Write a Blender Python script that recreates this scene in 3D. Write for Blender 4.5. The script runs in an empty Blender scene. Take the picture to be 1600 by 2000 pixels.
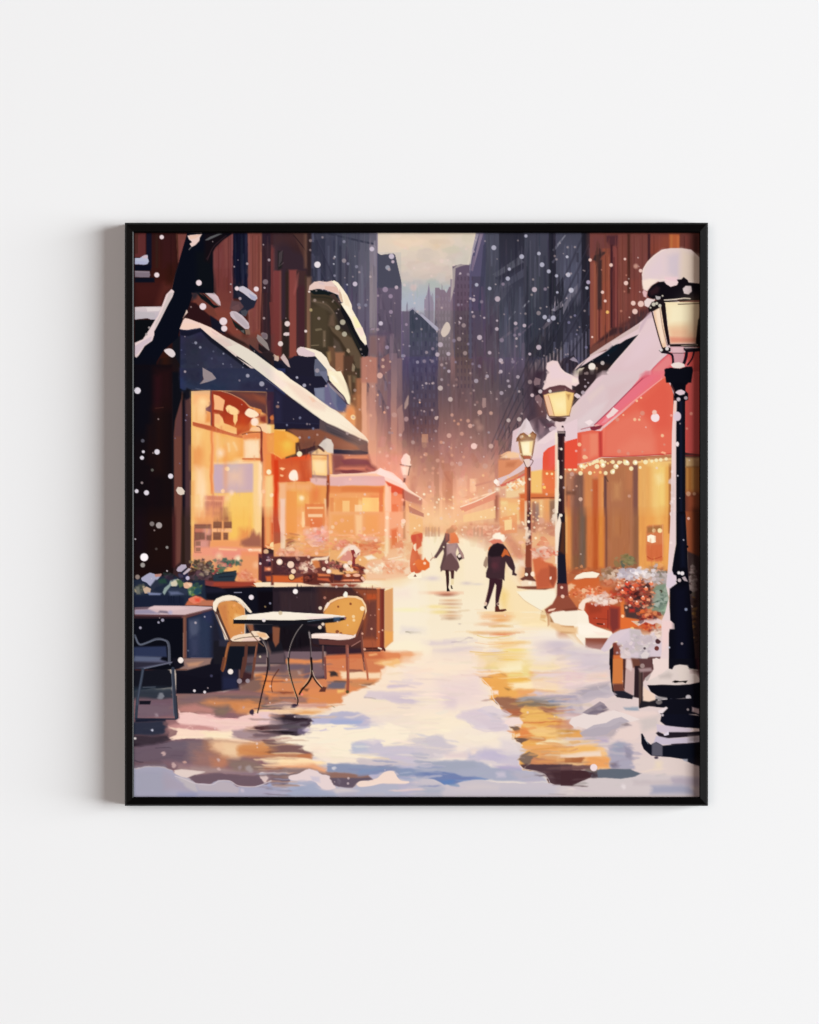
import bpy, math
import numpy as np

sc = bpy.context.scene
U = 0.0005                                   # metres per picture unit (the frame is about 57 cm wide)
CAMD = 2.6

# ---------------------------------------------------------------- camera, light, exposure
cam_d = bpy.data.cameras.new('camera'); cam = bpy.data.objects.new('camera', cam_d); sc.collection.objects.link(cam)
cam.location = (0, -CAMD, 0); cam.rotation_euler = (math.radians(90), 0, 0)
cam_d.sensor_fit = 'VERTICAL'; cam_d.sensor_height = 24; cam_d.lens = 24 * CAMD / (2000 * U); cam_d.clip_end = 60; cam_d.clip_start = .05
sc.camera = cam

w = bpy.data.worlds.new('World'); sc.world = w; w.use_nodes = True
bg = w.node_tree.nodes['Background']; bg.inputs[0].default_value = (1.0, .87, .82, 1); bg.inputs[1].default_value = 0.10

def area(name, loc, target, sx, sy, power, col):
    d = bpy.data.lights.new(name, 'AREA'); d.shape = 'RECTANGLE'; d.size = sx; d.size_y = sy; d.energy = power; d.color = col
    o = bpy.data.objects.new(name, d); sc.collection.objects.link(o); o.location = loc
    from mathutils import Vector
    o.rotation_euler = (Vector(target) - Vector(loc)).to_track_quat('-Z', 'Y').to_euler()
    return o
area('key_light', (22.8, -11.7, .7), (.1, 0, 0), 18.5, 11.3, 11850, (.945, .996, 1.022))     # big soft key lamp, far to the right, sized to the frame's shadow
area('fill_light', (-2.2, -9.5, .5), (0, 0, 0), 5.0, 5.0, 250, (1, .875, .83))        # dim fill added behind the viewer, stands in for ambient light
vs = sc.view_settings; vs.view_transform = 'Standard'; vs.look = 'None'; vs.exposure = 0; vs.gamma = 1; vs.use_curve_mapping = False

# ---------------------------------------------------------------- helpers
def material(name, col, rough, spec=.5, build=None):
    m = bpy.data.materials.new(name); m.use_nodes = True; nt = m.node_tree; b = nt.nodes['Principled BSDF']
    b.inputs['Base Color'].default_value = (*col, 1); b.inputs['Roughness'].default_value = rough; b.inputs['Specular IOR Level'].default_value = spec
    if build: build(nt, b)
    return m

def mesh_obj(name, verts, faces, mat, parent=None, bevel=0):
    me = bpy.data.meshes.new(name); me.from_pydata(verts, [], faces); me.update(); me.materials.append(mat)
    o = bpy.data.objects.new(name, me); sc.collection.objects.link(o); o.parent = parent
    if bevel:
        md = o.modifiers.new('bevel', 'BEVEL'); md.width = bevel; md.segments = 2; md.limit_method = 'ANGLE'; md.angle_limit = math.radians(25)
    return o

def lin(c):
    c = np.asarray(c, np.float32) / 255.0
    return np.where(c <= .04045, c / 12.92, ((c + .055) / 1.055) ** 2.4)

def X(px, depth=0.0): return (px - 800) * U * (1 - depth / CAMD)
def Z(py, depth=0.0): return (1000 - py) * U * (1 - depth / CAMD)

# ---------------------------------------------------------------- the wall
def wall_nodes(nt, b):
    n = nt.nodes.new('ShaderNodeTexNoise'); n.inputs['Scale'].default_value = 420; n.inputs['Detail'].default_value = 5
    g = nt.nodes.new('ShaderNodeTexCoord'); nt.links.new(g.outputs['Object'], n.inputs['Vector'])
    bp = nt.nodes.new('ShaderNodeBump'); bp.inputs['Strength'].default_value = .04; bp.inputs['Distance'].default_value = .0004
    nt.links.new(n.outputs['Fac'], bp.inputs['Height']); nt.links.new(bp.outputs['Normal'], b.inputs['Normal'])
m_wall = material('white_paint', (.86, .86, .86), .9, .2, wall_nodes)
wall = mesh_obj('wall', [(-3, 0, -2.2), (3, 0, -2.2), (3, 0, 2.2), (-3, 0, 2.2), (-3, .1, -2.2), (3, .1, -2.2), (3, .1, 2.2), (-3, .1, 2.2)],
                [(0, 1, 2, 3), (5, 4, 7, 6), (0, 4, 5, 1), (1, 5, 6, 2), (2, 6, 7, 3), (3, 7, 4, 0)], m_wall)
wall['kind'] = 'structure'

# ---------------------------------------------------------------- the frame
art = bpy.data.objects.new('framed_picture', None); sc.collection.objects.link(art); art.location = (X(814), 0, Z(1004))
art['label'] = 'square painting of a snowy evening street in a thin black frame'
art['category'] = 'framed picture'
BX, BZ = X(814), Z(1004)

def satin(nt, b):
    n = nt.nodes.new('ShaderNodeTexNoise'); n.inputs['Scale'].default_value = 60; n.inputs['Detail'].default_value = 6; n.inputs['Roughness'].default_value = .65
    g = nt.nodes.new('ShaderNodeTexCoord'); nt.links.new(g.outputs['Object'], n.inputs['Vector'])
    r = nt.nodes.new('ShaderNodeMapRange'); r.inputs['To Min'].default_value = .28; r.inputs['To Max'].default_value = .36
    nt.links.new(n.outputs['Fac'], r.inputs['Value']); nt.links.new(r.outputs['Result'], b.inputs['Roughness'])
m_frame = material('black_satin_lacquer', (.0012, .0009, .001), .32, .13, satin)

DF = .026        # front edge of the moulding from the wall
DP = .0205       # face of the print from the wall
# corners of the outline, of the crest and of the sight edge, in picture units
OUT = [(244, 1574), (1383, 1574), (1383, 435), (244, 435)]
def ring(x0, y0, x1, y1, d): return [(X(x0, d), -d, Z(y1, d)), (X(x1, d), -d, Z(y1, d)), (X(x1, d), -d, Z(y0, d)), (X(x0, d), -d, Z(y0, d))]
prof = [ring(246.5, 437.5, 1380.5, 1571.5, .0015), ring(244, 435, 1383, 1574, DF - .0035), ring(247, 438, 1380, 1571, DF - .0014), ring(259, 451.5, 1368, 1558.5, DF), ring(261.3, 454.4, 1366.4, 1556.6, DF - .0008),
        ring(262.0, 455.4, 1366.0, 1556.4, DP + .0002), ring(262.4, 455.4, 1366, 1556.4, .004)]
for k in range(4):
    a, b_ = k, (k + 1) % 4
    v = [(p[j][0] - BX, p[j][1], p[j][2] - BZ) for p in prof for j in (a, b_)]
    n = len(prof)
    f = [(2 * i, 2 * i + 1, 2 * ((i + 1) % n) + 1, 2 * ((i + 1) % n)) for i in range(n)]
    f += [tuple(2 * i for i in range(n))[::-1], tuple(2 * i + 1 for i in range(n))]
    mesh_obj('frame_rail', v, f, m_frame, art)
back = mesh_obj('backing_board', [(X(x) - BX, -d, Z(y) - BZ) for d in (.006, .017) for x, y in ((268, 1549), (1360, 1549), (1360, 462), (268, 462))],
                [(0, 1, 2, 3), (7, 6, 5, 4), (0, 4, 5, 1), (1, 5, 6, 2), (2, 6, 7, 3), (3, 7, 4, 0)], material('grey_board', (.3, .27, .24), .9), art)
# ---------------------------------------------------------------- painter
# The print in the frame is a flat picture. It is painted here stroke by stroke in its own
# flat coordinates (x right, y down) and ends as pigment colours on the print's fine mesh.
PX0, PY0, PX1, PY1 = 260, 454, 1370, 1560          # extent of the paper
PS = 0.8                                           # paint cells per unit
PW, PH = int((PX1 - PX0) * PS), int((PY1 - PY0) * PS)
IMG = np.zeros((PH, PW, 3), np.float32) + np.array([56, 36, 38], np.float32)
TR = [0.0, 0.0, 1.0]

def T(c=None, r=None):
    if c is None: TR[:] = [0.0, 0.0, 1.0]
    else: TR[:] = [260 + 280 * c, 450 + 280 * r, 280 / 1600.0]

def H(h):
    h = h.lstrip('#')
    if len(h) == 3: h = ''.join(k + k for k in h)
    return np.array([int(h[i:i + 2], 16) for i in (0, 2, 4)], np.float32)

def pts_of(s):
    a = np.array([float(v) for v in s.replace(',', ' ').split()] if isinstance(s, str) else s, np.float64).reshape(-1, 2)
    if TR[2] < 1 and len(a) > 1:                       # let strokes run over the borders of the working squares
        a = np.where(a == 0, -26 + 0 * a, a); a = np.where(a == 1600, 1626 + 0 * a, a)
    a = a * TR[2] + np.array([TR[0], TR[1]])
    return (a - np.array([PX0, PY0])) * PS

def catmull(a, k=5, closed=True):
    n = len(a); out = []
    rng = range(n) if closed else range(n - 1)
    for i in rng:
        if closed: p0, p1, p2, p3 = a[i - 1], a[i], a[(i + 1) % n], a[(i + 2) % n]
        else: p0, p1, p2, p3 = a[max(i - 1, 0)], a[i], a[i + 1], a[min(i + 2, n - 1)]
        for j in range(k):
            t = j / k
            out.append(0.5 * (2 * p1 + (p2 - p0) * t + (2 * p0 - 5 * p1 + 4 * p2 - p3) * t * t + (3 * p1 - p0 - 3 * p2 + p3) * t ** 3))
    if not closed: out.append(a[-1])
    return np.array(out)

def window(a, pad):
    x0 = max(int(a[:, 0].min() - pad), 0); x1 = min(int(a[:, 0].max() + pad) + 2, PW)
    y0 = max(int(a[:, 1].min() - pad), 0); y1 = min(int(a[:, 1].max() + pad) + 2, PH)
    if x1 <= x0 or y1 <= y0: return None
    return x0, y0, x1, y1

def cover_poly(a, s):
    w = window(a, s + 1)
    if w is None: return None, None
    x0, y0, x1, y1 = w
    X = (np.arange(x0, x1, dtype=np.float32) + .5)[None, :]; Y = (np.arange(y0, y1, dtype=np.float32) + .5)[:, None]
    d2 = np.full((y1 - y0, x1 - x0), 1e9, np.float32); ins = np.zeros(d2.shape, bool)
    n = len(a)
    for i in range(n):
        ax, ay = a[i]; bx, by = a[(i + 1) % n]
        ex, ey = bx - ax, by - ay; L2 = ex * ex + ey * ey
        if L2 < 1e-9: continue
        px, py = X - ax, Y - ay
        t = np.clip((px * ex + py * ey) / L2, 0, 1)
        np.minimum(d2, (px - t * ex) ** 2 + (py - t * ey) ** 2, out=d2)
        if ay != by:
            c = (ay <= Y) != (by <= Y)
            ins ^= c & (X < ax + (Y - ay) / (by - ay) * ex)
    d = np.sqrt(d2); d = np.where(ins, d, -d)
    return w, np.clip(0.5 + d / s, 0, 1)

def blend(w, m, col, a=1.0, c2=None, ax='v'):
    x0, y0, x1, y1 = w
    reg = IMG[y0:y1, x0:x1]
    if c2 is not None:
        if ax == 'v': t = np.linspace(0, 1, y1 - y0, dtype=np.float32)[:, None, None]
        elif ax == 'h': t = np.linspace(0, 1, x1 - x0, dtype=np.float32)[None, :, None]
        else:
            t = (np.linspace(0, .5, y1 - y0, dtype=np.float32)[:, None] + np.linspace(0, .5, x1 - x0, dtype=np.float32)[None, :])[..., None]
        col = col * (1 - t) + c2 * t
    m = (m * a)[..., None]
    reg += (col - reg) * m

def P(p, c, s=1.0, sm=0, a=1.0, c2=None, ax='v'):
    q = pts_of(p)
    if sm: q = catmull(q)
    w, m = cover_poly(q, max(s * PS, .8))
    if w: blend(w, m, H(c), a, None if c2 is None else H(c2), ax)

def R(x0, y0, x1, y1, c, s=1.0, a=1.0, c2=None, ax='v'):
    P([x0, y0, x1, y0, x1, y1, x0, y1], c, s, 0, a, c2, ax)

def L(p, w, c, w2=None, sm=1, a=1.0, s=1.0):
    q = pts_of(p)
    if sm and len(q) > 2: q = catmull(q, 6, False)
    k = TR[2] * PS; w1 = w * k / 2; w2 = w1 if w2 is None else w2 * k / 2
    wd = window(q, max(w1, w2) + s + 1)
    if wd is None: return
    x0, y0, x1, y1 = wd
    X = (np.arange(x0, x1, dtype=np.float32) + .5)[None, :]; Y = (np.arange(y0, y1, dtype=np.float32) + .5)[:, None]
    m = np.zeros((y1 - y0, x1 - x0), np.float32); n = len(q) - 1
    for i in range(n):
        ax_, ay = q[i]; bx, by = q[i + 1]; ex, ey = bx - ax_, by - ay; L2 = ex * ex + ey * ey + 1e-9
        px, py = X - ax_, Y - ay; t = np.clip((px * ex + py * ey) / L2, 0, 1)
        d = np.sqrt((px - t * ex) ** 2 + (py - t * ey) ** 2)
        rad = w1 + (w2 - w1) * (i + t) / n
        cov = np.clip(rad - d + .5, 0, 1) if s <= 1 else np.clip(.5 + (rad - d) / (s * PS), 0, 1)
        cov = cov * np.clip(rad * 2, 0, 1)
        np.maximum(m, cov, out=m)
    blend(wd, m, H(c), a)

def D(x, y, r, c, a=1.0, s=1.0, ry=None):
    ry = r if ry is None else ry
    q = pts_of([x, y])[0]; k = TR[2] * PS; rx = r * k; ry = ry * k
    wd = window(np.array([[q[0] - rx, q[1] - ry], [q[0] + rx, q[1] + ry]]), s + 1)
    if wd is None: return
    x0, y0, x1, y1 = wd
    X = (np.arange(x0, x1) + .5 - q[0])[None, :] / rx; Y = (np.arange(y0, y1) + .5 - q[1])[:, None] / ry
    d = (1 - np.sqrt(X * X + Y * Y)) * min(rx, ry)
    m = np.clip(.5 + d / max(s * PS, 1), 0, 1).astype(np.float32) * min(1.0, rx * 2)
    blend(wd, m, H(c), a)

def G(x, y, rx, ry, c, a):
    "soft patch of thinned pigment"
    q = pts_of([x, y])[0]; k = TR[2] * PS; rx *= k; ry *= k
    wd = window(np.array([[q[0] - rx * 2.4, q[1] - ry * 2.4], [q[0] + rx * 2.4, q[1] + ry * 2.4]]), 1)
    if wd is None: return
    x0, y0, x1, y1 = wd
    X = (np.arange(x0, x1) - q[0])[None, :] / rx; Y = (np.arange(y0, y1) - q[1])[:, None] / ry
    e = np.exp(-(X * X + Y * Y)) - .003
    blend(wd, np.clip(e, 0, 1).astype(np.float32), H(c), a)

def C(x0, x1, stops, a=1.0, s=1.5):
    "vertical band whose colour runs through the stops y:colour"
    st = [v.split(':') for v in stops.split()]
    ys = [float(v[0]) for v in st]; cs = np.array([H(v[1]) for v in st])
    q = pts_of([x0, ys[0], x1, ys[0], x1, ys[-1], x0, ys[-1]])
    w, m = cover_poly(q, max(s * PS, .8))
    if not w: return
    yy = (np.arange(w[1], w[3]) + .5) / PS + PY0; yy = (yy - TR[1]) / TR[2]
    g = np.stack([np.interp(yy, ys, cs[:, k]) for k in range(3)], -1).astype(np.float32)[:, None, :]
    blend(w, m, g, a)

def SM(x0, y0, x1, y1, n, w, l, ang, amp, seed, a=.8, ja=.1, s=1.0, dx=0, hue=3):
    "brush strokes that pick the colour already there and shift it a little"
    rs = np.random.RandomState(seed); sv = list(TR); 
    for i in range(n):
        x = rs.uniform(x0, x1); y = rs.uniform(y0, y1); an = ang + rs.uniform(-ja, ja)
        ll = l * rs.uniform(.4, 1.3); ww = w * rs.uniform(.4, 1.4)
        q = pts_of([x, y])[0]; xi = int(np.clip(q[0] + rs.uniform(-dx, dx), 0, PW - 1)); yi = int(np.clip(q[1] + rs.uniform(-dx, dx), 0, PH - 1))
        c = IMG[yi, xi] + rs.uniform(-amp, amp) + rs.uniform(-hue, hue, 3)
        c = np.clip(c, 0, 255); h = '%02x%02x%02x' % tuple(int(v) for v in c)
        ca, sa = math.cos(an) * ll / 2, math.sin(an) * ll / 2
        na, nb = -math.sin(an) * ww / 2, math.cos(an) * ww / 2
        k = rs.uniform(.5, 1)
        P([x - ca, y - sa, x - ca * .6 + na, y - sa * .6 + nb, x + ca * k + na * .7, y + sa * k + nb * .7, x + ca, y + sa,
           x + ca * .7 - na, y + sa * .7 - nb, x - ca * .8 - na * .8, y - sa * .8 - nb * .8], h, s, 0, a)

def CL(x, y, rx, ry, pal, n, size, seed, a=.95, asp=.7):
    "clump of leaf or petal sized dabs in a few uneven tufts"
    rs = np.random.RandomState(seed); pal = pal.split()
    m = sum(H(p) for p in pal) / len(pal); mh = '%02x%02x%02x' % tuple(int(v) for v in m * .92)
    tf = [(x + rs.uniform(-.6, .6) * rx, y + rs.uniform(-.5, .6) * ry, rs.uniform(.35, .75), pal[rs.randint(len(pal))]) for _ in range(6)]
    for tx, ty, k, c in tf: G(tx, ty, rx * k * .7, ry * k * .7, mh, .6)
    for i in range(int(n * .75)):
        tx, ty, k, tc = tf[rs.randint(6)]
        cx = tx + rs.normal() * k * rx * .62; cy = ty + rs.normal() * k * ry * .62
        z = size * min(2.4, .95 * math.exp(rs.normal() * .45)); an = rs.uniform(-.6, .6)
        q = rs.randint(5, 8); p = []
        for j in range(q):
            b = 6.283 * j / q + rs.uniform(-.35, .35); rr = z * rs.uniform(.55, 1.15)
            ux, uy = math.cos(b) * rr, math.sin(b) * rr * asp * rs.uniform(.7, 1.2)
            p += [cx + ux * math.cos(an) - uy * math.sin(an), cy + ux * math.sin(an) + uy * math.cos(an)]
        c = tc if rs.uniform() < .45 else pal[rs.randint(len(pal))]
        v = np.clip(H(c) + rs.uniform(-12, 12), 0, 255); hc = '%02x%02x%02x' % tuple(int(w) for w in v)
        P(p, hc, 1.0 if rs.uniform() < .6 else 3.0, 0, a * rs.uniform(.6, 1))

def FL(s, c='e6d3d6', a=1.0, soft=1.0):
    "snowflakes: x y r triples"
    v = [float(k) for k in s.split()]
    for i in range(0, len(v), 3): D(v[i], v[i + 1], v[i + 2], c, a, soft)

def noise2(h, w, sy, sx, rs):
    gy, gx = int(h / sy) + 3, int(w / sx) + 3
    g = rs.uniform(-1, 1, (gy, gx)).astype(np.float32)
    y = np.arange(h) / sy; x = np.arange(w) / sx
    yi, xi = y.astype(int), x.astype(int); fy, fx = y - yi, x - xi
    fy = (fy * fy * (3 - 2 * fy))[:, None]; fx = (fx * fx * (3 - 2 * fx))[None, :]
    a = g[yi][:, xi]; b = g[yi][:, xi + 1]; c = g[yi + 1][:, xi]; d = g[yi + 1][:, xi + 1]
    return (a * (1 - fx) + b * fx) * (1 - fy) + (c * (1 - fx) + d * fx) * fy

def px(x0, y0, x1, y1):
    return max(int((x0 - PX0) * PS), 0), max(int((y0 - PY0) * PS), 0), min(int((x1 - PX0) * PS), PW), min(int((y1 - PY0) * PS), PH)

def WARP(x0, y0, x1, y1, ax, ay, sx, sy, seed):
    "drag the wet paint about a little"
    x0, y0, x1, y1 = px(x0, y0, x1, y1); rs = np.random.RandomState(seed); h, w = y1 - y0, x1 - x0
    e = np.minimum(np.minimum(np.arange(h)[:, None], np.arange(h)[::-1, None]) / 12.0, np.minimum(np.arange(w)[None, :], np.arange(w)[None, ::-1]) / 12.0).clip(0, 1)
    dx = (noise2(h, w, sy, sx, rs) + .5 * noise2(h, w, sy / 2.3, sx / 2.3, rs)) * ax * PS * e
    dy = (noise2(h, w, sy, sx, rs) + .5 * noise2(h, w, sy / 2.3, sx / 2.3, rs)) * ay * PS * e
    X = np.clip(np.arange(w)[None, :] + dx, 0, w - 1.01); Y = np.clip(np.arange(h)[:, None] + dy, 0, h - 1.01)
    src = IMG[y0:y1, x0:x1].copy(); xi, yi = X.astype(int), Y.astype(int); fx, fy = (X - xi)[..., None], (Y - yi)[..., None]
    xj, yj = np.minimum(xi + 1, w - 1), np.minimum(yi + 1, h - 1)
    IMG[y0:y1, x0:x1] = (src[yi, xi] * (1 - fx) + src[yi, xj] * fx) * (1 - fy) + (src[yj, xi] * (1 - fx) + src[yj, xj] * fx) * fy

def XF(x, y, x1, y1, w):
    "soften the border between two working squares: vertical border if x == x1, else horizontal"
    k = int(w * PS)
    if x == x1:
        c = int((x - PX0) * PS); a, b = px(x, y, x + 1, y1)[1], px(x, y, x + 1, y1)[3]
        blk = IMG[a:b, c - k:c + k].copy(); o = blk.copy()
        for j in range(2 * k):
            r = k - abs(j - k) - 1
            if r > 0: o[:, j] = blk[:, max(j - r, 0):j + r + 1].mean(1)
        IMG[a:b, c - k:c + k] = o
    else:
        c = int((y - PY0) * PS); a, _, b, _ = px(x, y, x1, y + 1)
        blk = IMG[c - k:c + k, a:b].copy(); o = blk.copy()
        for j in range(2 * k):
            r = k - abs(j - k) - 1
            if r > 0: o[j] = blk[max(j - r, 0):j + r + 1].mean(0)
        IMG[c - k:c + k, a:b] = o

def DS(x0, y0, x1, y1, f, g=1.0, fade=20):
    x0, y0, x1, y1 = px(x0, y0, x1, y1); r = IMG[y0:y1, x0:x1]; h, w = r.shape[:2]
    e = np.minimum(np.minimum(np.arange(h)[:, None], np.arange(h)[::-1, None]), np.minimum(np.arange(w)[None, :], np.arange(w)[None, ::-1]))
    e = (e / (fade * PS)).clip(0, 1)[..., None]
    m = r.mean(2, keepdims=True); n = (m + (r - m) * f) * g; r += (n - r) * e

def TN(x0, y0, x1, y1, rgb, fade=20):
    "thin glaze of one colour over a patch"
    x0, y0, x1, y1 = px(x0, y0, x1, y1); r = IMG[y0:y1, x0:x1]; h, w = r.shape[:2]
    e = np.minimum(np.minimum(np.arange(h)[:, None], np.arange(h)[::-1, None]), np.minimum(np.arange(w)[None, :], np.arange(w)[None, ::-1]))
    e = (e / (fade * PS)).clip(0, 1)[..., None]
    n = np.clip(r * np.array(rgb, np.float32), 0, 255); r += (n - r) * e
# ================================================================ sky and far city
T()
C(720, 960, '450:e0cfba 500:d8c8b8 540:cdbfb4 562:aeb2b4 590:a9b0bc 640:b0a8b4 700:a89aa8', s=1)
G(800, 470, 40, 12, 'ead0b4', .8); G(860, 476, 20, 14, 'dcc0a0', .7); G(900, 500, 25, 30, 'c6c0b4', .8); G(830, 520, 25, 12, 'dcc4b8', .6)
SM(740, 458, 930, 600, 130, 16, 34, .1, 7, 3, a=.55, ja=.4, s=3)
G(808, 560, 6, 6, 'dcc4c0', .8)
# far towers in the gap
P('828 700 829 585 834 575 838 553 841 575 847 590 848 700', '958b9c', c2='8a7a8c'); P('836 700 836 570 838 553 840 600 841 700', '84788c')
P('848 700 850 562 858 562 860 566 868 566 872 572 878 560 880 560 880 700', '857482', c2='7c6a70')
P('790 608 800 604 806 600 812 606 830 612 830 640 790 640', '9c98a8')
C(603, 637, '454:33344a 540:35364c 640:3c3a52 760:4a4250 1000:b08070')
C(636, 669, '454:40415a 560:3f3e54 600:4a4662 700:6a5660 1000:b08070')
C(668, 701, '454:4e4f64 560:4c4a60 620:5c526c 700:66566a 720:7a5f66 800:c08c78 1000:e0a07a')
C(700, 723, '454:5b5a6e 560:625c72 640:655874 690:6a5568 720:8a6a68 760:a87c70 820:d09680 880:dca084 1000:e2a783')
C(722, 738, '454:7f7488 520:857888 600:8a7a84 640:7f6f7c 700:8c6a6e 740:a5786f 800:b78476 900:dba286 1000:e8b08a')
P('737 1000 737 494 744 498 768 495 772 498 784 550 784 1000', '6a5a6c')
C(737, 784, '552:4c4c62 560:504e66 564:655670 640:5f5068 700:6b5665 730:84676a 800:9a7470 880:c89080 950:dca183 1000:e4ac88')
P('737 562 737 494 744 498 768 495 772 498 784 550 784 562', '4a4a60')
C(784, 800, '608:6f6078 680:5f5370 730:54496a 800:6a5563 900:a97c74 1000:d8a080')
P('800 1010 800 608 806 604 815 612 856 642 856 1010', '4d4565')
C(800, 856, '640:44475c 660:474a60 700:4a4562 730:4b4464 800:50475f 830:5e4a55 880:7d5c5c 920:96705f 980:c08a72 1010:dfae88')
P('800 640 800 608 806 604 815 612 856 642 856 652', '40445a')
C(856, 881, '640:8b7a88 660:7e6e74 720:6a575c 760:6e5862 800:8a6a68 850:97726e 900:a87b72 960:cfa08a 1010:e9b48c')
C(880, 893, '545:7d6c80 650:7d666e 720:8a6464 800:8a6a68 860:a07670 940:c89880 1010:eeba8e')
P('886 700 884 520 900 516 922 518 930 520 930 700', '625366')
C(889, 926, '530:625366 620:5e4a58 700:5f4a4a 760:7c5e62 820:8d6c66 900:a87c76 960:dba88c 1010:f0c090')
P('915 700 917 516 922 495 930 454 960 454 960 700', '56506a')
C(922, 947, '540:4a4558 620:524560 700:5a4858 780:77605f 850:95716a 900:a87e74 1010:ecb890')
C(946, 976, '454:4c4d62 560:454558 640:524458 700:5c4c5c 760:6d5a60 820:8a6665 880:9d7370 950:c99682 1010:ecb890')
C(975, 1025, '454:2e2d3d 530:36354a 600:45465a 660:4b4a60 720:60546a 760:62565f 820:7a5c60 880:9c6c66 930:b07a6a 1010:d89874')
C(1024, 1073, '454:444358 560:3e3f50 640:34374a 700:3a394a 720:55494f 780:5d4c5c 830:7a5660 880:a8746a 1010:d08868')
C(1072, 1087, '454:262534 600:2a2938 640:2f2e3d 720:33303c 800:4a3e48')
C(1086, 1101, '454:45455c 560:4c4c60 620:33333f 720:3c3844 800:4a3e48')
C(1100, 1137, '454:45455a 540:50506a 580:4a4a60 600:2f2f40 640:3c3b50 700:46435a 760:40343c')
C(1136, 1153, '454:201d2a 600:2a2838 700:26222e 760:332830')
# shape strokes of the blocks
P('930 456 936 456 921 505 917 540 919 500', 'a79ca8', a=.8); P('937 456 944 456 926 520 922 530 930 490', '85768a'); P('924 500 929 500 924 530 920 528', '77687e')
P('882 546 884 525 894 517 912 516 917 500 924 486 920 515 900 520 890 524 888 560 880 590', 'd8cdbc', a=.55, s=2)
P('944 480 950 470 948 530 938 620 934 600', '3e3e52', a=.8)
P('962 536 1016 500 1020 508 1024 512 972 542', '575768', a=.9); P('966 543 1020 514 1024 520 975 548', '2f2f3f', a=.6)
P('970 560 1024 524 1024 540 980 566 962 590', '505066', a=.7)
P('958 620 975 560 995 548 1000 560 972 600', '565468', a=.5)
L('1022 600 1033 588', 3, '8d8b9b'); L('994 624 1006 609', 2.6, '7e7c8e'); L('1010 660 1040 632', 3, '6d5c74', a=.7)
L('977 664 1010 640', 5, '7d6a7c', a=.7); L('1000 720 1012 706', 2, '857680')
P('975 790 1008 760 1008 768 980 790', '86706f', a=.7); L('988 846 1000 838', 3, 'c0968c', a=.7)
for x, y0, y1, c, w in [(1044,500,600,'5c5c74',3),(1035,470,560,'565468',2),(1052,480,540,'58566e',3),(1062,500,640,'34344a',4),(1028,520,700,'2b2b3c',4),(985,600,700,'52526a',5),(998,580,650,'383a4c',6),(1014,560,700,'50526a',4),
                        (952,560,620,'5a5a70',3),(958,480,520,'5c5c72',4),(965,640,740,'5f5464',5),(940,560,680,'5d4c62',3),(1004,640,760,'6a5c74',4),(1020,670,760,'6e5f78',5)]:
    R(x, y0, x + w, y1, c, 2, .7)
P('1072 620 1086 560 1100 540 1100 680 1060 700 1040 690', '2c2c3b'); P('1028 680 1100 600 1100 640 1060 668 1034 700', '2f3040')
L('1082 488 1104 460', 5, '7e7d8f', 2); L('1080 512 1100 488', 4, '4b4b60', 1)
P('1100 615 1100 596 1128 555 1128 570 1112 590', '6c6678'); L('1101 588 1125 560', 3, '75708a', a=.7)
for x in (1104, 1110, 1117, 1126): L([x, 480, x, 540], 2, '60607a', sm=0, a=.6)
for i, x in enumerate(range(1038, 1150, 7)):
    y = 712 - (x - 1038) * .62; R(x, y, x + 3.2, y + 60 + (i % 3) * 8, '9a8688' if x < 1100 else '615c74', 1.5, .85)
    R(x + 3.6, y + 6, x + 5.4, y + 56, '3a2e36' if x < 1100 else '2f2c3c', 1.2, .8)
P('1030 700 1066 640 1066 664 1040 700', '3b3642', a=.9)
P('1076 606 1100 590 1100 598 1084 608', 'a99aa8'); L('1082 606 1100 588', 3, '9c90a0'); L('1084 580 1084 606', 3, '8f8090')
P('1058 640 1078 618 1094 612 1082 626 1062 644', '8d7888', a=.5)
P('1093 711 1100 700 1122 694 1130 712 1120 728 1104 738 1088 735', '2b2028', a=.7)
# left part columns and strokes
P('608 470 616 456 735 456 735 480 700 470 660 462', '4a4a5e', a=.5); L('640 456 700 470 728 476', 4, '33344a', a=.8)
for x, y0, y1, c, w in [(612,500,540,'4a4b64',4),(618,500,548,'3f4058',5),(640,480,545,'50516a',4),(648,500,560,'3c3d54',4),(655,460,560,'58586e',4),(663,480,600,'343348',4),(676,500,590,'3c3b50',4),
                        (684,560,640,'5c4c6e',5),(692,470,560,'56566c',4),(705,520,600,'6c6880',4),(712,560,660,'5a4c66',3),(722,530,640,'95838c',6),(730,470,520,'8f8498',4),(728,640,700,'8c7070',4)]:
    R(x, y0, x + w, y1, c, 2, .75)
R(674, 555, 679, 590, '4a4a8c', 3, .4)
SM(740, 565, 1060, 760, 240, 4, 34, 1.57, 9, 5, a=.55, ja=.03)
SM(690, 700, 1060, 900, 360, 6, 40, 1.57, 12, 6, a=.5, ja=.03)
SM(605, 460, 735, 640, 120, 4, 40, 1.57, 7, 7, a=.5, ja=.02)
SM(946, 458, 1150, 620, 160, 3, 40, 1.57, 7, 8, a=.5, ja=.02)
DS(600, 420, 738, 700, .72, .96, 1); DS(738, 492, 785, 700, .72, .96, 1); DS(785, 604, 948, 700, .72, .96, 4); DS(948, 420, 1155, 700, .72, .96, 1); DS(740, 690, 1155, 900, .8, .9, 60)
G(895, 780, 80, 60, '664f55', .5); G(805, 850, 36, 60, '503c48', .6); G(830, 900, 50, 40, '80605c', .5); G(1030, 760, 60, 60, '4a3e4c', .5); G(1010, 840, 40, 40, '70545a', .5); G(750, 780, 30, 60, '7c6266', .5)
SM(740, 600, 1100, 880, 300, 2.6, 46, 1.57, 16, 51, a=.5, ja=.02); SM(610, 460, 735, 640, 90, 2.6, 50, 1.57, 16, 52, a=.5, ja=.02); SM(950, 460, 1150, 700, 200, 2.6, 60, 1.57, 15, 53, a=.5, ja=.02)
rs_ = np.random.RandomState(12)
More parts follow.
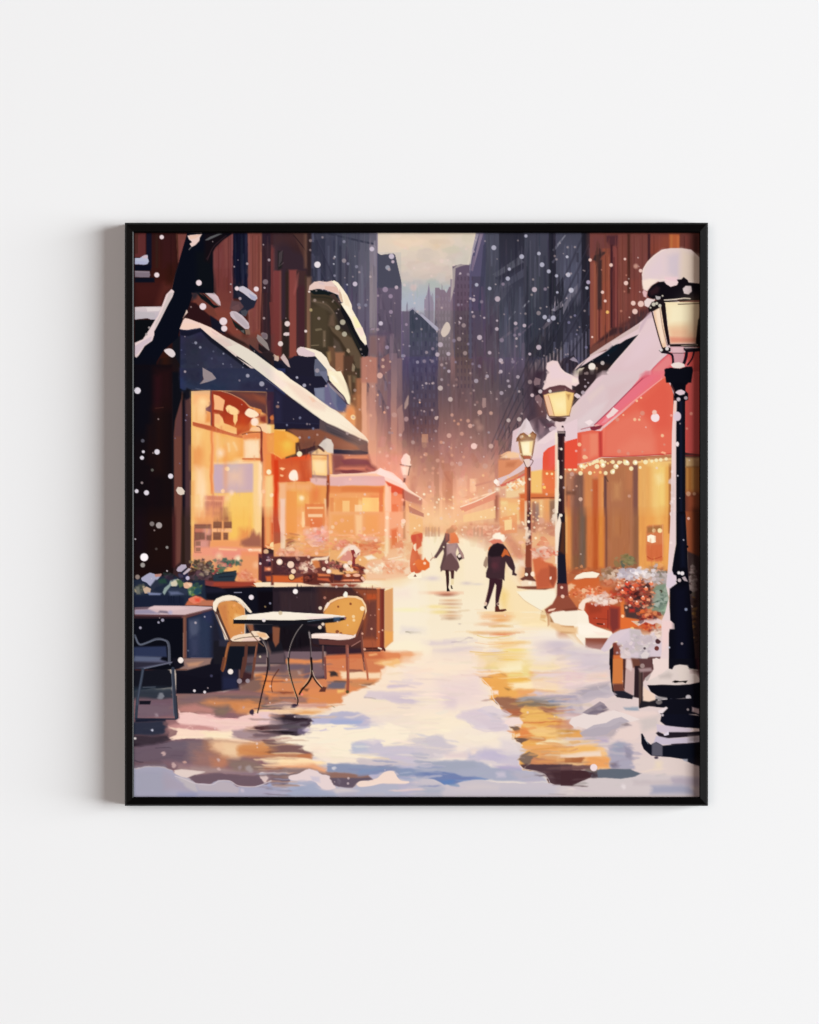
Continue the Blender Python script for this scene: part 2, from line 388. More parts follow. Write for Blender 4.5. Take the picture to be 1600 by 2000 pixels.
def facade(xa, xb, ys, hs, light, dark, nx, seed):
    "ledges that run to the vanishing point with window slots between them"
    rs = np.random.RandomState(seed); vx, vy = 880.0, 1050.0
    for y, h in zip(ys, hs):
        f = lambda x, yy: yy + (vy - yy) * (x - xa) / (vx - xa)
        L([xa, y, xb, f(xb, y)], 2.0, light, .6, 0, .22); L([xa, y + 4, xb, f(xb, y + 4)], 5, dark, 1.5, 0, .4, 2)
        for i in range(nx):
            t = i / nx; x = xa + (xb - xa) * (1 - (1 - t) ** 1.25) + rs.uniform(-2, 2); k = abs((vx - x) / (vx - xa)); ww = 5.5 * k * rs.uniform(.6, 1.1)
            y0 = f(x, y + 8); y1 = f(x, y + h * rs.uniform(.7, .95))
            if rs.uniform() < .8: R(min(x, x + ww), y0, max(x, x + ww), y1, dark if rs.uniform() < .65 else light, 1.5, rs.uniform(.25, .6))
facade(1150, 960, (430, 478, 528, 580, 634, 690), (40, 42, 44, 46, 48, 50), '63637a', '26242f', 20, 1)
facade(1100, 955, (700, 745), (38, 38), '7c6c74', '40353e', 14, 2)
facade(608, 735, (440, 490, 540), (42, 42, 42), '62627a', '2e2c3c', 14, 3)
facade(740, 784, (560, 610, 660, 710, 760), (40,) * 5, '7c6c7e', '4a4050', 6, 4)
for y in range(650, 860, 17):
    for x in range(806, 852, 8): R(x, y, x + 3.4, y + 9, '5c5870' if (x + y) % 3 else '35324a', 1.2, .45)
for y in range(540, 760, 15):
    for x in range(893, 922, 7): R(x, y, x + 3, y + 8, '756274' if (x * y) % 3 else '483a48', 1.2, .45)
for y in range(580, 700, 13):
    for x in range(852, 878, 6): R(x, y, x + 2.4, y + 7, '94848f', 1.2, .4)
G(716, 850, 24, 60, 'dc9c7c', .35); G(770, 930, 50, 46, 'f0b88c', .5); G(950, 950, 60, 44, 'e8aa84', .45); G(880, 985, 90, 34, 'f4c498', .5)
P('820 615 824 613 856 640 856 646 852 646', 'a9a4b4')
# reddish lower far left block between the cornice and the dark tower
C(694, 707, '700:7a4c40 760:8a5a44 800:a8684a 860:b27858 1000:d09070', .9)
C(706, 716, '690:a06c60 740:d09478 800:e0a486 860:e4aa8a', .9)
C(722, 734, '730:b08074 800:bd8a7c 860:d09c86', .9); C(757, 764, '700:6a5560 800:80606a 850:906c66 900:c08a78', .9); C(764, 776, '690:7c6670 800:a98078 900:c8947e', .9)
C(776, 786, '700:80686f 780:7a6066 850:a07672 900:c8947e', .8)
P('744 700 760 690 764 720 740 740', '906260', a=.6); L('766 655 764 700', 8, '8b7480', a=.5)
P('790 796 798 772 798 790 792 800', 'b8a09a', a=.8); P('776 800 786 790 790 840 780 860', 'a8857e', a=.7)
# warm air over the street
G(770, 930, 60, 60, 'e8b090', .75); G(880, 1000, 110, 60, 'f2c49a', .95); G(900, 940, 90, 40, 'd8a288', .6); G(870, 880, 70, 60, 'b08078', .5)
G(990, 960, 60, 50, 'dc9878', .7); G(700, 930, 40, 40, 'e6a27c', .6)
C(848, 858, '880:9a6f62 1000:c99878', .7); C(864, 885, '905:b07a66 980:d09a78 1010:e8b088', .6); R(870, 920, 884, 985, 'b87a60', 3, .5)
R(918, 935, 930, 960, 'f3cda6', 3, .8); R(892, 930, 912, 990, 'ecc0a0', 5, .6); C(966, 974, '860:a87068 1000:d08c74', .7)
R(802, 930, 812, 1000, 'b87c6c', 5, .5); R(824, 848, 836, 864, 'b98e76', 1, .8)
L('820 970 836 986', 3, 'efc0a0'); L('800 995 830 1000', 5, 'e0a888', a=.6)
P('900 972 950 958 968 946 968 960 930 976', 'e0aa88', a=.9); L('905 980 962 962', 3, 'f6d6b4'); L('960 940 930 948', 4, 'c88c78', a=.7)
P('976 890 990 882 1016 880 1012 896 1000 896', 'edb48c'); P('974 900 1012 900 1012 938 975 938', 'd98f68'); P('988 904 1006 904 1004 922 988 922', 'c67858', a=.7)
P('862 1000 900 994 928 988 928 1000 890 1004', 'e89a78', a=.8); P('940 1000 968 990 968 1006 940 1008', 'ee9c78', a=.6)
SM(740, 860, 1010, 1010, 240, 9, 22, 1.5, 12, 9, a=.45, ja=.5, s=2, hue=6)
# ================================================================ brick fronts, upper left
T(0,0)
R(0,0,1700,1700,'301514',1)
R(20,30,140,300,'5c2c2c',1); R(20,30,60,260,'4c2824'); R(150,30,210,420,'131322'); R(210,30,480,600,'2f1616',3,c2='3a1712'); R(250,40,280,420,'33201a',3,.7); R(330,40,460,420,'38181a',8,.7)
P('480 40 610 40 560 170 500 370','74413a'); P('480 40 500 40 510 360 500 340','4a2a20'); P('540 100 590 100 520 330 505 370','7c4440',a=.8)
R(20,580,340,860,'421b1a',20,c2='371614'); P('330 590 440 560 440 650 360 720 320 850 250 840','552620',s=12,a=.8); R(380,370,460,600,'30150f',12,.8)
P('20 310 75 308 130 275 165 275 165 310 178 345 160 375 120 385 60 375 20 378','b4b8cc',sm=0); P('20 340 100 345 170 350 120 385 20 378','a8aac8',a=.6); P('100 290 150 275 165 290 155 312 110 312','c9b6c0')
R(20,385,200,450,'0c0f1e',2); P('20 452 185 455 192 500 180 525 20 520','7c6e78'); R(20,528,240,580,'0d101c',3); P('20 455 180 458 185 470 20 468','978a92',a=.7)
P('20 855 190 850 320 848 320 900 290 1000 200 995 160 980 110 985 20 995','d3c4c4',c2='b4a8b4'); P('150 862 250 860 310 865 290 900 160 905','ddd0cf'); P('20 900 240 920 250 980 110 982 20 990','bab2b6',a=.8)
R(20,997,260,1700,'0c0e12',2)
# brick columns to the right
R(640,30,1700,1700,'44201f',1)
R(880,30,1110,900,'703b3a',3,c2='6b3430'); R(1020,40,1080,420,'7c4540',6,.6); R(880,200,1000,420,'763f40',6,.6); R(1085,30,1118,800,'6b3a3c',2); R(1100,30,1112,800,'8d5c5c',2,.5)
R(1118,30,1280,640,'141528',2); R(1215,260,1240,600,'24263c',3); R(1250,40,1278,500,'22263a',3)
R(1280,30,1440,1300,'7a433c',3); R(1300,100,1330,900,'8a5048',6,.5); R(1420,60,1437,1200,'a06a50',3,.6); R(1285,40,1300,1200,'9c6a68',3,.4)
R(1438,30,1540,700,'35232b',2); R(1440,30,1540,160,'2b1d2a',8); R(1440,700,1535,1400,'3b262b',4); R(1500,400,1530,1200,'2a2026',5,.8); R(1540,160,1700,1600,'6f3a3a',3,c2='6a332f'); R(1560,30,1700,180,'302630',10); R(1570,260,1590,1300,'875050',5,.5)
SM(880,40,1600,1300,240,26,260,1.57,7,11,a=.45,ja=.02)
for x, y0, y1, c in ((905,220,640,'8a4c48'),(950,160,700,'5a2a2a'),(1060,60,800,'54282a'),(1140,60,600,'1f2236'),(1190,60,600,'0d0e1a'),(1330,60,640,'5c302c'),(1375,60,1100,'8c5048'),(1400,60,1100,'5e302c'),(1470,200,1300,'241a20'),(1500,60,700,'453038'),(1555,200,1200,'5a2c2e'),(60,60,260,'6a3434'),(290,60,420,'421e1a'),(420,60,500,'241010')): R(x, y0, x + 8, y1, c, 2, .7)
P('660 700 900 690 1100 860 1110 900 1240 1180 1420 1120 1420 1360 1300 1360 860 940 720 860 670 800','7a3e33',s=8); P('890 820 1120 800 1120 900 900 920','7d3f35',s=8)
P('650 720 680 700 800 830 900 870 940 960 860 950 700 830','6e3a30',s=3)
P('880 640 1100 700 1090 900 900 860','713a34',s=10,a=.8)
P('600 800 700 810 860 960 960 1020 1030 1150 860 1080 760 1030 560 970','2b1417',s=3); P('860 950 980 1030 1030 1160 880 1090','151523',s=3)
P('1040 1150 1240 1250 1360 1350 1440 1420 1280 1300 1060 1190','301a17',s=5); P('1340 1360 1550 1360 1700 1500 1700 1600 1560 1540','2e1f24',s=4)
P('1100 780 1240 800 1240 900 1160 920 1080 880','5a4044',s=4); P('1090 860 1180 820 1200 880 1130 900','6a4a4c',a=.8)
P('1190 700 1300 720 1380 760 1350 850 1260 900 1220 950 1170 920 1250 840 1180 760','262836'); P('1200 900 1300 870 1260 960 1220 950','45464f')
R(1118,600,1200,760,'1b1c2a',4)
P('1430 680 1440 1160 1500 1200 1420 1150','402020')
P('1400 1200 1450 1300 1440 1370 1350 1360','713a35'); P('1520 800 1560 1350 1600 1400 1600 800','6c3533',a=.8)
# window ledge caps with snow
P('700 660 740 700 800 760 900 860 920 850 800 720','10141a'); P('740 660 960 840 975 845 760 645','222a2c')
P('700 670 760 700 900 830 970 850 905 870 780 780 700 710','0f1418',s=2); P('1150 690 1200 690 1380 780 1350 860 1270 900 1200 800','222434',s=2); P('725 630 760 598 790 600 860 650 950 740 975 800 978 842 960 830 880 760 780 680 730 655','dcc8ca',c2='c9b0b4'); P('725 632 745 655 800 690 780 660 760 625','c0b2c4'); P('800 680 860 740 965 835 940 790 870 720','c9b4bc',a=.8); L('780 672 960 838',7,'b8a49c')
P('1185 630 1230 620 1290 655 1380 725 1388 760 1360 785 1320 770 1230 700 1180 670','c4bcc6'); P('1290 700 1380 745 1360 780 1320 765','a2a2bd',a=.8)
P('1090 960 1120 1010 1260 1130 1300 1110 1270 1170 1140 1080','171a1c',s=2); P('1080 920 1100 900 1150 905 1220 950 1290 1030 1300 1080 1290 1100 1250 1100 1120 990 1090 960','c6b6bc'); P('1110 905 1160 930 1250 1010 1295 1070 1260 1090 1150 990','b0a2a8',a=.7)
P('1110 1000 1250 1110 1290 1170 1240 1160 1120 1040','1c1f1f'); P('1200 1120 1240 1110 1240 1150','5a5a58')
P('1250 1110 1300 1100 1310 1160 1260 1170','806050'); 
P('1390 1160 1440 1190 1500 1260 1525 1345 1500 1330 1400 1240 1380 1200','9a8782'); P('1400 1260 1510 1350 1440 1360 1400 1330','2a1c20')
P('1430 1150 1460 1140 1500 1160 1495 1215 1450 1200','8d7a7a',sm=1)
# right dark store roof under the awning
P('1560 1400 1600 1360 1600 1450','c6a67e')
# awning (navy) with snow edge, upper part
P('525 1090 760 1090 1640 1650 1640 1750 520 1750','2b2e46'); P('525 1160 760 1130 1700 1740 525 1740','2c2a45',c2='2e3650'); P('780 1350 1100 1400 1200 1650 820 1650','34355a',s=20,a=.7)
P('525 1640 1600 1640 1600 1700 525 1700','2b2b48',s=20)
SM(540,1180,1300,1600,120,60,80,.5,6,12,a=.5,ja=1.5,s=3)
P('520 1105 620 1120 760 1095 1450 1600 1380 1600 860 1240 760 1130 620 1180 530 1170','17182a',s=3)
P('520 1100 560 1000 580 980 620 985 750 1035 770 1085 700 1095 600 1112 540 1105','edcdc0'); P('540 1060 590 1030 740 1050 740 1085 600 1100 540 1092','f0cdba',a=.8)
P('740 1030 870 1085 1000 1170 1180 1270 1360 1370 1700 1600 1700 1700 1560 1700 1380 1590 1160 1420 1000 1290 880 1200 750 1085','efd3c4')
P('860 1150 900 1200 1030 1290 1160 1390 1380 1560 1500 1650 1560 1640 1300 1430 1080 1270 940 1180','f6cfc0',a=.8); P('1060 1200 1300 1330 1280 1370 1120 1300','f4e0ca',a=.9); P('1180 1270 1240 1300 1220 1340 1180 1350 1150 1330','f4e8c4',a=.8)
P('1300 1480 1400 1440 1600 1590 1600 1680 1440 1580','f3e2c0',s=3,a=.8); P('870 1110 960 1160 930 1170 880 1140','e6c4bc')
P('780 1545 820 1540 870 1600 780 1600','a58e8e')
# second awning ledge detail bottom left strip
R(440,1180,525,1700,'12141c',4); P('300 1430 470 1400 520 1500 520 1700 200 1700','1a1214'); P('330 1360 420 1330 400 1600 260 1600','33170f',s=14,a=.7)
# tree trunk
T()
P('366 454 410 454 382 505 372 560 340 612 310 690 290 740 262 770 262 730 300 640 338 565 350 510','0c0f1c')
T(0,0)
P('610 40 800 30 960 30 1080 30 1120 30 1000 110 920 190 890 240 890 420 900 560 900 700 700 700 660 740 620 860 560 980 520 1100 500 1200 350 1330 240 1500 180 1700 0 1700 0 1420 60 1420 220 1160 360 900 430 690 470 480 520 330 570 150','0a0d18')
P('700 240 880 230 880 400 900 560 910 690 720 640','0d1016',s=12); P('800 30 1080 30 920 180 870 260 860 360 800 340','160e12',s=8,a=.8)
L('820 320 860 260',5,'4a3038'); L('830 330 900 180 1040 60',7,'38252a'); L('840 100 960 40',14,'70686a',4)
P('655 700 760 700 850 800 900 880 760 850 680 770','6b3a32',s=3); P('690 670 860 780 905 860 880 850 760 760','111418',s=2)
P('660 700 740 690 700 760 660 780','20222c',s=6,a=.8)
P('430 655 460 680 440 740 390 830 300 1010 235 1130 235 1170 215 1230 130 1290 60 1400 40 1420 20 1410 20 1255 110 1215 180 1110 240 1010 280 950 320 850 350 770 370 715','e3ccca'); P('400 700 450 690 400 810 330 930 240 1100 250 1040 320 910','c6bab6',a=.8); P('20 1290 120 1230 210 1180 200 1230 130 1280 50 1380 20 1390','c9b6c0',a=.8)
L('430 655 470 500 520 350',5,'6a4438',2); L('560 980 600 890',8,'a88a80',3); P('600 880 612 915 570 960','dcc2b4')
P('608 60 650 50 770 40 745 80 740 115 700 160 655 185 632 150 660 130 625 100','e6c9c0'); P('625 60 760 45 700 90 640 100','e8c0aa',a=.8); L('625 215 650 185',7,'8c8484')
P('800 110 860 70 960 35 1000 35 880 90 820 112','5c5c5e')
FL('320 75 24 265 497 28 735 585 32 780 850 37 1008 1015 43 1018 1095 34 1375 655 28 1160 648 24'); FL('1195 760 16 1275 372 14 1518 330 15 1468 640 12 1130 405 9 1092 600 9','a8969c'); FL('1478 575 30 1465 1175 30','77656c')
P('355 1330 400 1318 440 1330 470 1370 462 1405 430 1415 390 1390 350 1350','ddd0d0',sm=1)
FL('700 1255 16 750 1305 14 1010 1376 10 1005 1490 8 1232 1490 6 1225 1530 6 565 1573 7','8f8fa8'); FL('880 1430 12 1045 1560 14 540 1335 8 1100 1520 10','4c4f72')
FL('180 1085 12 150 1160 14','a49a98')
# ---- tile 1,0 : left half
T(1,0)
R(0,30,60,450,'3d2c33',6); R(0,450,60,1400,'74393a',2,c2='6d3430'); R(35,450,60,1300,'7c4c44',4,.7); R(60,300,140,1450,'30231f',4); P('20 160 110 120 200 230 330 280 340 520 60 430 20 430','35262e',s=12)
R(0,30,350,140,'40292b',20); R(60,420,100,1000,'352634',6,.8); R(140,440,230,1420,'7d3f3d',4,c2='84443a'); R(205,460,250,640,'7c4440',10,.7); R(225,450,330,1330,'402a2b',3); R(240,620,330,1300,'45202a',10,.6); R(75,990,140,1400,'2c2220',4)
P('180 30 350 30 370 500 300 300 200 60','4a312e',s=4); L('190 50 340 250 350 400',10,'2a1c20'); R(310,30,345,420,'6a4c40',6,.8); R(345,30,388,600,'2f2224',4)
P('20 230 70 240 60 420 20 440','1f1f1e',s=5); L('30 400 80 360',8,'6a585c',a=.6); P('30 250 70 220 60 340 25 400','5a4c52',a=.6)
R(328,520,390,1400,'6c5248',6,c2='8a6248'); R(320,500,336,1300,'3c2d24',4)
P('190 700 230 500 250 470 240 620 200 720','9a5450',s=4,a=.6); 
# olive facade with the dark underside
P('385 680 520 680 680 740 740 850 830 960 850 1200 960 1400 960 1650 640 1650 420 1340 385 1340','3d3327',s=2)
P('385 850 540 830 580 960 570 1300 385 1320','4b4030',s=10,a=.8); P('390 760 560 800 640 900 720 960 690 1020 580 900 400 800','574a3c',s=5,a=.7); L('400 790 560 830 650 930',14,'6b5848',a=.6); L('400 740 600 760 700 860',20,'2e2a22',a=.7)
P('650 900 740 850 830 1000 850 1180 700 1080','2c2524',s=6); P('600 950 640 930 660 1060 640 1080 580 1060','6b5445',s=6,a=.8)
P('590 1060 700 1120 840 1200 940 1400 940 1540 900 1540 640 1180','5d4c3b',s=3); P('590 1100 700 1200 880 1480 860 1500 640 1200','3c3024',s=3); P('640 1200 700 1250 760 1400 740 1440 640 1400','52443a',s=5)
R(520,1120,550,1300,'6b5a48',3); R(400,1120,510,1250,'493d2d',4,.6); L('390 1285 470 1280',10,'8c7a60',a=.7); P('430 1100 500 1090 515 1110 440 1125','786a54',a=.8)
R(650,1360,760,1700,'93644a',5); R(750,1400,860,1700,'50382c',5); R(580,1300,650,1640,'6a4c38',5); P('560 1360 600 1350 610 1450 580 1500','a48458',s=5,a=.7); P('850 1480 880 1520 860 1600 840 1560','8a7862')
P('940 1420 1000 1400 1125 1420 1125 1700 940 1700','b47868',s=5,a=.9); P('1130 1180 1220 1180 1200 1400 1130 1340','8a6468',s=8,a=.6); P('1040 1170 1120 1180 1130 1400 1030 1380','806060',s=8,a=.8); P('1030 1150 1300 1130 1290 1170 1040 1170','5c4c60',s=6,a=.6)
P('380 660 420 650 520 670 640 700 680 720 690 760 640 740 540 715 420 715 385 690','141a1c'); P('720 810 760 880 840 1000 920 1170 990 1290 1010 1275 1030 1330 1020 1400 980 1415 950 1400 860 1220 780 1030 720 900','15151b'); P('780 1000 850 1130 960 1340 940 1350 850 1200','20201e')
P('590 720 640 700 680 760 720 810 720 850','41322f')
P('370 620 420 575 480 565 560 575 620 560 660 620 720 690 740 800 720 800 690 720 620 690 540 660 460 650 400 665 360 665','e2c4ba'); P('540 620 680 630 700 700 620 685 540 655','dcb3a4',a=.9); P('460 580 520 575 540 610 480 600','d6bebe',a=.8)
P('618 568 645 558 690 585 740 650 790 720 840 830 845 880 900 980 960 1090 1000 1190 1010 1270 990 1278 940 1220 880 1110 830 990 760 880 720 820 745 800 720 720 680 640','f7e9cf'); P('850 950 900 980 960 1100 940 1130 880 1080','f6eeb6',a=.8); P('700 650 730 720 745 800 725 800 700 740','d0b298'); P('890 1090 960 1080 980 1150 950 1190','f6dcd0',a=.8); P('740 700 800 740 820 850 770 830','f3dfc0',a=.9); P('740 840 800 850 850 960 800 930','faf0d8')
# lower snowy hood
P('200 1400 440 1400 580 1540 620 1700 0 1700 0 1450 60 1450 150 1440','1f1d2c'); P('430 1440 470 1430 560 1540 570 1600 430 1600 420 1540','5f6274')
P('225 1350 235 1320 270 1298 330 1310 430 1330 500 1360 560 1420 600 1510 660 1560 700 1600 580 1600 560 1550 500 1480 430 1400 345 1412 260 1395','f4e6cf'); P('225 1350 240 1315 300 1300 340 1330 430 1370 430 1405 345 1410 250 1395','dcc4c6'); P('560 1600 575 1540 620 1560 640 1600','f7dcb8',a=.6)
L('650 1580 710 1530',5,'c9a489',a=.6)
P('45 1420 80 1375 130 1450 155 1530 130 1520 90 1480','c8b0ac'); P('0 1380 30 1420 20 1460 0 1450','c6a898'); P('0 1400 0 1460 60 1500 170 1600 0 1600','16182a',s=3)
FL('458 382 35','e4dade'); FL('122 1042 30 46 1265 28 80 1157 0.1 366 684 12 328 1125 16','e0cdc8'); P('80 1150 100 1138 145 1140 145 1170 110 1178 80 1170','d9c6c4')
FL('652 295 11 790 605 9 640 375 9','b2b0bc'); FL('755 125 17 800 372 16 650 505 14 895 405 18 998 835 18 920 830 20','7d7a8c'); FL('1066 208 26 1285 290 30 878 598 26 1165 1038 24','c4b8c6'); FL('1242 415 26','9494a2'); FL('1300 350 18 1340 636 20','b8a6b2')
FL('1275 735 24 1278 910 22 1235 1305 22 1215 660 30 1450 1050 16 1425 1400 16','948296'); FL('740 1025 30 683 1085 28 760 1158 28','aca490'); P('790 1320 810 1320 825 1355 805 1370 780 1345','a08c74'); FL('385 888 18','a4916a'); FL('1190 1445 16 1270 1465 12 1050 1455 12 1190 1520 18','c29a8c'); FL('1530 640 34','cab4b0',.7,4)
FL('1410 1400 18 1485 1290 12 1575 1470 18 1565 985 12','8a8296')
P('1060 1095 1100 1090 1090 1110 1045 1112','988494')

T()
rs_ = np.random.RandomState(4)
for i in range(70):
    x, y = rs_.uniform(356, 530), rs_.uniform(660, 800)
    if y > 655 + (x - 356) * .0 and y < 762 and y > 660 + (x - 380) * .66: D(x, y, rs_.choice([.8, 1.2, 1.8]), '5c6080', .8)
# ================================================================ right hand brick front and the store under it
T(3,0)
R(300,20,1700,1500,'6f3c35',1)
R(300,40,500,1300,'7a4239',2); R(310,360,400,1300,'8a4c40',3,.8); R(345,360,380,1260,'995840',3,.7); R(300,40,520,260,'6e3e3c',20); R(430,200,530,1260,'864838',3); R(436,560,530,1260,'8e4a38',6,.7)
R(384,330,432,880,'3e2a2a',4); P('330 330 350 280 400 260 410 200 430 240 470 240 465 262 430 290 400 350','3b2a2a',s=3); R(400,870,412,1210,'4a2020',3); R(412,900,436,1200,'9a5444',4,.6)
P('480 60 640 50 620 90 600 170 530 170 480 120','4c2a30',s=6); R(528,160,556,1090,'3f2026',3); R(556,180,612,1080,'7c403c',3); R(600,180,612,1080,'5a2a2a',2); R(560,300,575,1080,'4c2226',3,.7)
R(612,40,722,1080,'754039',3); R(630,180,680,1000,'7f483c',10,.6); R(720,40,750,700,'43261f',5); R(750,40,945,1000,'73403a',3); R(760,560,825,860,'8a4438',12,.6); R(800,60,830,380,'7c4844',8,.6)
R(945,40,975,330,'3e2226',3); R(975,40,1180,260,'7a4038',3,c2='803f30'); P('1100 60 1190 60 1190 190 1080 200','8a4634',s=10,a=.6); R(1184,40,1302,200,'b05c38',4); R(1200,50,1220,200,'b87040',4,.8); R(1270,60,1300,200,'c06a40',3,.8)
R(1302,40,1480,230,'6b3a34',3); R(1360,60,1420,200,'7a3e38',5,.6); R(1440,40,1530,330,'3f2422',24)
P('640 1080 900 960 950 900 960 860 860 900 780 930 740 1000 640 1060','4b2b2c',s=10); P('550 1090 700 1080 900 980 940 980 700 1140 560 1170 330 1310 330 1290','3d2528',s=5); P('330 1280 500 1200 620 1140 640 1190 400 1330 310 1390 300 1340','6c4038',s=6)
P('880 920 980 890 970 960 700 1110 560 1170','453034',s=6,a=.8)
SM(310,60,960,1200,200,20,240,1.57,8,21,a=.4,ja=.015)
for x, y0, y1, c in ((365,400,1250,'5c2c28'),(470,280,1240,'5a2c26'),(505,300,1200,'a05c48'),(590,200,1060,'8c4c44'),(660,60,1000,'5e2e28'),(700,300,900,'8a4c40'),(790,60,1000,'5a2c28'),(850,400,960,'864840'),(880,60,700,'5c302c'),(1010,60,300,'5c2c28'),(1070,60,240,'8c4a40'),(1350,60,220,'4c2624'),(1420,60,250,'5a2e2a')): R(x, y0, x + 7, y1, c, 2, .7)
P('300 1400 480 1340 540 1240 640 1170 840 1040 960 940 1010 880 1200 700 1400 900 1500 1300 1100 1700 -100 1700 100 1600','ddc2c4')
P('110 1590 200 1520 330 1440 500 1340 570 1280 640 1260 700 1220 845 1160 800 1230 700 1330 600 1440 450 1610','14161e')
P('200 1530 330 1480 450 1480 540 1500 450 1600 120 1610','2c2020',s=8); P('560 1280 620 1270 600 1330 480 1400 400 1420','0f1a24',s=5,a=.8)
P('100 1590 160 1510 280 1420 500 1320 560 1250 640 1210 840 1100 860 1040 700 1130 480 1270 300 1390 300 1410','cdb4b0'); P('530 1250 600 1215 640 1240 560 1290','d8c2c0'); P('100 1595 180 1540 240 1530 150 1600','c6b8a4')
P('945 930 1010 880 1020 960 940 990 880 1100 845 1150 860 1060','c5aab4',s=3,a=.7)
P('1010 960 1080 1200 1110 1350 900 1600 450 1600 700 1330 845 1160','e0c6c8',c2='d9bcc0'); P('860 1180 1000 1150 1040 1200 900 1400 700 1500 800 1300','dfc4ca',s=20,a=.7); L('860 1150 640 1400 450 1600',6,'f0d8cf')
# red awning top corner
P('930 1610 1040 1500 1190 1360 1530 1360 1530 1700 900 1700','dd6c70'); P('1000 1560 1180 1400 1220 1480 1140 1540 1140 1620 960 1620','e07f80',s=3); L('930 1600 1060 1480 1180 1375',8,'c05464'); P('1380 1370 1530 1340 1530 1620 1440 1620 1400 1500','cf504a',s=3); R(1470,1340,1535,1640,'8c3836',30)
FL('535 387 20 690 320 14 865 450 20 702 588 24 783 812 26 868 820 34 802 905 30 470 788 16 440 690 18 302 330 18 325 1190 12 740 970 8','e3bfb4'); FL('812 400 26','c49484',.9,4); FL('57 495 26 90 668 28 45 295 16 265 642 18','b4b2c0'); FL('281 578 22','a89ab0'); FL('132 950 14 65 1028 16 150 1160 10 258 1305 16','6e6a84')
FL('495 912 18','e8b468'); FL('648 900 14 685 682 10 705 500 10 430 440 8','a86c5c'); P('75 1440 115 1410 150 1440 170 1475 100 1455','948896')
FL('322 1520 40','ece0d4'); FL('440 1480 22','b8aca8'); FL('372 1540 16','8c7468'); FL('260 1060 6 505 1395 8','5c6074')
# ================================================================ tile row 1, right : red awning and shopfront
T(3,1)
P('-600 1060 -560 640 -330 500 0 380 100 380 440 0 1140 0 1200 100 1230 1010 0 1060','dcc0c4')
P('100 370 250 220 430 0 180 0 160 120 120 150','2e2226'); P('180 60 340 0 420 0 300 160 200 220','33262a',a=.8); L('230 200 110 330',8,'5a464c')
P('0 380 60 380 100 380 160 330 440 0 920 0 700 230 540 390 350 570 200 620 0 700','d8c0c2'); P('60 420 330 180 520 0 440 0 100 370','dcc0c4',a=.9); P('500 160 760 60 860 20 620 260 420 440 500 280','d4b6b8',s=14,a=.6); P('120 560 330 380 500 300 420 440 300 560 200 600','dccacb',s=8,a=.7); P('260 260 440 120 460 160 300 320','e0c8c2',s=8,a=.6); P('240 540 300 510 340 540 290 580','f0dcdc')
P('0 700 200 650 320 630 420 640 1140 20 1230 200 1230 905 440 925 300 980 0 1040','de6550')
P('0 710 200 660 210 980 0 1040','dc5a44',s=4); P('210 680 390 660 395 920 300 960 210 980','e3745c',s=4); P('300 670 390 670 385 900 300 930','e6866a',s=6,a=.8); P('395 650 440 640 450 900 430 925 400 940','c8443c',s=3); L('412 660 425 925',12,'b83e38',sm=0)
P('455 620 640 470 820 330 1000 170 1140 40 1215 160 1225 880 450 915','df6450',c2='e06a54'); P('460 630 640 500 840 420 1020 560 1030 900 460 915','e27862',s=14,a=.75); P('840 330 1120 60 1210 200 1200 600 1030 640','da5a48',s=20,a=.7); P('640 820 800 700 1000 750 1020 890 640 900','e6846c',s=20,a=.5)
P('350 575 540 390 700 230 920 0 1140 0 1135 30 900 230 640 440 430 600 400 630','e4707a'); P('560 380 780 180 940 20 1100 0 800 260 600 420','e27080',a=.7); P('420 560 520 440 600 420 480 540','e8909a',a=.8); L('350 570 560 370 760 170 960 -10',11,'a03a50'); L('1140 28 860 245 640 430 395 628',7,'f6b8a4')
P('300 600 350 580 440 575 420 610 350 635 310 625','7c2c3a'); L('200 620 320 590',7,'9c4048'); P('340 580 370 565 420 572 360 590','f0c0b0',a=.7)
P('520 430 560 375 620 410 560 470 500 500 480 470','ecd4d0'); 
P('440 600 470 610 450 900 440 910','ee8068',a=.5)
L('425 925 640 925 1000 905 1215 895',9,'b83c3c'); L('400 940 640 940 1000 922 1215 905',10,'f0c090')
P('1365 0 1530 0 1530 900 1365 880','cd5a54',c2='c2524c'); R(1365,100,1400,850,'b9423c',10,.6); R(1460,-40,1535,900,'8e3a3a',34,.8); L('1365 912 1530 912',10,'7c2c2c'); 
# shopfront under it
P('0 1060 300 1000 440 940 1215 905 1215 1610 0 1610','b27050')
P('0 1060 440 950 440 1160 0 1160','d98058',s=8); R(0,1090,25,1640,'e8a868',4); R(25,1100,110,1640,'a87058',8); R(40,1350,80,1640,'c47048',6,.8); R(110,1120,235,1640,'80564a',8); R(160,1130,210,1500,'6f5044',10,.7); R(30,1310,140,1350,'6a4436',6,.8)
R(235,1110,330,1640,'c88050',8,c2='d28450'); R(330,1180,395,1640,'bc5a34',5); R(392,1120,458,1640,'d6824c',4); R(425,1160,452,1600,'e0a060',6,.6); R(455,1140,490,1640,'6a4440',3); R(490,1040,780,1640,'b0714c',5,c2='a86c4e'); R(560,1220,640,1400,'c48a5c',14,.8); R(700,1060,780,1300,'c07850',10,.5); L('470 1150 500 1200 490 1180',12,'5c4030')
R(780,1020,840,1640,'7e5248',5); R(838,980,1215,1640,'e2a55c',4); R(860,1000,940,1640,'e0a864',10,.7); R(985,1000,1080,1640,'eec87c',12,.8); R(1060,1020,1150,1500,'f0d07c',12,.8); P('1040 1140 1100 1130 1110 1200 1060 1220','f3e0a8',s=14,a=.8); R(1145,1000,1180,1640,'e6ac58',5,.8); R(1180,1000,1212,1640,'a86a3c',4)
R(950,960,1215,1010,'f0cc84',14,.8); L('840 985 1215 950',20,'eec68a',a=.8)
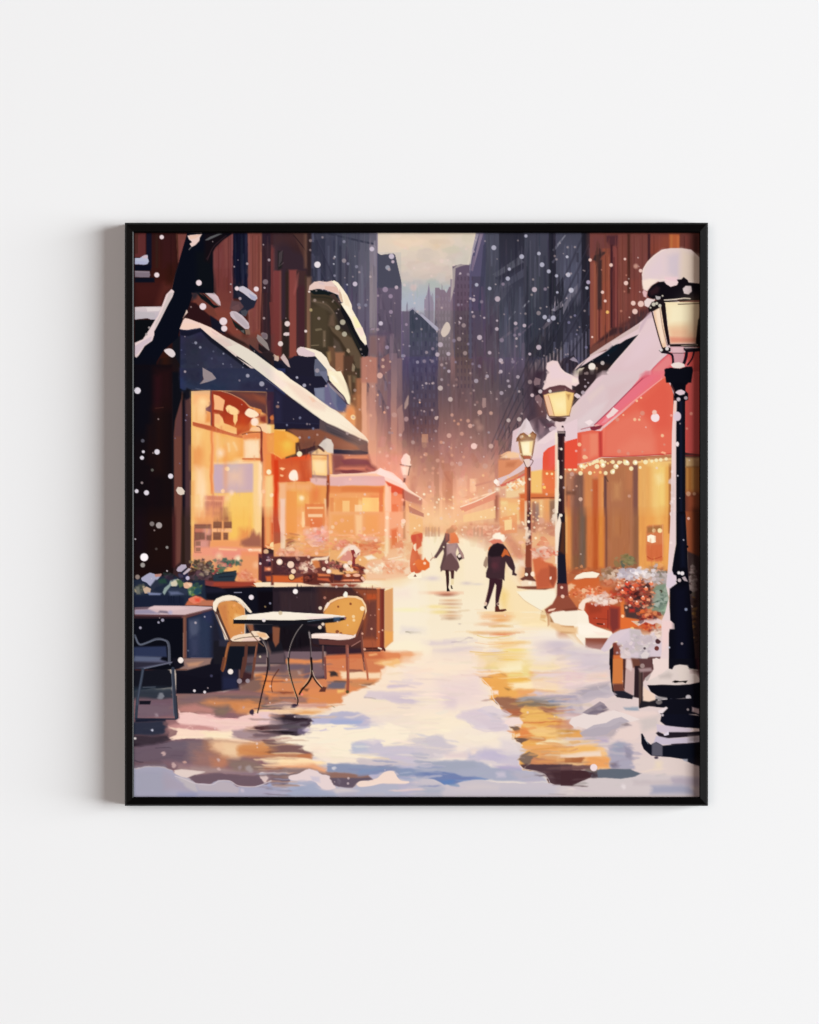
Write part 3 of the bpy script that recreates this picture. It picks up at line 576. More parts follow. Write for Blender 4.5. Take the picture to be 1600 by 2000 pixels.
R(1365,935,1530,1040,'caa878',6); R(1365,1040,1530,1330,'c08244',6); R(1400,1050,1430,1330,'a8682c',4,.6); R(1440,1040,1475,1340,'cc9a54',8,.7); R(1365,1330,1530,1640,'a85436',20,c2='a04c34'); R(1465,960,1535,1640,'5c3524',34,.85)
SM(20,1100,1200,1600,150,12,160,1.57,10,22,a=.4,ja=.015)
T(); XF(1100, 731, 1316, 731, 12); T(3,1)
# fairy lights
FL('75 1035 26 75 1062 22 132 1025 22 135 1062 20 195 1110 24 205 1030 26 235 1040 20 20 1060 14 262 1025 14 300 1010 18 330 1000 16 350 985 20 378 1035 26 380 975 22 432 980 26 445 1020 28 470 985 14 475 1108 22 300 1108 22 555 985 22 590 1035 28 625 990 22 650 985 12 552 1095 26 562 1080 18 700 990 30 720 1000 22 760 1058 24 805 990 28 860 1045 16 920 985 26 990 975 18 1040 965 20 1090 960 20 1150 950 18','f3e4b4',.95,1.5)
FL('230 1010 10 275 1000 10 410 990 12 500 1000 12 530 985 10 610 1010 10 680 965 10 880 970 12 960 960 12 1010 990 12 350 1100 10 415 1100 16 210 1070 12 110 1040 12','f8cc80',.9); FL('715 985 12 600 1030 12 560 1095 10 445 1015 12 205 1030 10 810 990 12','fffdf0')
FL('78 742 16 182 790 22 240 930 24 262 935 14 85 912 14 1108 690 18 850 512 14 800 510 18 870 268 12 822 302 14 672 460 10','f0b890'); FL('240 850 16 885 440 26 1430 445 18 1382 612 12 1130 790 12 625 865 22 605 510 22 725 890 18 885 870 10','d8907c',.8,2); FL('1028 490 48','f0dcdc'); FL('1020 430 26','ecc0b0'); P('1085 880 1110 865 1150 880 1140 900','f4a884')
FL('85 1160 12 150 1255 12 318 1300 12 738 1365 18','c49078'); FL('195 1400 22','d0a894'); FL('1398 1340 26 1465 1340 18','d0a080',.8,2); FL('135 1568 12','a88474'); FL('975 1590 34','f4d0a0',.8,4)
FL('222 210 22 248 142 14 280 100 10 245 65 8','a898a0'); P('115 240 150 215 190 240 200 265 160 275','d8c4ca'); FL('1208 465 14','f0a090')
# ================================================================ left shop, window and awning underside
T(0,1)
R(0,-100,440,1700,'120c10',4); R(0,-100,240,700,'0d0c14',40); R(240,-60,440,400,'241012',20,.9); R(245,30,300,400,'301218',14,.8); R(250,400,330,1100,'2b1410',30,.8); R(330,300,430,1700,'1b0e0e',30,.6); R(160,580,210,1000,'201010',14,.7); L('250 385 340 375',8,'4a2a24',a=.8); R(170,1100,260,1640,'1a0c10',20,.5)
P('440 -20 650 -20 650 300 560 340 480 520 460 640 460 1700 440 1700','0e0f16',s=4); P('455 700 470 520 540 280 550 200 560 1700 460 1700','6a3f36',s=3); P('480 520 540 290 550 700 460 700','5c3a3c',s=4,a=.8); R(545,200,560,1700,'382420',4,.8); R(553,300,585,1700,'15101a',3); R(585,280,620,1700,'4a3238',6); R(620,250,650,1700,'54383a',6,.9); P('585 300 650 250 650 500 600 460','5a3a36',s=6,a=.7)
P('525 -60 1700 -60 1700 260 1500 200 960 200 860 180 560 180 525 160','2b3054',s=2); P('525 -60 740 -60 760 60 730 160 525 40','2a2a46',s=10,a=.8); P('540 60 700 110 900 90 1060 130 1060 200 560 180','26365a',s=16,a=.8); P('1060 0 1500 0 1500 180 1300 190 1060 180','2e3558',s=14,a=.7); P('1200 100 1600 90 1600 200 1200 190','2a2445',s=14,a=.6)
SM(540,-40,1500,170,80,40,80,.3,6,23,a=.5,ja=1.5,s=3)
P('775 -70 880 -10 920 40 925 55 840 90 745 115 780 60','a28c90'); L('780 60 860 80 925 52',6,'8c8ca0'); P('770 -10 790 60 760 100 780 30','3c2c44')
L('700 165 800 180 860 175',6,'8890a8',a=.7)
P('580 200 600 160 650 180 650 260 590 290','15141e',s=4)
# warm window
P('650 195 860 185 1490 200 1700 400 1700 1700 650 1700','eeb868')
P('650 195 855 190 858 370 810 390 812 410 865 440 865 580 665 540','efc27c'); P('660 210 840 210 850 340 740 380 670 330','f2be7c',s=14,a=.8); D(778,320,48,'f6e29c',.9,12); P('670 360 800 350 805 540 680 530','f4d288',s=10,a=.8); R(808,410,864,545,'e29a50',6); R(700,380,716,520,'e8b468',5,.6)
P('810 385 850 360 860 340 862 190 882 190 890 570 865 580 862 430 812 410','6a3e44'); R(870,200,890,600,'8a4434',4)
P('882 190 1010 195 1200 280 1300 380 1430 410 1400 490 1340 500 1160 690 880 590','a33c22'); P('890 200 1000 200 1100 240 1250 330 1300 400 1200 470 1040 440 900 260','96341e',s=6,a=.8); P('1160 460 1300 480 1320 640 1160 690 1000 560 1040 470','b04424',s=8,a=.9); P('1200 440 1260 500 1260 600 1180 600','c04820',s=10,a=.6)
P('900 230 960 250 1025 300 1005 420 905 400','f0be80'); P('930 425 1000 420 1000 440 950 450','a04a28'); P('1035 390 1050 360 1080 350 1130 375 1185 420 1180 445 1150 460 1100 455 1050 430','f6dc94',sm=0); P('1120 460 1165 455 1165 520 1140 570 1120 530','f2d084'); P('905 450 960 455 1000 500 1020 550 1100 580 1155 600 1155 670 1050 650 905 590','f2cc80'); P('905 440 960 460 990 490 960 560 905 560','f0b878',s=6,a=.8)
P('990 195 1490 205 1490 450 1440 430 1300 360 1200 280','5e3c38',s=3); P('1120 200 1340 210 1460 280 1480 330 1300 300 1200 240','7a4434',s=10,a=.9); P('1340 230 1490 260 1490 350 1380 290','8a5038',s=8,a=.8); L('990 195 1100 230 1240 310 1310 380 1430 410',7,'e8a470'); P('1310 370 1430 400 1440 425 1400 450 1350 410','d8904c'); P('1400 470 1490 450 1490 560 1410 530','8a3c2c',s=8)
P('1245 445 1280 390 1330 400 1400 450 1385 480 1340 495 1290 485','f7ecc0',sm=1); FL('1355 540 44','f9eccc')
P('1380 560 1480 550 1540 580 1540 670 1500 700 1490 940 1440 950 1430 640','f3d6a0',s=3); P('1300 640 1320 600 1400 590 1430 640','f2cf98')
P('665 535 880 590 1160 680 1225 690 1225 720 1160 710 880 645 668 580','c0633a'); P('670 545 880 600 880 640 668 575','b05a38',a=.6)
P('668 590 868 640 868 1360 655 1360','efc06e',s=2); P('680 610 780 640 760 800 690 830','f4dc8e',s=16,a=.8); P('790 650 860 660 860 1000 760 980','f2cc74',s=16,a=.7); P('660 820 720 850 730 1050 660 1060','e09a54',s=18,a=.8); P('700 1040 780 1060 770 1360 690 1360','f8e8b4',s=18,a=.85); P('790 1060 860 1060 860 1360 790 1360','f4d48c',s=10,a=.7)
R(868,640,892,1340,'e08a4c',4); R(888,650,905,1340,'f0a868',3,.8)
P('905 650 1225 720 1225 990 905 1000','edb458'); P('920 670 960 680 980 960 925 970','f4d494',s=14,a=.8); P('1000 720 1040 720 1040 780 1000 780','e4cc74',s=14,a=.7); D(980,880,36,'f6eccc',.9,12); L('1060 780 1070 860',18,'efe0a0',a=.8,s=5); L('1120 770 1155 850',20,'f3dc9c',a=.8,s=5); P('1160 720 1225 720 1225 960 1180 980','e8a048',s=16,a=.7)
P('905 985 1430 975 1430 1010 905 1010','f4d494',s=5); D(1190,970,40,'f8ecb4',.9,12,22)
P('1225 670 1420 655 1425 960 1235 970','e8a860'); P('1225 675 1415 660 1415 720 1230 730','e08c50',s=5); P('1235 745 1410 735 1412 950 1240 955','f4e0ac',s=7); P('1280 770 1390 770 1390 900 1290 900','f5e8b8',s=14,a=.8); L('1225 950 1430 955',16,'c86c38'); L('1225 975 1430 968',6,'e89858')
L('1220 675 1300 660 1425 650',9,'6a2c20'); L('1380 585 1420 600 1435 650',10,'5a241c'); R(1420,640,1445,1640,'8c3c28',2); R(1436,640,1446,1640,'5e2a24',2)
P('905 1010 1350 1005 1355 1330 905 1335','c6b4b4',s=3); P('1030 1060 1220 1060 1240 1230 1050 1220','e8cca4',s=36,a=.9); P('1240 1040 1340 1040 1340 1320 1250 1320','c8b2b0',s=14,a=.7); P('920 1020 1020 1020 1020 1320 920 1320','c4b0b6',s=12,a=.7); P('1060 1010 1150 1010 1150 1060 1060 1060','c8c0b4',s=20,a=.8); P('930 1010 1080 1010 1000 1040','b8acb0',s=6,a=.6); D(1052,1060,26,'f8ecb8')
P('905 1335 1440 1330 1440 1700 905 1700','efcf6e',s=3); P('1100 1340 1350 1340 1350 1600 1100 1600','f1d068',s=20,a=.7); P('1340 985 1440 985 1440 1640 1350 1640','f3d890',s=5); R(1400,1000,1432,1640,'f8e6b8',5,.9); P('650 1360 780 1360 790 1650 650 1650','f3d68e',s=4); R(650,1200,680,1640,'e8a860',8,.8); P('900 1330 1060 1330 1050 1500 900 1400','eec480',s=12,a=.7); R(700,1500,760,1640,'f8eab8',14,.6)
D(1050,1385,34,'f6e0a0',.8,12); D(1000,1310,22,'f8dca8'); D(1100,1330,26,'f6e0c0',.8,6)
# notices in the window
P('790 1365 1020 1360 1020 1400 1000 1600 790 1600','e8a47c',s=3,a=.85)
for i in range(8): R(792+i*27,1370,810+i*27,1402,'c27c5c',4,.9)
for i in range(8): R(792+i*26,1430,812+i*26,1496,'9c5c4c' if i!=2 else 'b87860',4,.95)
R(800,1520,960,1640,'dc8c68',8,.8); R(970,1540,1065,1610,'8e5848',4)
# right of the post
P('1445 640 1500 660 1700 640 1700 1700 1445 1700','e68e50'); P('1480 680 1700 660 1700 890 1500 880','ea9a50',s=5); P('1470 900 1560 900 1560 1100 1460 1100','e8924c',s=5); P('1540 900 1700 900 1700 1700 1570 1700','d8582c',s=4); P('1465 1140 1560 1130 1565 1640 1470 1640','f0c278',s=5); R(1490,1150,1540,1600,'f4d494',10,.8); D(1510,1095,28,'f8ecc0'); D(1545,1355,22,'f8e0b0'); D(1455,1310,22,'f0b888'); L('1530 885 1700 885',6,'f2b468')
P('1490 200 1620 200 1620 560 1500 560','3c2436',s=4); P('1540 460 1575 450 1575 560 1530 560','8a4a34'); R(1500,300,1535,460,'4c2c38',5)
FL('50 188 36 268 872 30 100 938 22 115 870 16 420 1143 28 40 1310 22 150 1328 28','dcd4dc'); FL('108 748 20','54525c'); FL('215 1075 16','5c5a54'); P('480 1300 500 1262 545 1268 578 1310 570 1345 530 1355 500 1340','dcccbc')
FL('1280 22 20 1437 113 28','a4a0b8'); FL('1188 75 12 1492 170 8 600 460 8 588 520 8 470 720 6 520 1000 6','7c7088'); FL('1550 490 26','c87040')
# ================================================================ the snowy street
T()
P('262 1290 262 1562 1368 1562 1368 1150 1060 1060 900 1010 700 1010 600 1100','f0e0cc')
C(600, 1370, '1010:f2c898 1040:f0d0a4 1080:f2dcb8 1140:f3e2c4 1250:f4e6cc 1340:f3e3cc 1420:ecdccb 1500:c8bcc0 1560:c0b6ba')
C(820, 1000, '1025:e9b888 1050:f2d8b0 1100:f5e4c0 1200:f5e7cb', .6, 30)
T(2,2)
P('0 0 1700 0 1700 560 1180 800 900 560 640 340 560 300 480 240 430 200 200 190 0 200','e8b283',s=6); P('0 0 300 0 300 130 0 150','e8bb8c',s=20,a=.8)
P('430 100 600 60 720 120 780 240 760 350 700 340 620 290 560 300 500 230 440 230','cf8f6e',s=10,a=.8); P('640 120 900 60 1000 200 1100 300 1160 420 1160 560 1040 420 960 260 900 180 760 340 700 350','c88068',s=10,a=.7)
P('0 90 60 100 200 110 260 200 0 210','e0a878',s=8,a=.8)
for i, x in enumerate((85,100,128,150,180,205)): R(x,120,x+8,200+(i%3)*6,'c48e68',3,.8)
P('500 240 640 300 720 350 760 380 720 520 720 720 500 720 480 460 460 240','f5e4c6',s=8); P('940 480 1160 480 1100 640 1120 760 1080 820 960 760','f2dcc0',s=16); P('0 200 250 200 200 420 240 720 0 720','f5e6ca',s=16,a=.9)
P('950 560 1180 820 1500 1080 1600 1300 1300 1200 900 1100 880 830','f5dcae',s=20,a=.9); P('900 840 980 820 1000 1060 1200 1200 1600 1240 1000 1130 870 1060','f4d8a0',s=24,a=.8); P('910 780 980 860 950 1000 900 920','ecc878',s=14,a=.7)
P('1080 830 1230 820 1500 820 1530 900 1400 1010 1350 1045 1150 910','f4ead2',s=3); L('1100 860 1180 940 1300 1010 1390 1060',5,'c8a888'); L('1370 1050 1360 1090 1390 1140',10,'9c7048'); P('1350 1060 1400 1040 1420 1080 1400 1180 1350 1150','e0b880',s=3)
# warm reflections
rows = [(300,860,90,22,'a0604c'),(270,845,160,14,'e8a888'),(340,930,70,10,'d8a880'),(340,970,80,10,'c89878'),(345,1010,60,8,'d8b080'),(340,1060,60,10,'c89c78'),(345,1100,70,12,'d8a880'),(345,1130,50,8,'b89070'),(180,1000,110,18,'f3dc9c'),(230,1060,90,20,'eed898'),
        (840,1070,150,14,'f0c898'),(880,1110,140,26,'ecb078'),(900,1150,90,22,'e8a868'),(740,1110,60,26,'f0c498'),(760,1190,110,18,'e8b890'),(900,1215,90,10,'dca868'),(880,1290,240,12,'dca070'),(920,1310,90,10,'e07c48'),(640,1285,70,8,'e0b070'),(1000,1400,160,16,'f0c078'),(960,1440,120,20,'efc888'),(1060,1480,120,22,'f0d480'),(900,1525,300,14,'eec880'),(1000,1560,160,16,'ecc070'),(780,1535,160,10,'f0d070'),(1000,1590,130,16,'e8b850'),(1120,1400,60,10,'ecc890')]
for x, y, rx, ry, c in rows: D(x, y, rx, c, .85, 6, ry)
G(140,680,80,28,'d8c8c8',.8); G(520,735,60,20,'d4c4c0',.8); G(640,745,60,14,'d8ccc4',.7)
for x, y, rx, ry in ((200,1390,230,16),(460,1375,120,10),(120,1410,160,12),(420,1470,200,14),(540,1450,100,14),(350,1500,140,18),(600,1560,120,16),(850,1510,70,30)): D(x, y, rx, 'd3c4cc', .7, 10, ry)
L('350 1390 440 1385 520 1350 590 1345',9,'b8a8ac',a=.8); D(468,1185,16,'b8a8a0',.8,1,5)
P('1280 1440 1400 1380 1700 1400 1700 1600 1280 1600','d8c4c8',s=30,a=.8); G(1560,1480,60,30,'c4b4c0',.8); P('1270 1330 1600 1300 1700 1400 1280 1420','f2dcd0',s=20,a=.6)
T(1,2)
P('1300 680 1600 680 1700 1000 1700 1700 1300 1700 1240 1500 1300 1400','f5e8d0',s=3); P('1100 620 1480 640 1500 700 1380 760 1200 770','f2d8b0',s=20)
P('1230 1450 1350 1400 1500 1380 1700 1500 1500 1560 1300 1540','f6edd0',s=8,a=.8); D(1480,1035,110,'f4ecb4',.9,8,14); P('1300 820 1480 810 1490 890 1320 900','f2ddd0',s=20,a=.8); L('1460 1290 1490 1290 1520 1305',14,'8c8468'); P('1400 1240 1600 1240 1600 1290 1400 1280','dcd0d0',s=16,a=.8)
P('1200 1490 1500 1500 1560 1560 1400 1590 1200 1600 800 1600 560 1640 540 1540 900 1510','dc8858',s=6); P('1380 1520 1540 1530 1540 1570 1400 1580','eaa068',s=4); P('560 1520 800 1510 1200 1510 1200 1700 560 1700','c87048',s=8); L('1060 1540 1150 1530',14,'e8a870')
P('0 1480 390 1440 560 1440 560 1700 0 1700','746068',s=8)
# ---- bottom row
T(0,3)
P('0 340 1000 340 1200 290 1700 200 1700 1700 0 1700','8a6468',s=6)
P('0 100 440 100 440 300 0 340','15161f'); P('0 0 430 0 120 90 20 90','33303c'); P('20 80 100 80 420 100 20 110','4a2828')
P('0 300 460 300 460 430 250 430 70 420 0 440','26303c',s=10,a=.9); P('60 440 440 430 450 520 440 620 60 640 60 500','6f5662',s=6); P('60 480 440 500 440 600 60 640','74606a',s=10,a=.8)
P('460 380 700 350 800 370 1000 380 1100 360 1420 380 1430 440 1000 520 1000 600 480 600','8a6a62',s=10); P('500 420 700 370 900 400 700 480 520 480','7c6468',s=12,a=.8); P('900 400 1200 390 1430 400 1400 450 1000 430','746060',s=6); 
P('800 470 860 440 1150 450 1430 440 1430 580 1200 590 1080 550 860 500','cc8858',s=12); P('1080 470 1430 450 1430 560 1150 560','cb8450',s=14); P('1180 500 1420 500 1400 590 1170 570','d89464',s=12,a=.8); P('870 520 1060 500 1080 540 1000 600 900 600 880 570','7c6660',s=10); D(980,560,60,'88705e',.8,6,26); P('500 520 700 490 900 540 880 590 600 590 500 570','c0847c',s=8,a=.8)
P('1340 150 1700 100 1700 400 1440 400 1430 350 1380 330','e08a4c',s=8); P('1180 200 1430 180 1430 310 1370 350 1180 330','806258',s=10); P('1440 390 1700 395 1700 440 1440 440','6c5450',s=6,a=.9); P('1440 440 1700 430 1700 490 1500 490','b87870',s=6); P('1440 490 1700 500 1700 540 1440 520','6f6458',s=6); P('1280 590 1560 530 1700 550 1700 600 1300 610','f4d0a4',s=6)
P('500 530 530 590 620 585 720 600 840 600 900 630 1180 640 1280 600 1560 570 1700 580 1700 690 1360 740 1300 780 1240 790 1150 850 1100 870 870 870 700 850 480 790 520 720 480 690 490 660 520 650','f0c8c0'); P('880 650 1400 680 1400 720 1100 740 900 700','f0ccc0',a=.8); P('1440 600 1600 590 1600 680 1440 690','ddc6cc',s=12,a=.8); L('900 640 1180 640',6,'f8b0b0'); P('720 600 880 600 890 630 760 620','ecb8b4',s=6); L('900 690 1200 700 1350 710',5,'dcb4ac',a=.8); L('620 585 820 625',7,'f8d8cc')
P('340 740 480 700 520 720 700 725 880 735 980 780 860 790 600 770 430 780','c8908c',s=5); P('380 680 500 670 520 710 400 740','9c7070',s=8,a=.8); L('600 760 640 740 680 760',8,'f8cfc4')
P('390 860 480 830 500 800 430 770 340 740 400 750 600 775 960 790 1120 790 1110 860 1340 900 1340 915 900 890 640 870 430 885','f8d8c2'); P('800 800 1110 790 1110 860 1000 900 820 880','f8e4c0',s=12,a=.9); P('380 780 470 780 480 820 400 840','9c7a74',s=8,a=.8); L('500 855 1100 860 1340 905 1700 900',8,'fbe8c8',a=.9)
P('1115 780 1300 780 1500 800 1560 870 1400 885 1250 885 1110 855','a68c90',s=6); P('1280 750 1400 740 1400 800 1250 790','b89078',s=8,a=.8); P('1370 740 1600 710 1700 700 1700 820 1540 810 1400 780','4e3234',s=3); P('1300 790 1540 820 1700 850 1700 900 1500 880','8c7474',s=8,a=.8); P('1540 860 1600 840 1700 840 1700 920 1560 890','f8dcc0',s=4)
P('0 690 340 680 380 700 340 820 260 830 0 830','2d3040',s=4); P('340 690 400 680 370 740 390 790 390 850 340 840','7c5a5c',s=6,a=.8); P('20 650 350 660 370 680 20 690','181c2c',s=3); P('0 830 380 830 400 880 300 940 100 960 0 940','3b3039',s=6); P('0 930 130 940 260 910 440 900 200 990 0 960','241a24',s=4); P('0 970 400 900 640 890 880 890 860 1100 500 1200 0 1200','6a5864',s=8); P('260 980 430 900 700 890 720 960 560 1000 420 1010','6e5e6a',s=6); L('240 985 330 975 430 980',6,'3a2c38')
P('620 900 880 890 920 1000 960 1100 800 1180 600 1120','80686c',s=12); P('800 900 1000 920 1200 930 1180 1060 1000 1160 860 1120','b47c5c',s=18,a=.9); P('860 900 1340 900 1500 920 1360 1000 1160 1090 1000 1060 900 1000','e8be98',s=14); P('1000 930 1160 920 1180 1080 1040 1060','ecc8a0',s=16,a=.8); P('1170 950 1300 920 1480 910 1530 1000 1480 1080 1300 1080 1180 1060','d08c58',s=10); P('1250 1000 1560 1010 1700 1040 1700 1100 1480 1090','c88050',s=8); P('1460 910 1700 900 1700 1000 1540 1000','6e5454',s=6); P('1490 1020 1700 1010 1700 1040 1520 1040','4e3434',s=4); P('1450 1110 1600 1080 1700 1090 1700 1160 1600 1160 1500 1140','f4dcb8',s=4); P('1460 1170 1700 1160 1700 1200 1500 1190','e8b898',s=6)
P('700 1020 900 1020 980 1100 1000 1200 860 1210 640 1160','9a7068',s=14,a=.9); P('860 1100 1060 1080 1060 1160 980 1220 880 1200','bc7c60',s=14,a=.8); P('1060 1120 1240 1100 1400 1140 1500 1200 1400 1300 1100 1250','887068',s=12); P('500 1150 950 1200 1200 1240 1500 1230 1500 1290 1200 1270 900 1280 640 1260 500 1240','a08482',s=8)
P('600 1300 660 1270 900 1260 1300 1290 1700 1290 1700 1400 1400 1400 1180 1390 900 1380 720 1370','6e5862',s=4); L('1060 1270 1200 1280 1400 1290',5,'4a3844'); P('950 1250 1380 1240 1400 1290 1060 1260','8c727c',s=5); P('0 1130 400 1130 500 1190 420 1200 150 1180 0 1200','6c545c',s=6); L('20 1115 60 1130 110 1135',6,'1a1420'); P('340 1120 640 1150 620 1200 400 1180','8a6870',s=10,a=.7)
P('460 1225 540 1215 800 1240 700 1270 620 1310 540 1300 480 1270','e0ccc4',s=4)
P('0 1210 160 1182 360 1190 440 1220 500 1280 620 1310 720 1370 880 1380 960 1340 1080 1345 1180 1400 1360 1405 1480 1370 1520 1340 1700 1360 1700 1700 0 1700','a8a4b8'); P('20 1210 340 1190 420 1300 480 1380 340 1490 20 1490','a09eae',s=20,a=.9); P('340 1240 420 1240 500 1340 620 1400 700 1490 340 1440','a89caa',s=14,a=.7); P('480 1310 640 1320 720 1380 720 1480 600 1420','bcb2b6',s=5); P('720 1380 900 1390 980 1345 1100 1360 1180 1410 1160 1480 740 1450','b8acb4',s=5); P('1480 1380 1580 1340 1700 1370 1700 1440 1500 1430','9aa2c4',s=6); P('500 1480 720 1480 700 1530 500 1520','8c90b4',s=10,a=.7); L('20 1210 160 1183 340 1190 430 1220',8,'c8b8b4')
SM(20,350,1600,1320,420,13,150,0,10,31,a=.4,ja=.05)
FL('345 1050 24 470 1170 24 955 1220 20 955 1110 18','c8a8a4',.9,2); P('1405 1270 1440 1245 1480 1270 1475 1340 1440 1360 1405 1330','d8c0bc',sm=1); D(1305,1210,36,'a89a9a',.8,4); D(1200,1200,22,'a08c90',.8,4); D(1220,1445,26,'c8bcc8',.8,4); FL('588 1137 12 1230 525 12','c89c90'); D(240,610,24,'9c8890',.8,4); D(1336,575,28,'3a2c3c'); D(300,390,34,'8a8c94',.8,3); FL('195 775 14','c8c8d8'); D(20,870,14,'e8dcd8')
T(1,3)
P('-100 500 720 480 740 400 1000 300 1180 200 1180 100 1200 -20 -100 -20','d88a58',s=4); P('0 30 530 30 560 120 520 200 400 200 0 210','6e5c66',s=6); P('0 130 300 100 300 200 0 220','9c7460',s=8,a=.8); P('550 -10 1000 0 1180 30 1180 130 800 120 560 130','cf7f55',s=5); P('1080 20 1350 0 1440 60 1300 80 1180 60','efc080',s=6); P('1160 100 1240 80 1200 140 1180 200','f4dcc0',s=4)
P('580 130 640 120 700 180 600 180','3c3030',s=3); P('700 130 1160 130 1180 200 760 210','f3d8b4',s=5); P('820 105 940 105 960 130 830 140','8c5848',s=3); P('400 180 540 170 550 210 430 215','2f2838',s=3)
P('0 220 400 200 600 240 560 300 300 320 0 350','cc8458',s=8); P('560 240 780 240 780 320 580 320','6c6470',s=5); L('640 240 800 240 860 240',10,'5a4a48'); P('810 240 1150 230 1100 270 900 300 840 290','c88a5c',s=5); P('960 270 1090 250 1060 280 960 290','8c6c58',s=4); P('0 340 200 345 180 365 0 370','7c4434',s=4); P('270 320 350 320 330 350','6c4434',s=4); P('0 395 350 400 350 470 200 480 0 450','8c6c64',s=8); P('280 400 740 370 700 450 640 490 420 480','d88c54',s=8,a=.9); P('0 450 160 460 180 520 0 540','9c807c',s=6); P('180 490 560 480 560 540 240 530','c89080',s=8,a=.9); P('690 330 780 330 760 360 700 370','f0c070',s=4)
P('0 540 400 530 560 540 460 600 0 600','f0cca4',s=6); P('160 580 320 560 470 570 420 600 200 610','e0a468',s=6)
P('0 598 200 600 370 640 380 670 350 740 310 780 260 830 100 840 0 830','463844',s=2); P('0 600 340 640 330 690 100 670 0 640','2c2028',s=3); P('0 680 340 690 320 760 0 780','5e525c',s=5); P('0 780 200 790 240 805 100 820 0 815','221a20',s=3); P('240 760 330 740 350 780 300 830 240 810','6a5c74',s=4); P('0 600 30 610 0 640','d07840')
P('310 780 350 750 390 750 380 780 340 800','c4b4c4',s=4)
P('0 840 300 845 380 820 420 770 360 720 380 720 560 700 800 720 1200 680 1500 760 1500 1000 1300 1060 900 1100 0 1040','f7e8d0',s=3)
P('380 640 460 610 570 610 600 580 740 575 900 590 1040 640 1040 680 1180 720 940 740 800 720 600 705 480 710 380 720','b4b2cc',s=3); P('600 590 900 590 960 640 600 640','b8b4c6',s=6); P('620 650 940 660 940 700 800 710 600 700','a0aacc',s=5,a=.8); P('940 620 1100 640 1160 700 960 730','c8bcc8',s=12,a=.8); P('1040 620 1400 610 1240 680 1180 760 1040 720','ecdcd0',s=10,a=.8)
P('980 410 1040 350 1300 340 1600 350 1600 480 1400 490 1240 450 1100 420','d8ccd0',s=5); P('1200 400 1600 400 1560 490 1400 480','ccc0cc',s=12,a=.8); L('1260 290 1400 290 1480 275',36,'c0b4d0',16,a=.8,s=6); L('990 410 1100 420',14,'b8acac',a=.8); P('1380 120 1600 120 1600 260 1480 300','ecdcd4',s=20,a=.8); L('490 790 560 770',14,'d0c0d4'); L('620 745 680 738',12,'d0c4d0'); L('600 510 640 525',8,'8c7c60')
P('820 1000 850 940 900 915 1000 900 1050 880 1150 890 1200 960 1350 950 1600 940 1600 1200 1280 1100 1030 1045 840 1035','c9c0cc',s=5); P('830 980 860 930 1000 930 1020 1020 860 1030','b8bccb',s=8,a=.9); P('1020 900 1100 870 1160 900 1100 940','dccfd0',s=6); P('1480 880 1600 860 1600 960 1480 960','dccccc',s=10,a=.8); P('1200 950 1480 880 1500 950','ecdcc8',s=8,a=.8)
P('0 900 160 940 280 950 310 1000 390 1030 390 1060 120 1050 0 1040','7c5a58',s=4); P('0 1040 380 1040 390 1100 100 1085 0 1070','bd7650',s=5); P('0 1080 480 1110 560 1150 400 1180 0 1170','fbdcae',s=5); P('380 960 480 960 600 1020 400 1040','f4dcc8',s=14,a=.8); P('400 1050 900 1090 900 1150 560 1150 460 1100','f2e0cc',s=6); P('0 1160 400 1160 570 1200 570 1260 300 1220 0 1200','e8a67c',s=8); L('840 1045 1250 1100',10,'f8d8a8',a=.6)
P('0 1200 320 1210 560 1250 700 1260 1100 1300 1050 1340 940 1360 850 1420 600 1400 0 1420','8c6c64',s=8); P('600 1310 1040 1310 1080 1330 920 1350 850 1420 760 1415 640 1390','625462',s=3); P('560 1240 1050 1270 1040 1310 620 1310','8f6a60',s=6); P('0 1310 150 1320 120 1380 40 1390 0 1360','5a4c5c',s=4); P('0 1200 300 1215 200 1290 140 1290 0 1280','8c7674',s=6)
P('570 1145 900 1165 1300 1185 1500 1210 1600 1240 1600 1300 1380 1290 1300 1240 1200 1240 1060 1280 900 1270 580 1240','8b92ac',s=3); P('900 1210 1200 1200 1180 1250 1060 1280 900 1260','7f8fb0',s=6,a=.8); P('1300 1180 1600 1220 1600 1290 1380 1280','8a96b4',s=6,a=.8); P('1300 1180 1600 1180 1600 1220 1400 1200','c0bacc',s=4)
P('1040 1290 1060 1270 1160 1260 1180 1290 1080 1330','b8b0c4',s=3); P('0 1370 60 1390 140 1380 140 1330 130 1295 150 1280 190 1300 240 1260 340 1215 400 1235 440 1225 500 1270 570 1280 600 1340 620 1380 700 1410 860 1425 900 1400 920 1350 1000 1340 1040 1350 1100 1320 1200 1240 1280 1230 1340 1250 1390 1320 1600 1330 1600 1700 0 1700','b4b0c0'); P('150 1285 240 1265 340 1218 430 1230 500 1275 570 1285 610 1370 660 1420 540 1440 440 1360 380 1340 200 1340','e2cdcc'); P('400 1270 480 1290 480 1360 380 1340','c4bccc',s=8,a=.8); P('910 1360 1000 1345 1040 1355 1120 1320 1210 1245 1300 1235 1350 1300 1390 1340 1480 1350 1460 1380 1200 1370 1060 1400 920 1405','efd3c4'); P('1200 1260 1280 1240 1340 1280 1320 1320 1200 1310','ecd8c8',a=.8); P('1390 1290 1600 1300 1600 1340 1500 1330 1390 1320','9aa6c0',s=5); P('100 1370 440 1370 500 1430 660 1480 660 1520 100 1520','9da4bb',s=10,a=.8); P('900 1420 1200 1380 1380 1380 1380 1500 900 1490','b0b0c0',s=8); P('620 1420 860 1435 920 1460 660 1480','d0c4c4',s=6); D(75,1420,30,'e0c8c0'); P('0 1370 60 1400 40 1440 0 1440','a4aac8'); P('1400 1350 1600 1340 1600 1500 1400 1500','b8b0c4',s=10,a=.7)
SM(20,540,1600,1200,240,18,170,0,6,33,a=.35,ja=.06)
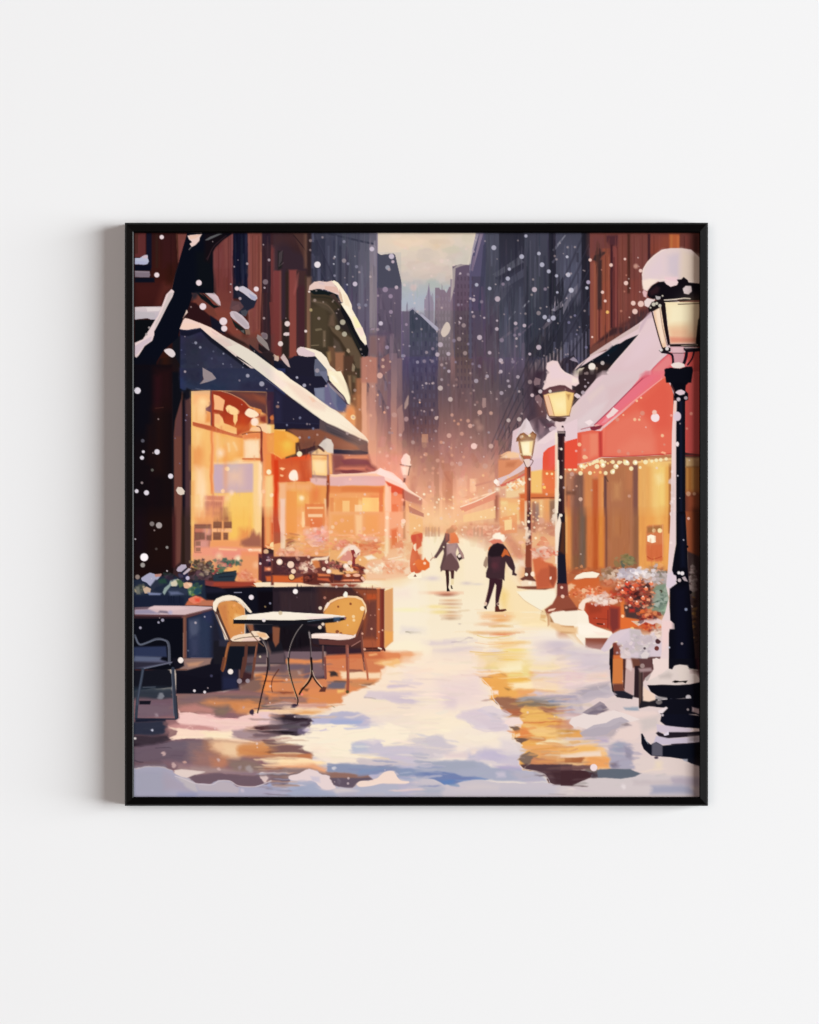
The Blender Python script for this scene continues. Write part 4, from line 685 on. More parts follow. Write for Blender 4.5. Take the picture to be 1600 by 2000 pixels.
FL('655 1198 22','c8c4cc'); P('665 1335 690 1315 710 1340 725 1365 705 1380 670 1355','b8b0bc'); D(75,1245,24,'a89490',.7,6); D(255,140,22,'b49c94',.7,4)
T(2,3)
P('0 540 0 340 0 0 620 0 640 200 800 420 1000 600 1040 800 1180 1200 1300 1230 1700 1500 1700 1700 0 1700','f0e0d2',s=5)
P('0 0 600 0 600 180 300 260 0 200','f5e6ce',s=30,a=.9); P('200 200 700 160 720 400 500 520 380 540 240 500 200 400','e6d5d2',s=30,a=.8); P('60 560 500 560 620 760 500 780 200 880 0 860 0 600','f6e6cc',s=30,a=.9); P('240 380 400 390 400 540 300 530','dccccf',s=14,a=.8); P('400 620 500 560 650 530 740 580 860 600 1000 670 1000 780 840 790 640 760 540 690 420 640','dacbd0',s=6); P('740 580 840 590 940 650 880 640','bab2b6',s=5); P('640 650 940 680 1000 780 820 780','d4c4cc',s=10,a=.8); L('540 690 600 750 760 790 900 780',7,'c8b4cc',a=.6)
P('0 880 140 870 200 830 260 840 320 920 400 960 260 1080 0 1130','cfc4c8',s=8); P('360 880 440 820 900 820 900 930 620 940 540 920 400 940','f2e2cc',s=14,a=.8); P('540 1000 620 980 700 960 900 1000 1200 1040 1180 1200 520 1130 500 1040','cbc0cb',s=12); P('700 990 900 1000 980 1090 820 1120 640 1090','c0b6cc',s=12,a=.8); P('900 880 1040 880 1160 1000 1080 1060 900 1000','dccfd0',s=14,a=.8); D(580,1010,34,'ecd8cc',.9,6); P('250 1030 500 1020 520 1080 300 1080','dcc8c8',s=8,a=.8)
P('0 1130 240 1110 520 1110 700 1140 800 1200 1140 1190 1300 1230 1440 1360 1200 1350 780 1340 500 1320 0 1300','a7a9bb',s=6); P('80 1130 600 1120 680 1200 400 1230 200 1220 60 1180','a0a4b4',s=8,a=.8); P('820 1180 1140 1170 1150 1210 900 1230','b4a8c4',s=6,a=.9); P('860 1250 960 1240 980 1290 880 1300','c4bcca',s=6); P('1000 1230 1300 1240 1420 1340 1100 1330','b8b0bc',s=8,a=.8); 
P('0 1250 180 1240 400 1250 500 1290 640 1300 780 1330 500 1340 420 1370 340 1388 260 1385 180 1340 60 1300 0 1290','7280aa',s=3); P('220 1340 400 1330 380 1370 280 1385','6080b4',s=6,a=.9); P('400 1330 700 1310 780 1330 460 1345','7c90b8',s=4)
P('0 1290 80 1305 200 1360 290 1390 380 1380 500 1345 640 1340 1000 1370 1200 1360 1440 1370 1500 1385 1700 1400 1700 1700 0 1700','c6bdc4'); P('0 1420 240 1410 240 1500 0 1500','a4a8b8',s=14,a=.8); P('300 1400 600 1370 900 1400 880 1440 500 1450','d0c4c4',s=10,a=.7); P('900 1440 1500 1440 1500 1490 900 1490','c0bac4',s=8,a=.7)
# wet strip with the lamp's gold
P('700 180 980 110 1700 130 1700 640 1560 700 1600 880 1700 1000 1700 1220 1500 1380 1450 1370 1400 1270 1300 1230 1150 1215 1100 1130 1090 1100 1200 1000 1040 860 1010 740 1120 700 1120 640 1020 620 900 560 880 490 810 430 800 320 700 210','e8a858',s=2)
P('620 -10 980 0 1600 0 1600 110 1000 110 720 70','f4dca8',s=10); P('710 60 840 55 980 40 860 80 740 80','d8c048',s=4); L('640 20 980 40',6,'e8906c'); L('760 110 1000 120',8,'f4d090'); L('640 105 720 100 780 110',9,'c8a8b8',a=.8); L('460 165 800 180',8,'c8a8a4',a=.6); L('660 180 820 185',6,'b07848'); L('900 130 980 165',10,'d09858'); P('980 120 1240 100 1240 180 1000 180','ecd488',s=8); P('860 60 1160 30 1160 120 980 130','f6e8c0',s=10); P('1160 20 1250 20 1250 180 1160 160','ecd490',s=10,a=.8)
P('980 180 1260 215 1260 260 1000 240','ecb858',s=6); P('1000 250 1250 220 1600 220 1600 340 1140 330 1040 320','f8e2b8',s=8); P('1300 120 1700 120 1700 210 1260 210','e4ccc8',s=10); P('1260 220 1700 220 1700 320 1260 320','f0d4b8',s=8)
P('1080 330 1300 335 1500 350 1400 380 1100 400','e8a468',s=8); P('810 340 880 345 890 380 820 370','f6dcc8',s=3); P('950 310 1020 320 990 350','a87840',s=4)
P('880 405 1000 400 1120 430 1180 480 1150 580 1100 625 1020 615 920 570 890 500 850 440','9a6a52',s=4); P('900 540 1160 540 1100 620 1020 615','b06848',s=6); P('850 420 890 480 860 470','5c5460'); P('1100 420 1200 390 1500 390 1700 400 1700 500 1380 510 1180 480','a09898',s=6); P('1300 340 1500 350 1700 350 1700 400 1200 400','d8c4c8',s=8); P('1100 460 1600 480 1700 520 1300 510 1100 500','82705f',s=6); P('1440 430 1700 450 1700 500 1460 490','8088a0',s=6,a=.8)
P('1310 520 1700 510 1700 540 1500 610 1400 600 1340 560','a06c54',s=5); P('1480 600 1700 560 1700 650 1520 640','b4b0b4',s=5); P('1160 530 1320 520 1400 600 1700 640 1700 680 1150 680','e8b464',s=5); L('1150 700 1300 690 1450 680 1700 660',14,'cf7c48'); L('1400 740 1500 720 1600 740',12,'d08c4c'); P('1560 660 1700 650 1700 840 1600 840','ac6850',s=4); P('1160 720 1560 740 1600 850 1300 860 1200 800','ecc07c',s=8); P('1100 760 1180 760 1280 850 1200 880 1100 860','e0884c',s=6); P('1010 740 1060 725 1110 750 1090 800 1060 800','7c6050',s=2); P('1060 830 1100 810 1120 840 1080 860','f2c89c'); P('1050 860 1160 860 1240 880 1160 910 1130 935 1080 890','6f5448',s=2); P('1160 860 1400 860 1400 900 1240 900','c88858',s=5); P('1300 920 1500 870 1700 880 1700 940 1320 945','f2deb4',s=4)
P('1160 950 1700 945 1700 1080 1320 1080 1200 1010','e8a868',s=4); L('1250 1000 1600 960 1700 970',14,'d89850',a=.8); L('1350 1020 1700 1010',10,'c4a888',a=.8); P('1310 1060 1700 1050 1700 1130 1400 1130','d89c68',s=5)
P('1085 1110 1140 1050 1220 1020 1310 1055 1280 1085 1400 1100 1440 1130 1200 1160 1150 1150','7d675a',s=2); P('1240 1080 1280 1085 1700 1140 1700 1170 1230 1160','c8845c',s=5); P('1120 1160 1160 1205 1310 1230 1400 1270 1450 1370 1500 1390 1700 1400 1700 1160 1540 1160 1230 1155 1180 1150','52393e',s=2); P('1180 1160 1240 1150 1200 1180 1160 1200','a08878'); P('1440 1240 1700 1220 1700 1390 1500 1380','40292e',s=10,a=.8)
P('1020 620 1120 620 1150 700 1130 760 1080 730 1020 740 960 700','f0d8d0',s=2); L('1010 745 1050 830 1060 880 1150 950',9,'f8e4d4'); L('1090 1115 1150 1210 1310 1235 1400 1275 1440 1365',6,'ecdcd8')
SM(20,20,1000,1100,260,20,130,.1,5,35,a=.35,ja=.25); SM(1000,120,1600,1150,200,10,140,0,13,36,a=.5,ja=.04)
T(3,3)
P('0 1220 0 0 1700 0 1700 1700 0 1700','dcc8c4',s=4)
P('0 0 500 0 520 260 400 280 200 270 0 330','e9d2cb',s=8); P('180 0 520 0 520 80 240 110','bcb4bd',s=14,a=.9); P('0 130 240 110 250 240 0 260','e0bfc0',s=16,a=.8); P('280 150 500 130 520 220 300 230','ecc8b4',s=10,a=.8)
P('100 330 330 290 520 250 540 360 400 410 240 440 180 400','b0a4aa',s=8); P('0 380 120 380 220 480 250 560 100 600 0 500','a69cac',s=10); P('0 330 100 330 120 380 0 380','f2d8bc',s=6); P('120 440 200 500 260 560 200 600 100 560','c8b8bc',s=6); P('260 600 360 530 430 490 480 540 440 580 360 610','746672',s=4); D(410,530,20,'b4a8b8')
P('100 680 180 630 280 610 400 590 540 580 700 560 1040 560 1100 700 1060 800 860 810 800 900 540 860 240 800 100 750','e4cdc6',s=4); P('250 760 400 720 540 680 640 650 760 720 620 760 560 860 300 860 160 840','b8a9ac',s=8); P('560 650 640 650 760 720 680 730','948488',s=4); L('300 750 400 715 420 720 600 650',7,'ecd8cc'); P('80 860 520 870 520 920 200 910','b8a8bc',s=8); P('850 650 1080 620 1060 760 900 800','c8bcb8',s=12,a=.8); P('660 520 850 510 850 550 690 550','98a0ac',s=4)
P('0 950 400 930 500 1020 540 1100 520 1210 0 1210','eebf88',s=5); P('0 970 120 960 400 970 380 1030 0 1030','ecb468',s=5); L('20 1010 160 985',9,'c07840'); P('0 1040 420 1020 430 1080 0 1080','ecd0b8',s=5); P('20 1085 220 1080 210 1140 20 1140','ac6840',s=4); P('220 1080 520 1080 530 1200 240 1180','e8a060',s=8); P('0 650 75 650 80 760 0 780','c07048',s=3); P('0 770 200 770 180 800 60 850 0 840','b8803c',s=4); P('60 800 200 780 220 850 70 855','e0a058',s=5); P('0 870 200 880 360 910 0 930','e8cca8',s=6)
P('520 960 620 900 740 930 780 1040 770 1120 800 1200 700 1215 540 1210 520 1100','a8a2b2',s=6); P('560 930 680 920 660 1060 560 1050','9ca0b0',s=8,a=.8); P('680 960 760 1000 780 1120 700 1080','8c8494',s=5,a=.7); P('530 1150 620 1120 620 1190 560 1200','706474',s=6,a=.7)
P('0 1170 310 1170 330 1210 180 1220 0 1230','6e4c4c',s=5); P('-60 1220 250 1230 330 1250 380 1320 280 1320 200 1350 100 1400 0 1400 -60 1380','43292e',s=2); P('240 1220 560 1210 740 1210 860 1265 800 1300 640 1325 480 1310 300 1310','656874',s=2); P('380 1220 740 1215 860 1265 700 1290','5c6470',s=5); P('300 1240 380 1240 380 1310 300 1310','483a40',s=4); P('240 1190 380 1180 380 1240 250 1240','7c6860',s=5)
P('-60 1400 60 1405 160 1370 260 1325 400 1310 640 1325 800 1300 860 1270 1000 1200 1500 1200 1530 1550 1530 1700 -60 1700','cfc2c2',s=2); P('780 1120 860 1060 960 1090 1100 1080 1400 1120 1530 1180 1530 1300 900 1260 800 1200','dccac4',s=6); P('1020 1130 1080 1130 1080 1200 1020 1200','ecd8b4',s=14,a=.7); P('1210 1310 1530 1310 1530 1400 1220 1400','aca0ae',s=10,a=.8); P('980 1400 1400 1400 1460 1490 980 1490','9c9cb0',s=10,a=.9); P('780 1340 1200 1340 1200 1390 800 1380','c0b2b4',s=8,a=.7); D(70,1440,46,'ecdcd0',.8,8); D(670,1410,26,'e4d8d8',.8,5)
SM(20,20,900,1400,170,18,130,-.1,6,37,a=.35,ja=.2)

T()
for xx in (540, 820, 1100): XF(xx, 1290, xx, 1560, 26)
XF(780, 1290, 1240, 1290, 22); XF(820, 1100, 820, 1290, 26)
for i, xx in enumerate((540, 820, 1100)): SM(xx - 30, 1295, xx + 30, 1555, 70, 4, 60, 0, 6, 70 + i, a=.6, ja=.06, dx=26, s=1.5)
SM(900, 1190, 1220, 1330, 120, 4, 60, 0, 7, 75, a=.5, ja=.05, dx=14, s=2, hue=5); SM(560, 1280, 1300, 1560, 260, 5, 46, 0, 7, 76, a=.5, ja=.2, dx=10, s=1.5, hue=5)
WARP(262, 1200, 1366, 1558, 4, 1.8, 34, 15, 5); WARP(262, 1200, 1366, 1558, 2, .8, 9, 4, 6)
G(1075, 1240, 40, 14, 'f2e6d6', .8); G(1090, 1258, 34, 9, 'c4b6c4', .7); G(1120, 1275, 20, 8, 'bcb2c4', .6); G(1060, 1285, 30, 12, 'f0e0d4', .7)

T(1,3)
P('600 1310 1040 1310 1080 1330 920 1350 850 1420 760 1418 640 1390','625462',s=2,a=.8)
P('150 1285 240 1265 300 1235 340 1218 430 1230 500 1275 570 1285 610 1370 660 1420 560 1440 480 1400 420 1350 300 1330 200 1340 140 1320','e4d0ce',s=1.5,sm=1); P('910 1370 940 1345 1000 1345 1060 1350 1120 1320 1210 1245 1300 1235 1350 1300 1390 1340 1480 1350 1440 1375 1200 1370 1060 1400 930 1410','efd6c8',s=1.5,sm=1); P('380 1290 480 1300 490 1360 400 1350','c4bccc',s=5,a=.7)
T(0,3); L('470 1290 560 1320 700 1372 880 1385 960 1345 1080 1345 1180 1400 1360 1408 1480 1370 1540 1342',12,'cfc2c6',a=.8); P('460 1225 540 1215 700 1230 800 1240 700 1270 600 1310 540 1300 480 1270','e0ccc4',s=2,a=.9)
T(2,3); L('700 210 800 320 820 420 880 490 910 560 1000 612',9,'f6e6da',a=.8); L('1120 1165 1160 1208 1310 1234 1400 1275 1440 1330 1480 1380 1700 1400',7,'e8dcdc',a=.8); P('1180 1165 1540 1165 1700 1160 1700 1395 1500 1385 1450 1340 1400 1270 1300 1230 1180 1205','50383e',s=3,a=.8); P('1470 1240 1700 1230 1700 1390 1520 1375','41292e',s=8,a=.8)
T(3,3); P('0 1230 250 1235 330 1255 300 1310 200 1350 100 1398 0 1398','43292e',s=2,a=.85); P('380 1225 560 1212 740 1214 860 1265 800 1298 640 1322 480 1308 390 1310','5f6672',s=2,a=.9)
P('0 1180 310 1172 330 1205 180 1215 0 1225','6e4c4c',s=4,a=.7); P('20 1090 210 1082 200 1138 20 1140','a86640',s=3,a=.7); P('0 1050 420 1030 420 1070 0 1080','efd8c4',s=4,a=.6)
T(2,2)
for x, y, rx, ry, c in rows:
    if y > 1040 and x > 600: D(x, y, rx * .85, c, .55, 3, ry * .7); L([x - rx * .8, y + ry, x, y + ry * 1.3, x + rx * .9, y + ry], 4, 'c88c60', 1, a=.5)
    elif x < 600: D(x, y, rx * .7, c, .5, 3, ry * .7)
L('640 1320 760 1345 1000 1325',7,'d8b040',a=.7); L('620 1400 800 1420 1050 1400',6,'e8a878',a=.7); L('560 1500 760 1515 980 1500',8,'e4b860',a=.8)
# hazy far end of the street
T()
SM(820, 1002, 1150, 1075, 130, 7, 20, 1.4, 14, 191, a=.5, ja=.6, hue=9, s=2, dx=8)
CL(960, 1040, 60, 22, 'e8a888 d88c70 f0c0a0 c87c64 f4ccb0 e09478', 90, 5, 192, .7); CL(1060, 1020, 60, 30, 'e0a080 c88068 f0b898 d87858 b87c68', 80, 5, 193, .6); CL(930, 1010, 50, 12, 'f4cca0 e8b088 d89c7c f8dcb4', 50, 4, 194, .6); CL(1050, 1080, 36, 20, 'e08c70 f0c4b0 d87058 e8b0a0 f4d8c8', 60, 5, 195, .7)
for i, x in enumerate((831, 836, 843, 848, 856, 925, 932, 940)): P([x, 1030, x + 3, 1028, x + 4, 1048, x - 1, 1048], 'b4846a', 1.5, 0, .6)
G(880, 1062, 50, 16, 'f8e8c8', .8); G(935, 1070, 30, 20, 'f6e4c4', .7); G(850, 1015, 40, 12, 'f4d0a4', .5)
# ================================================================ tile 1,1 : tip of the navy awning, second shop
T(1,1)
P('0 0 560 60 580 110 540 150 430 260 200 120 60 30','1f1d2e'); P('420 160 560 150 570 100 780 340 770 430 700 430 560 350 430 250','6e7088'); P('540 150 570 110 620 300 680 410 640 400 540 330','6b6584',s=3); P('430 170 530 160 530 300 450 260','7f8498',s=4,a=.8); P('670 230 790 320 780 430 700 430 680 360','565a78',s=4); P('690 330 760 360 750 420 690 420','5c5c80',s=4,a=.7)
P('480 0 560 0 580 70 560 100 470 0','6e7086'); P('560 70 620 120 740 220 800 320 830 350 790 340 700 260 640 180 580 110','4a3c48'); P('570 90 740 250 770 310 720 270 600 150','b8a8ac',a=.6)
P('580 0 720 0 780 100 815 180 835 280 835 352 800 330 745 240 690 180 590 70','f8ecca'); P('600 10 650 30 700 110 650 90','fbf3dc',a=.8); P('640 0 760 90 800 170 790 230 700 100','f0dcc0',s=5,a=.6)
P('740 0 900 0 900 340 840 420 830 280 790 130','4f3b2c',s=4); P('800 20 830 20 840 250 810 140','8a6c50',s=4); P('850 20 890 30 880 100 850 90','6e6048',s=5,a=.8); P('840 240 900 200 900 480 840 400','8a5c40',s=8)
P('660 440 780 430 840 340 900 420 900 640 850 590 760 510','e29a64',s=10); P('700 450 780 450 760 500 690 470','e8c494',s=5,a=.7); P('780 400 860 380 890 480 800 520','e08850',s=12,a=.8)
D(858,490,28,'f8d8a0'); R(890,60,940,620,'a06848',8); R(905,240,935,600,'c07c50',8,.6)
P('-60 20 -60 -120 -300 -330 -300 -290 -200 -170','1a1a28',s=2); L('-440 -190 -180 0 20 140 240 330 480 505',14,'14131f'); P('60 0 16 -40 -240 -230 -420 -330 -560 -300 -440 -210 -180 -10 10 140 240 330 480 500 700 640 960 745 1028 775 1030 750 960 670 860 580 700 440 560 350 430 250 340 180 160 60','f7e8d0')
P('80 80 240 130 420 270 560 360 540 420 380 380 240 260','f0d4c0',s=8,a=.8); P('360 250 420 270 440 310 400 320','f0c0a4',s=4,a=.7); P('-200 -120 0 0 120 120 60 170 -100 20','f6ddd2',s=8,a=.7); L('420 290 600 400 760 480',5,'d8bca8',a=.6); L('440 330 640 450',4,'dcc4b0',a=.5); L('700 560 980 720',5,'e0ccb0',a=.6); L('-120 60 240 320 480 490',4,'fff8ea',a=.7); L('540 490 900 640',4,'fff6e0',a=.6)
P('0 160 240 340 480 510 480 615 0 612 -25 600 -25 150','201d30'); P('0 160 240 340 470 510 470 540 -10 540','242236',s=10,a=.7); P('-20 180 60 240 60 540 -20 540','2c2a44',s=8,a=.6); L('-20 545 480 555',6,'2c2e48'); L('0 608 420 620',8,'0f0e18')
P('480 505 560 550 760 640 1020 760 1028 900 960 900 480 650','57474a',s=3); P('540 570 900 720 1000 790 980 860 900 800 560 650','4c4248',a=.8); L('560 580 800 690 930 740',5,'7c6c70'); L('600 650 860 750 960 800',6,'3a3238'); P('900 800 1025 780 1025 880 960 870','5c4446',s=3)
P('120 620 480 620 900 810 940 850 640 850 640 780 540 700 480 800 280 890 250 740','85503c',s=5); P('560 680 880 800 760 840 650 820','905a48',s=10,a=.7); P('260 760 400 730 450 800 300 850','6e4438',s=10,a=.8)
P('640 850 940 850 1028 880 1010 905 640 895','262436',s=2); L('640 845 940 848',5,'6b5a58')
P('250 850 350 830 420 800 480 800 540 860 480 860 420 850 340 880 280 885','3c2428'); P('230 740 250 740 280 860 230 870','5c342c',s=5)
# sign on a post with snow hood
P('395 890 470 830 560 860 640 900 600 905','eec08a'); P('470 800 520 740 560 718 610 735 640 800 635 890 570 880 510 820','d9ccc0'); P('480 790 530 740 560 790 540 850','c8bcb4',s=5,a=.6); L('440 810 500 840 530 865',18,'54322c')
P('400 900 565 905 565 1140 405 1130','f0c878',s=2); P('410 930 560 930 560 960 520 970 410 950','e09a4c',s=5); P('420 980 555 975 550 1120 430 1110','f6e49c',s=8); L('400 905 565 915',9,'b46030'); P('585 900 630 905 620 1130 590 1150','eca85c',s=3); P('600 910 620 910 615 1100 600 1100','f4c888',s=4,a=.7)
P('0 620 120 640 250 720 260 765 220 770 220 890 130 920 60 945 0 900','eda040',s=3); P('40 780 200 760 200 900 80 930','f0b448',s=14,a=.8); D(130,785,40,'f0cc58',.6,14); L('0 890 60 945',5,'f8d080'); P('100 650 250 720 210 760 120 700','f2ae50',s=5)
P('20 960 395 900 400 1200 100 1215 20 1210','cd5c30'); P('130 950 380 890 390 960 120 960','d8542a',s=5); P('270 970 390 960 380 1180 280 1200','c4552e',s=6); P('30 1000 250 1010 250 1070 30 1080','d06838',s=8,a=.7)
P('30 1050 60 1040 100 1055 70 1080','f8cc90'); P('40 1120 80 1130 70 1150 40 1145','f4bc80'); P('140 1130 180 1080 230 1090 245 1180 200 1200 150 1180','faf2d0',sm=1); D(195,1145,38,'ffffff',.6,6); D(262,895,30,'f2eac0')
P('0 1220 400 1200 570 1240 590 1640 0 1640','e49e54'); P('110 1240 390 1220 390 1300 120 1300','eab070',s=8); P('0 960 22 960 25 1640 0 1640','d0401c',s=3); R(20,1220,110,1640,'edc08c',8,.9); R(40,1400,100,1640,'e4cba8',6,.9); P('200 1330 320 1350 310 1450 230 1470','f0d070',s=24,a=.9); D(285,1385,26,'faf6c8',.9,6); P('390 1290 480 1290 480 1440 390 1450','dd8244',s=12,a=.8); P('120 1420 300 1480 310 1640 110 1640','e8a44c',s=12,a=.8); L('180 1500 170 1640',12,'efd080',a=.7); P('340 1480 500 1460 520 1640 330 1640','db7840',s=8,a=.8); FL('355 1490 26 440 1490 24 480 1480 18','f6d07c'); P('400 1590 500 1590 500 1640 400 1640','faf0c0',s=8)
P('380 1170 440 1160 565 1170 565 1250 440 1240 380 1210','dfbcae',s=4); P('540 1400 570 1400 570 1640 540 1640','f0dcac',s=4,a=.8)
# pavilion roof
P('620 905 1028 905 1060 1000 1110 1040 1130 1090 1000 1100 640 1110','8a5048',s=8); P('750 915 1020 910 1030 950 900 950 760 955','d88c64',s=6); P('650 905 740 905 740 980 650 1050','804c48',s=8,a=.7); P('720 960 850 945 1000 965 1060 1010 880 1010 750 1010','7c4348',s=3); P('660 1060 720 1035 1000 1040 1000 1080 760 1080','cb7c60',s=6); P('1000 1030 1110 1070 1060 1090 1010 1060','b86c5c',s=6); P('700 1080 860 1072 1000 1095 900 1118 740 1112','7a3f40',s=2)
P('590 1125 1000 1110 1100 1090 1160 1050 1300 1110 1430 1220 1480 1290 1600 1390 1600 1440 1430 1300 1215 1200 1200 1150 620 1140','f4e2cc'); P('590 1140 1200 1130 1220 1250 590 1250','ddb8ac'); P('600 1125 1120 1115 1200 1140 600 1150','f2cfa4',s=3); P('760 1190 1200 1180 1210 1240 760 1250','e4c0b4',s=8,a=.7)
P('1160 1050 1240 1100 1380 1180 1420 1250 1300 1190 1215 1150 1120 1120','f8ecda'); D(825,1182,14,'f8ccb0')
P('590 1250 1215 1248 1215 1640 590 1640','e8a860'); P('590 1255 1200 1258 1200 1330 590 1330','d98448',s=4); P('590 1260 720 1265 720 1330 590 1330','e09050',s=6); P('610 1330 1190 1330 1190 1400 610 1400','eaa868',s=10,a=.8); P('850 1400 1000 1420 1000 1640 860 1640','f0c06c',s=16,a=.8); P('930 1440 1060 1440 1060 1530 990 1530 930 1500','f6e090',s=12,a=.9); P('1060 1360 1140 1360 1140 1640 1060 1640','e08850',s=12,a=.8); P('880 1500 930 1500 930 1640 880 1640','f4d49a',s=10,a=.8); P('660 1400 760 1400 760 1640 640 1640','e49c54',s=14,a=.7); D(640,1475,22,'f8dc98'); FL('1150 1455 18','f8d49c')
R(1212,1220,1256,1640,'f3d8ae',5); P('1215 1195 1300 1240 1420 1290 1430 1640 1256 1640 1256 1270','e28c5c',s=3); P('1220 1205 1420 1290 1420 1350 1270 1330 1250 1260','d25c3c',s=3); P('1260 1340 1400 1370 1400 1640 1270 1640','e69a6c',s=10,a=.7)
P('1430 1300 1600 1400 1600 1500 1430 1410','b87c6c',s=3); P('1430 1420 1590 1500 1600 1640 1430 1640','eab078',s=4); L('1430 1415 1590 1515',7,'f8d8a4')
# post of the near lantern sign
R(566,1130,590,1700,'a04c28',3); R(566,1200,574,1700,'6c3428',3)
# mid lamp
P('1390 960 1420 905 1450 890 1490 920 1500 960 1490 1000 1510 1010 1480 1030 1400 1010','f0e0d0'); L('1380 1010 1500 1030',7,'5a3a34'); P('1385 1030 1480 1035 1460 1130 1400 1130','ecd0b8'); P('1400 1040 1440 1040 1440 1120 1410 1120','f4e4cc'); L('1490 1030 1465 1130',8,'4a2e2c'); P('1400 1130 1450 1130 1440 1165 1410 1165','d8b4a0'); R(1414,1165,1434,1210,'6a443c',3); R(1410,1300,1430,1640,'a05440',3); R(1412,1430,1430,1500,'6c3c30',4); D(1412,1540,22,'f3e6c4'); D(1408,1410,16,'f0b898')
FL('1155 20 32 858 490 12','d0a498'); FL('1315 460 28','b8948c'); FL('1445 505 26 1265 655 16 1295 657 12','a48a8c'); FL('1525 768 22','a8908c'); FL('230 42 14 312 130 20','a8a4b4'); FL('265 492 14 118 570 12 408 610 14 365 705 14','6f7088'); FL('18 365 18','8c6c64'); FL('875 280 14','a8805c'); FL('1050 462 16 1205 430 14 1130 237 12','d8a48c'); FL('1262 100 14 1540 272 12 1545 490 14 1578 605 12','7c6876'); FL('1505 1565 26','f4c88c',.8,3); FL('1240 915 18 1260 1000 14 1160 870 14 1600 320 10','e0b49c'); 
P('1430 330 1470 240 1480 260 1470 340 1445 395 1425 400','a28a84',a=.85)
# ================================================================ tile 2,1 and the lamps there
T(2,1)
P('1180 0 1420 0 1400 560 1200 560','463640',s=20,a=.8); P('1260 140 1340 60 1400 0 1300 0 1260 80','3c2c38',s=8); P('1270 130 1350 170 1400 260 1360 300 1260 200','31232c',s=5); P('1260 490 1420 480 1440 620 1260 640','574048',s=14,a=.8); P('1340 460 1420 440 1520 560 1420 700 1330 740 1280 640','4b3a44',s=10,a=.8); P('1300 330 1400 320 1420 480 1320 480','5c3f44',s=12)
P('1290 40 1350 60 1340 120 1280 130 1270 90','8f7478',a=.8); P('1290 250 1330 230 1370 280 1350 380 1320 340 1285 290','8c6c70',a=.8); P('1330 520 1360 560 1400 600 1380 700 1330 680','9c7c84',s=6,a=.7)
P('900 940 960 890 1040 870 1110 890 1110 940 980 945','f0c49a',s=4)
P('880 960 1110 945 1180 1000 1060 1120 880 1160','d88c64',s=6); P('970 990 1080 980 1050 1040 960 1040','c07450',s=6,a=.8)
P('1290 780 1440 660 1540 600 1600 560 1760 500 1760 800 1540 800 1420 860 1380 960 1360 1100 1240 1090 1240 960 1280 840','e2c8cc'); P('870 1170 1000 1120 1120 1030 1170 980 1180 1060 1100 1110 960 1180 900 1240','dcc0c0')
P('1240 960 1300 940 1380 940 1370 1070 1240 1090','dcc2ca',s=4); P('1300 780 1440 670 1530 600 1540 700 1400 780','ecd4d4',a=.6); P('1310 700 1360 720 1440 640 1430 610 1390 640','7b646e',s=4,a=.6)
P('1370 960 1380 880 1430 830 1540 780 1760 720 1760 1060 1540 1060 1480 1090 1370 1110','e2523c'); P('1440 850 1530 800 1530 1000 1450 1060','e65a50',s=8,a=.8)
P('1240 1090 1370 1070 1370 1370 1240 1350','efc06c',s=4); P('1370 1080 1540 1080 1540 1360 1370 1360','e07038',s=4); P('1380 1120 1500 1140 1520 1300 1380 1300','e25c34',s=10,a=.7); D(1390,1268,18,'f8c860'); FL('1420 1115 14 1475 1118 14','f8dca0')
P('900 1240 1060 1170 1180 1100 1180 1130 1060 1190 960 1250 910 1260','d06858'); P('960 1250 1180 1140 1180 1360 900 1410 890 1280','ecc898',s=5); CL(1060,1230,110,70,'f4e4c4 f0b878 e8905c f8f0d8 e88050 d8744c',70,20,5); P('890 1280 960 1270 960 1400 900 1410','d89c84',s=5,a=.8)
P('1110 1340 1180 1330 1540 1340 1540 1400 1120 1400','d06838',s=5); L('1250 1385 1540 1380',14,'8c4028'); P('880 1380 1180 1400 1180 1640 880 1640','ecb078',s=4); P('980 1450 1110 1460 1110 1640 980 1640','f0c480',s=6); P('1110 1400 1180 1400 1180 1640 1120 1640','e07c44',s=5); P('900 1430 970 1430 980 1480 900 1480','f2e0a0',s=8); R(840,1360,890,1640,'b8705c',8,.85)
P('1240 1400 1520 1400 1520 1640 1240 1640','e4a870',s=4); P('1250 1460 1330 1450 1340 1640 1260 1640','8c7270',s=5); P('1445 1420 1520 1400 1520 1640 1450 1640','8f6a54',s=5); R(1340,1410,1370,1640,'ecc088',5); R(1400,1400,1440,1640,'e69a5c',8,.8)
P('825 1200 850 1170 890 1200 890 1250 860 1250','f6dccc'); D(865,1290,22,'f8ecd0',.9,6); D(850,1205,24,'faf0e4')
R(840,1360,865,1640,'9c5c48',4,.9)
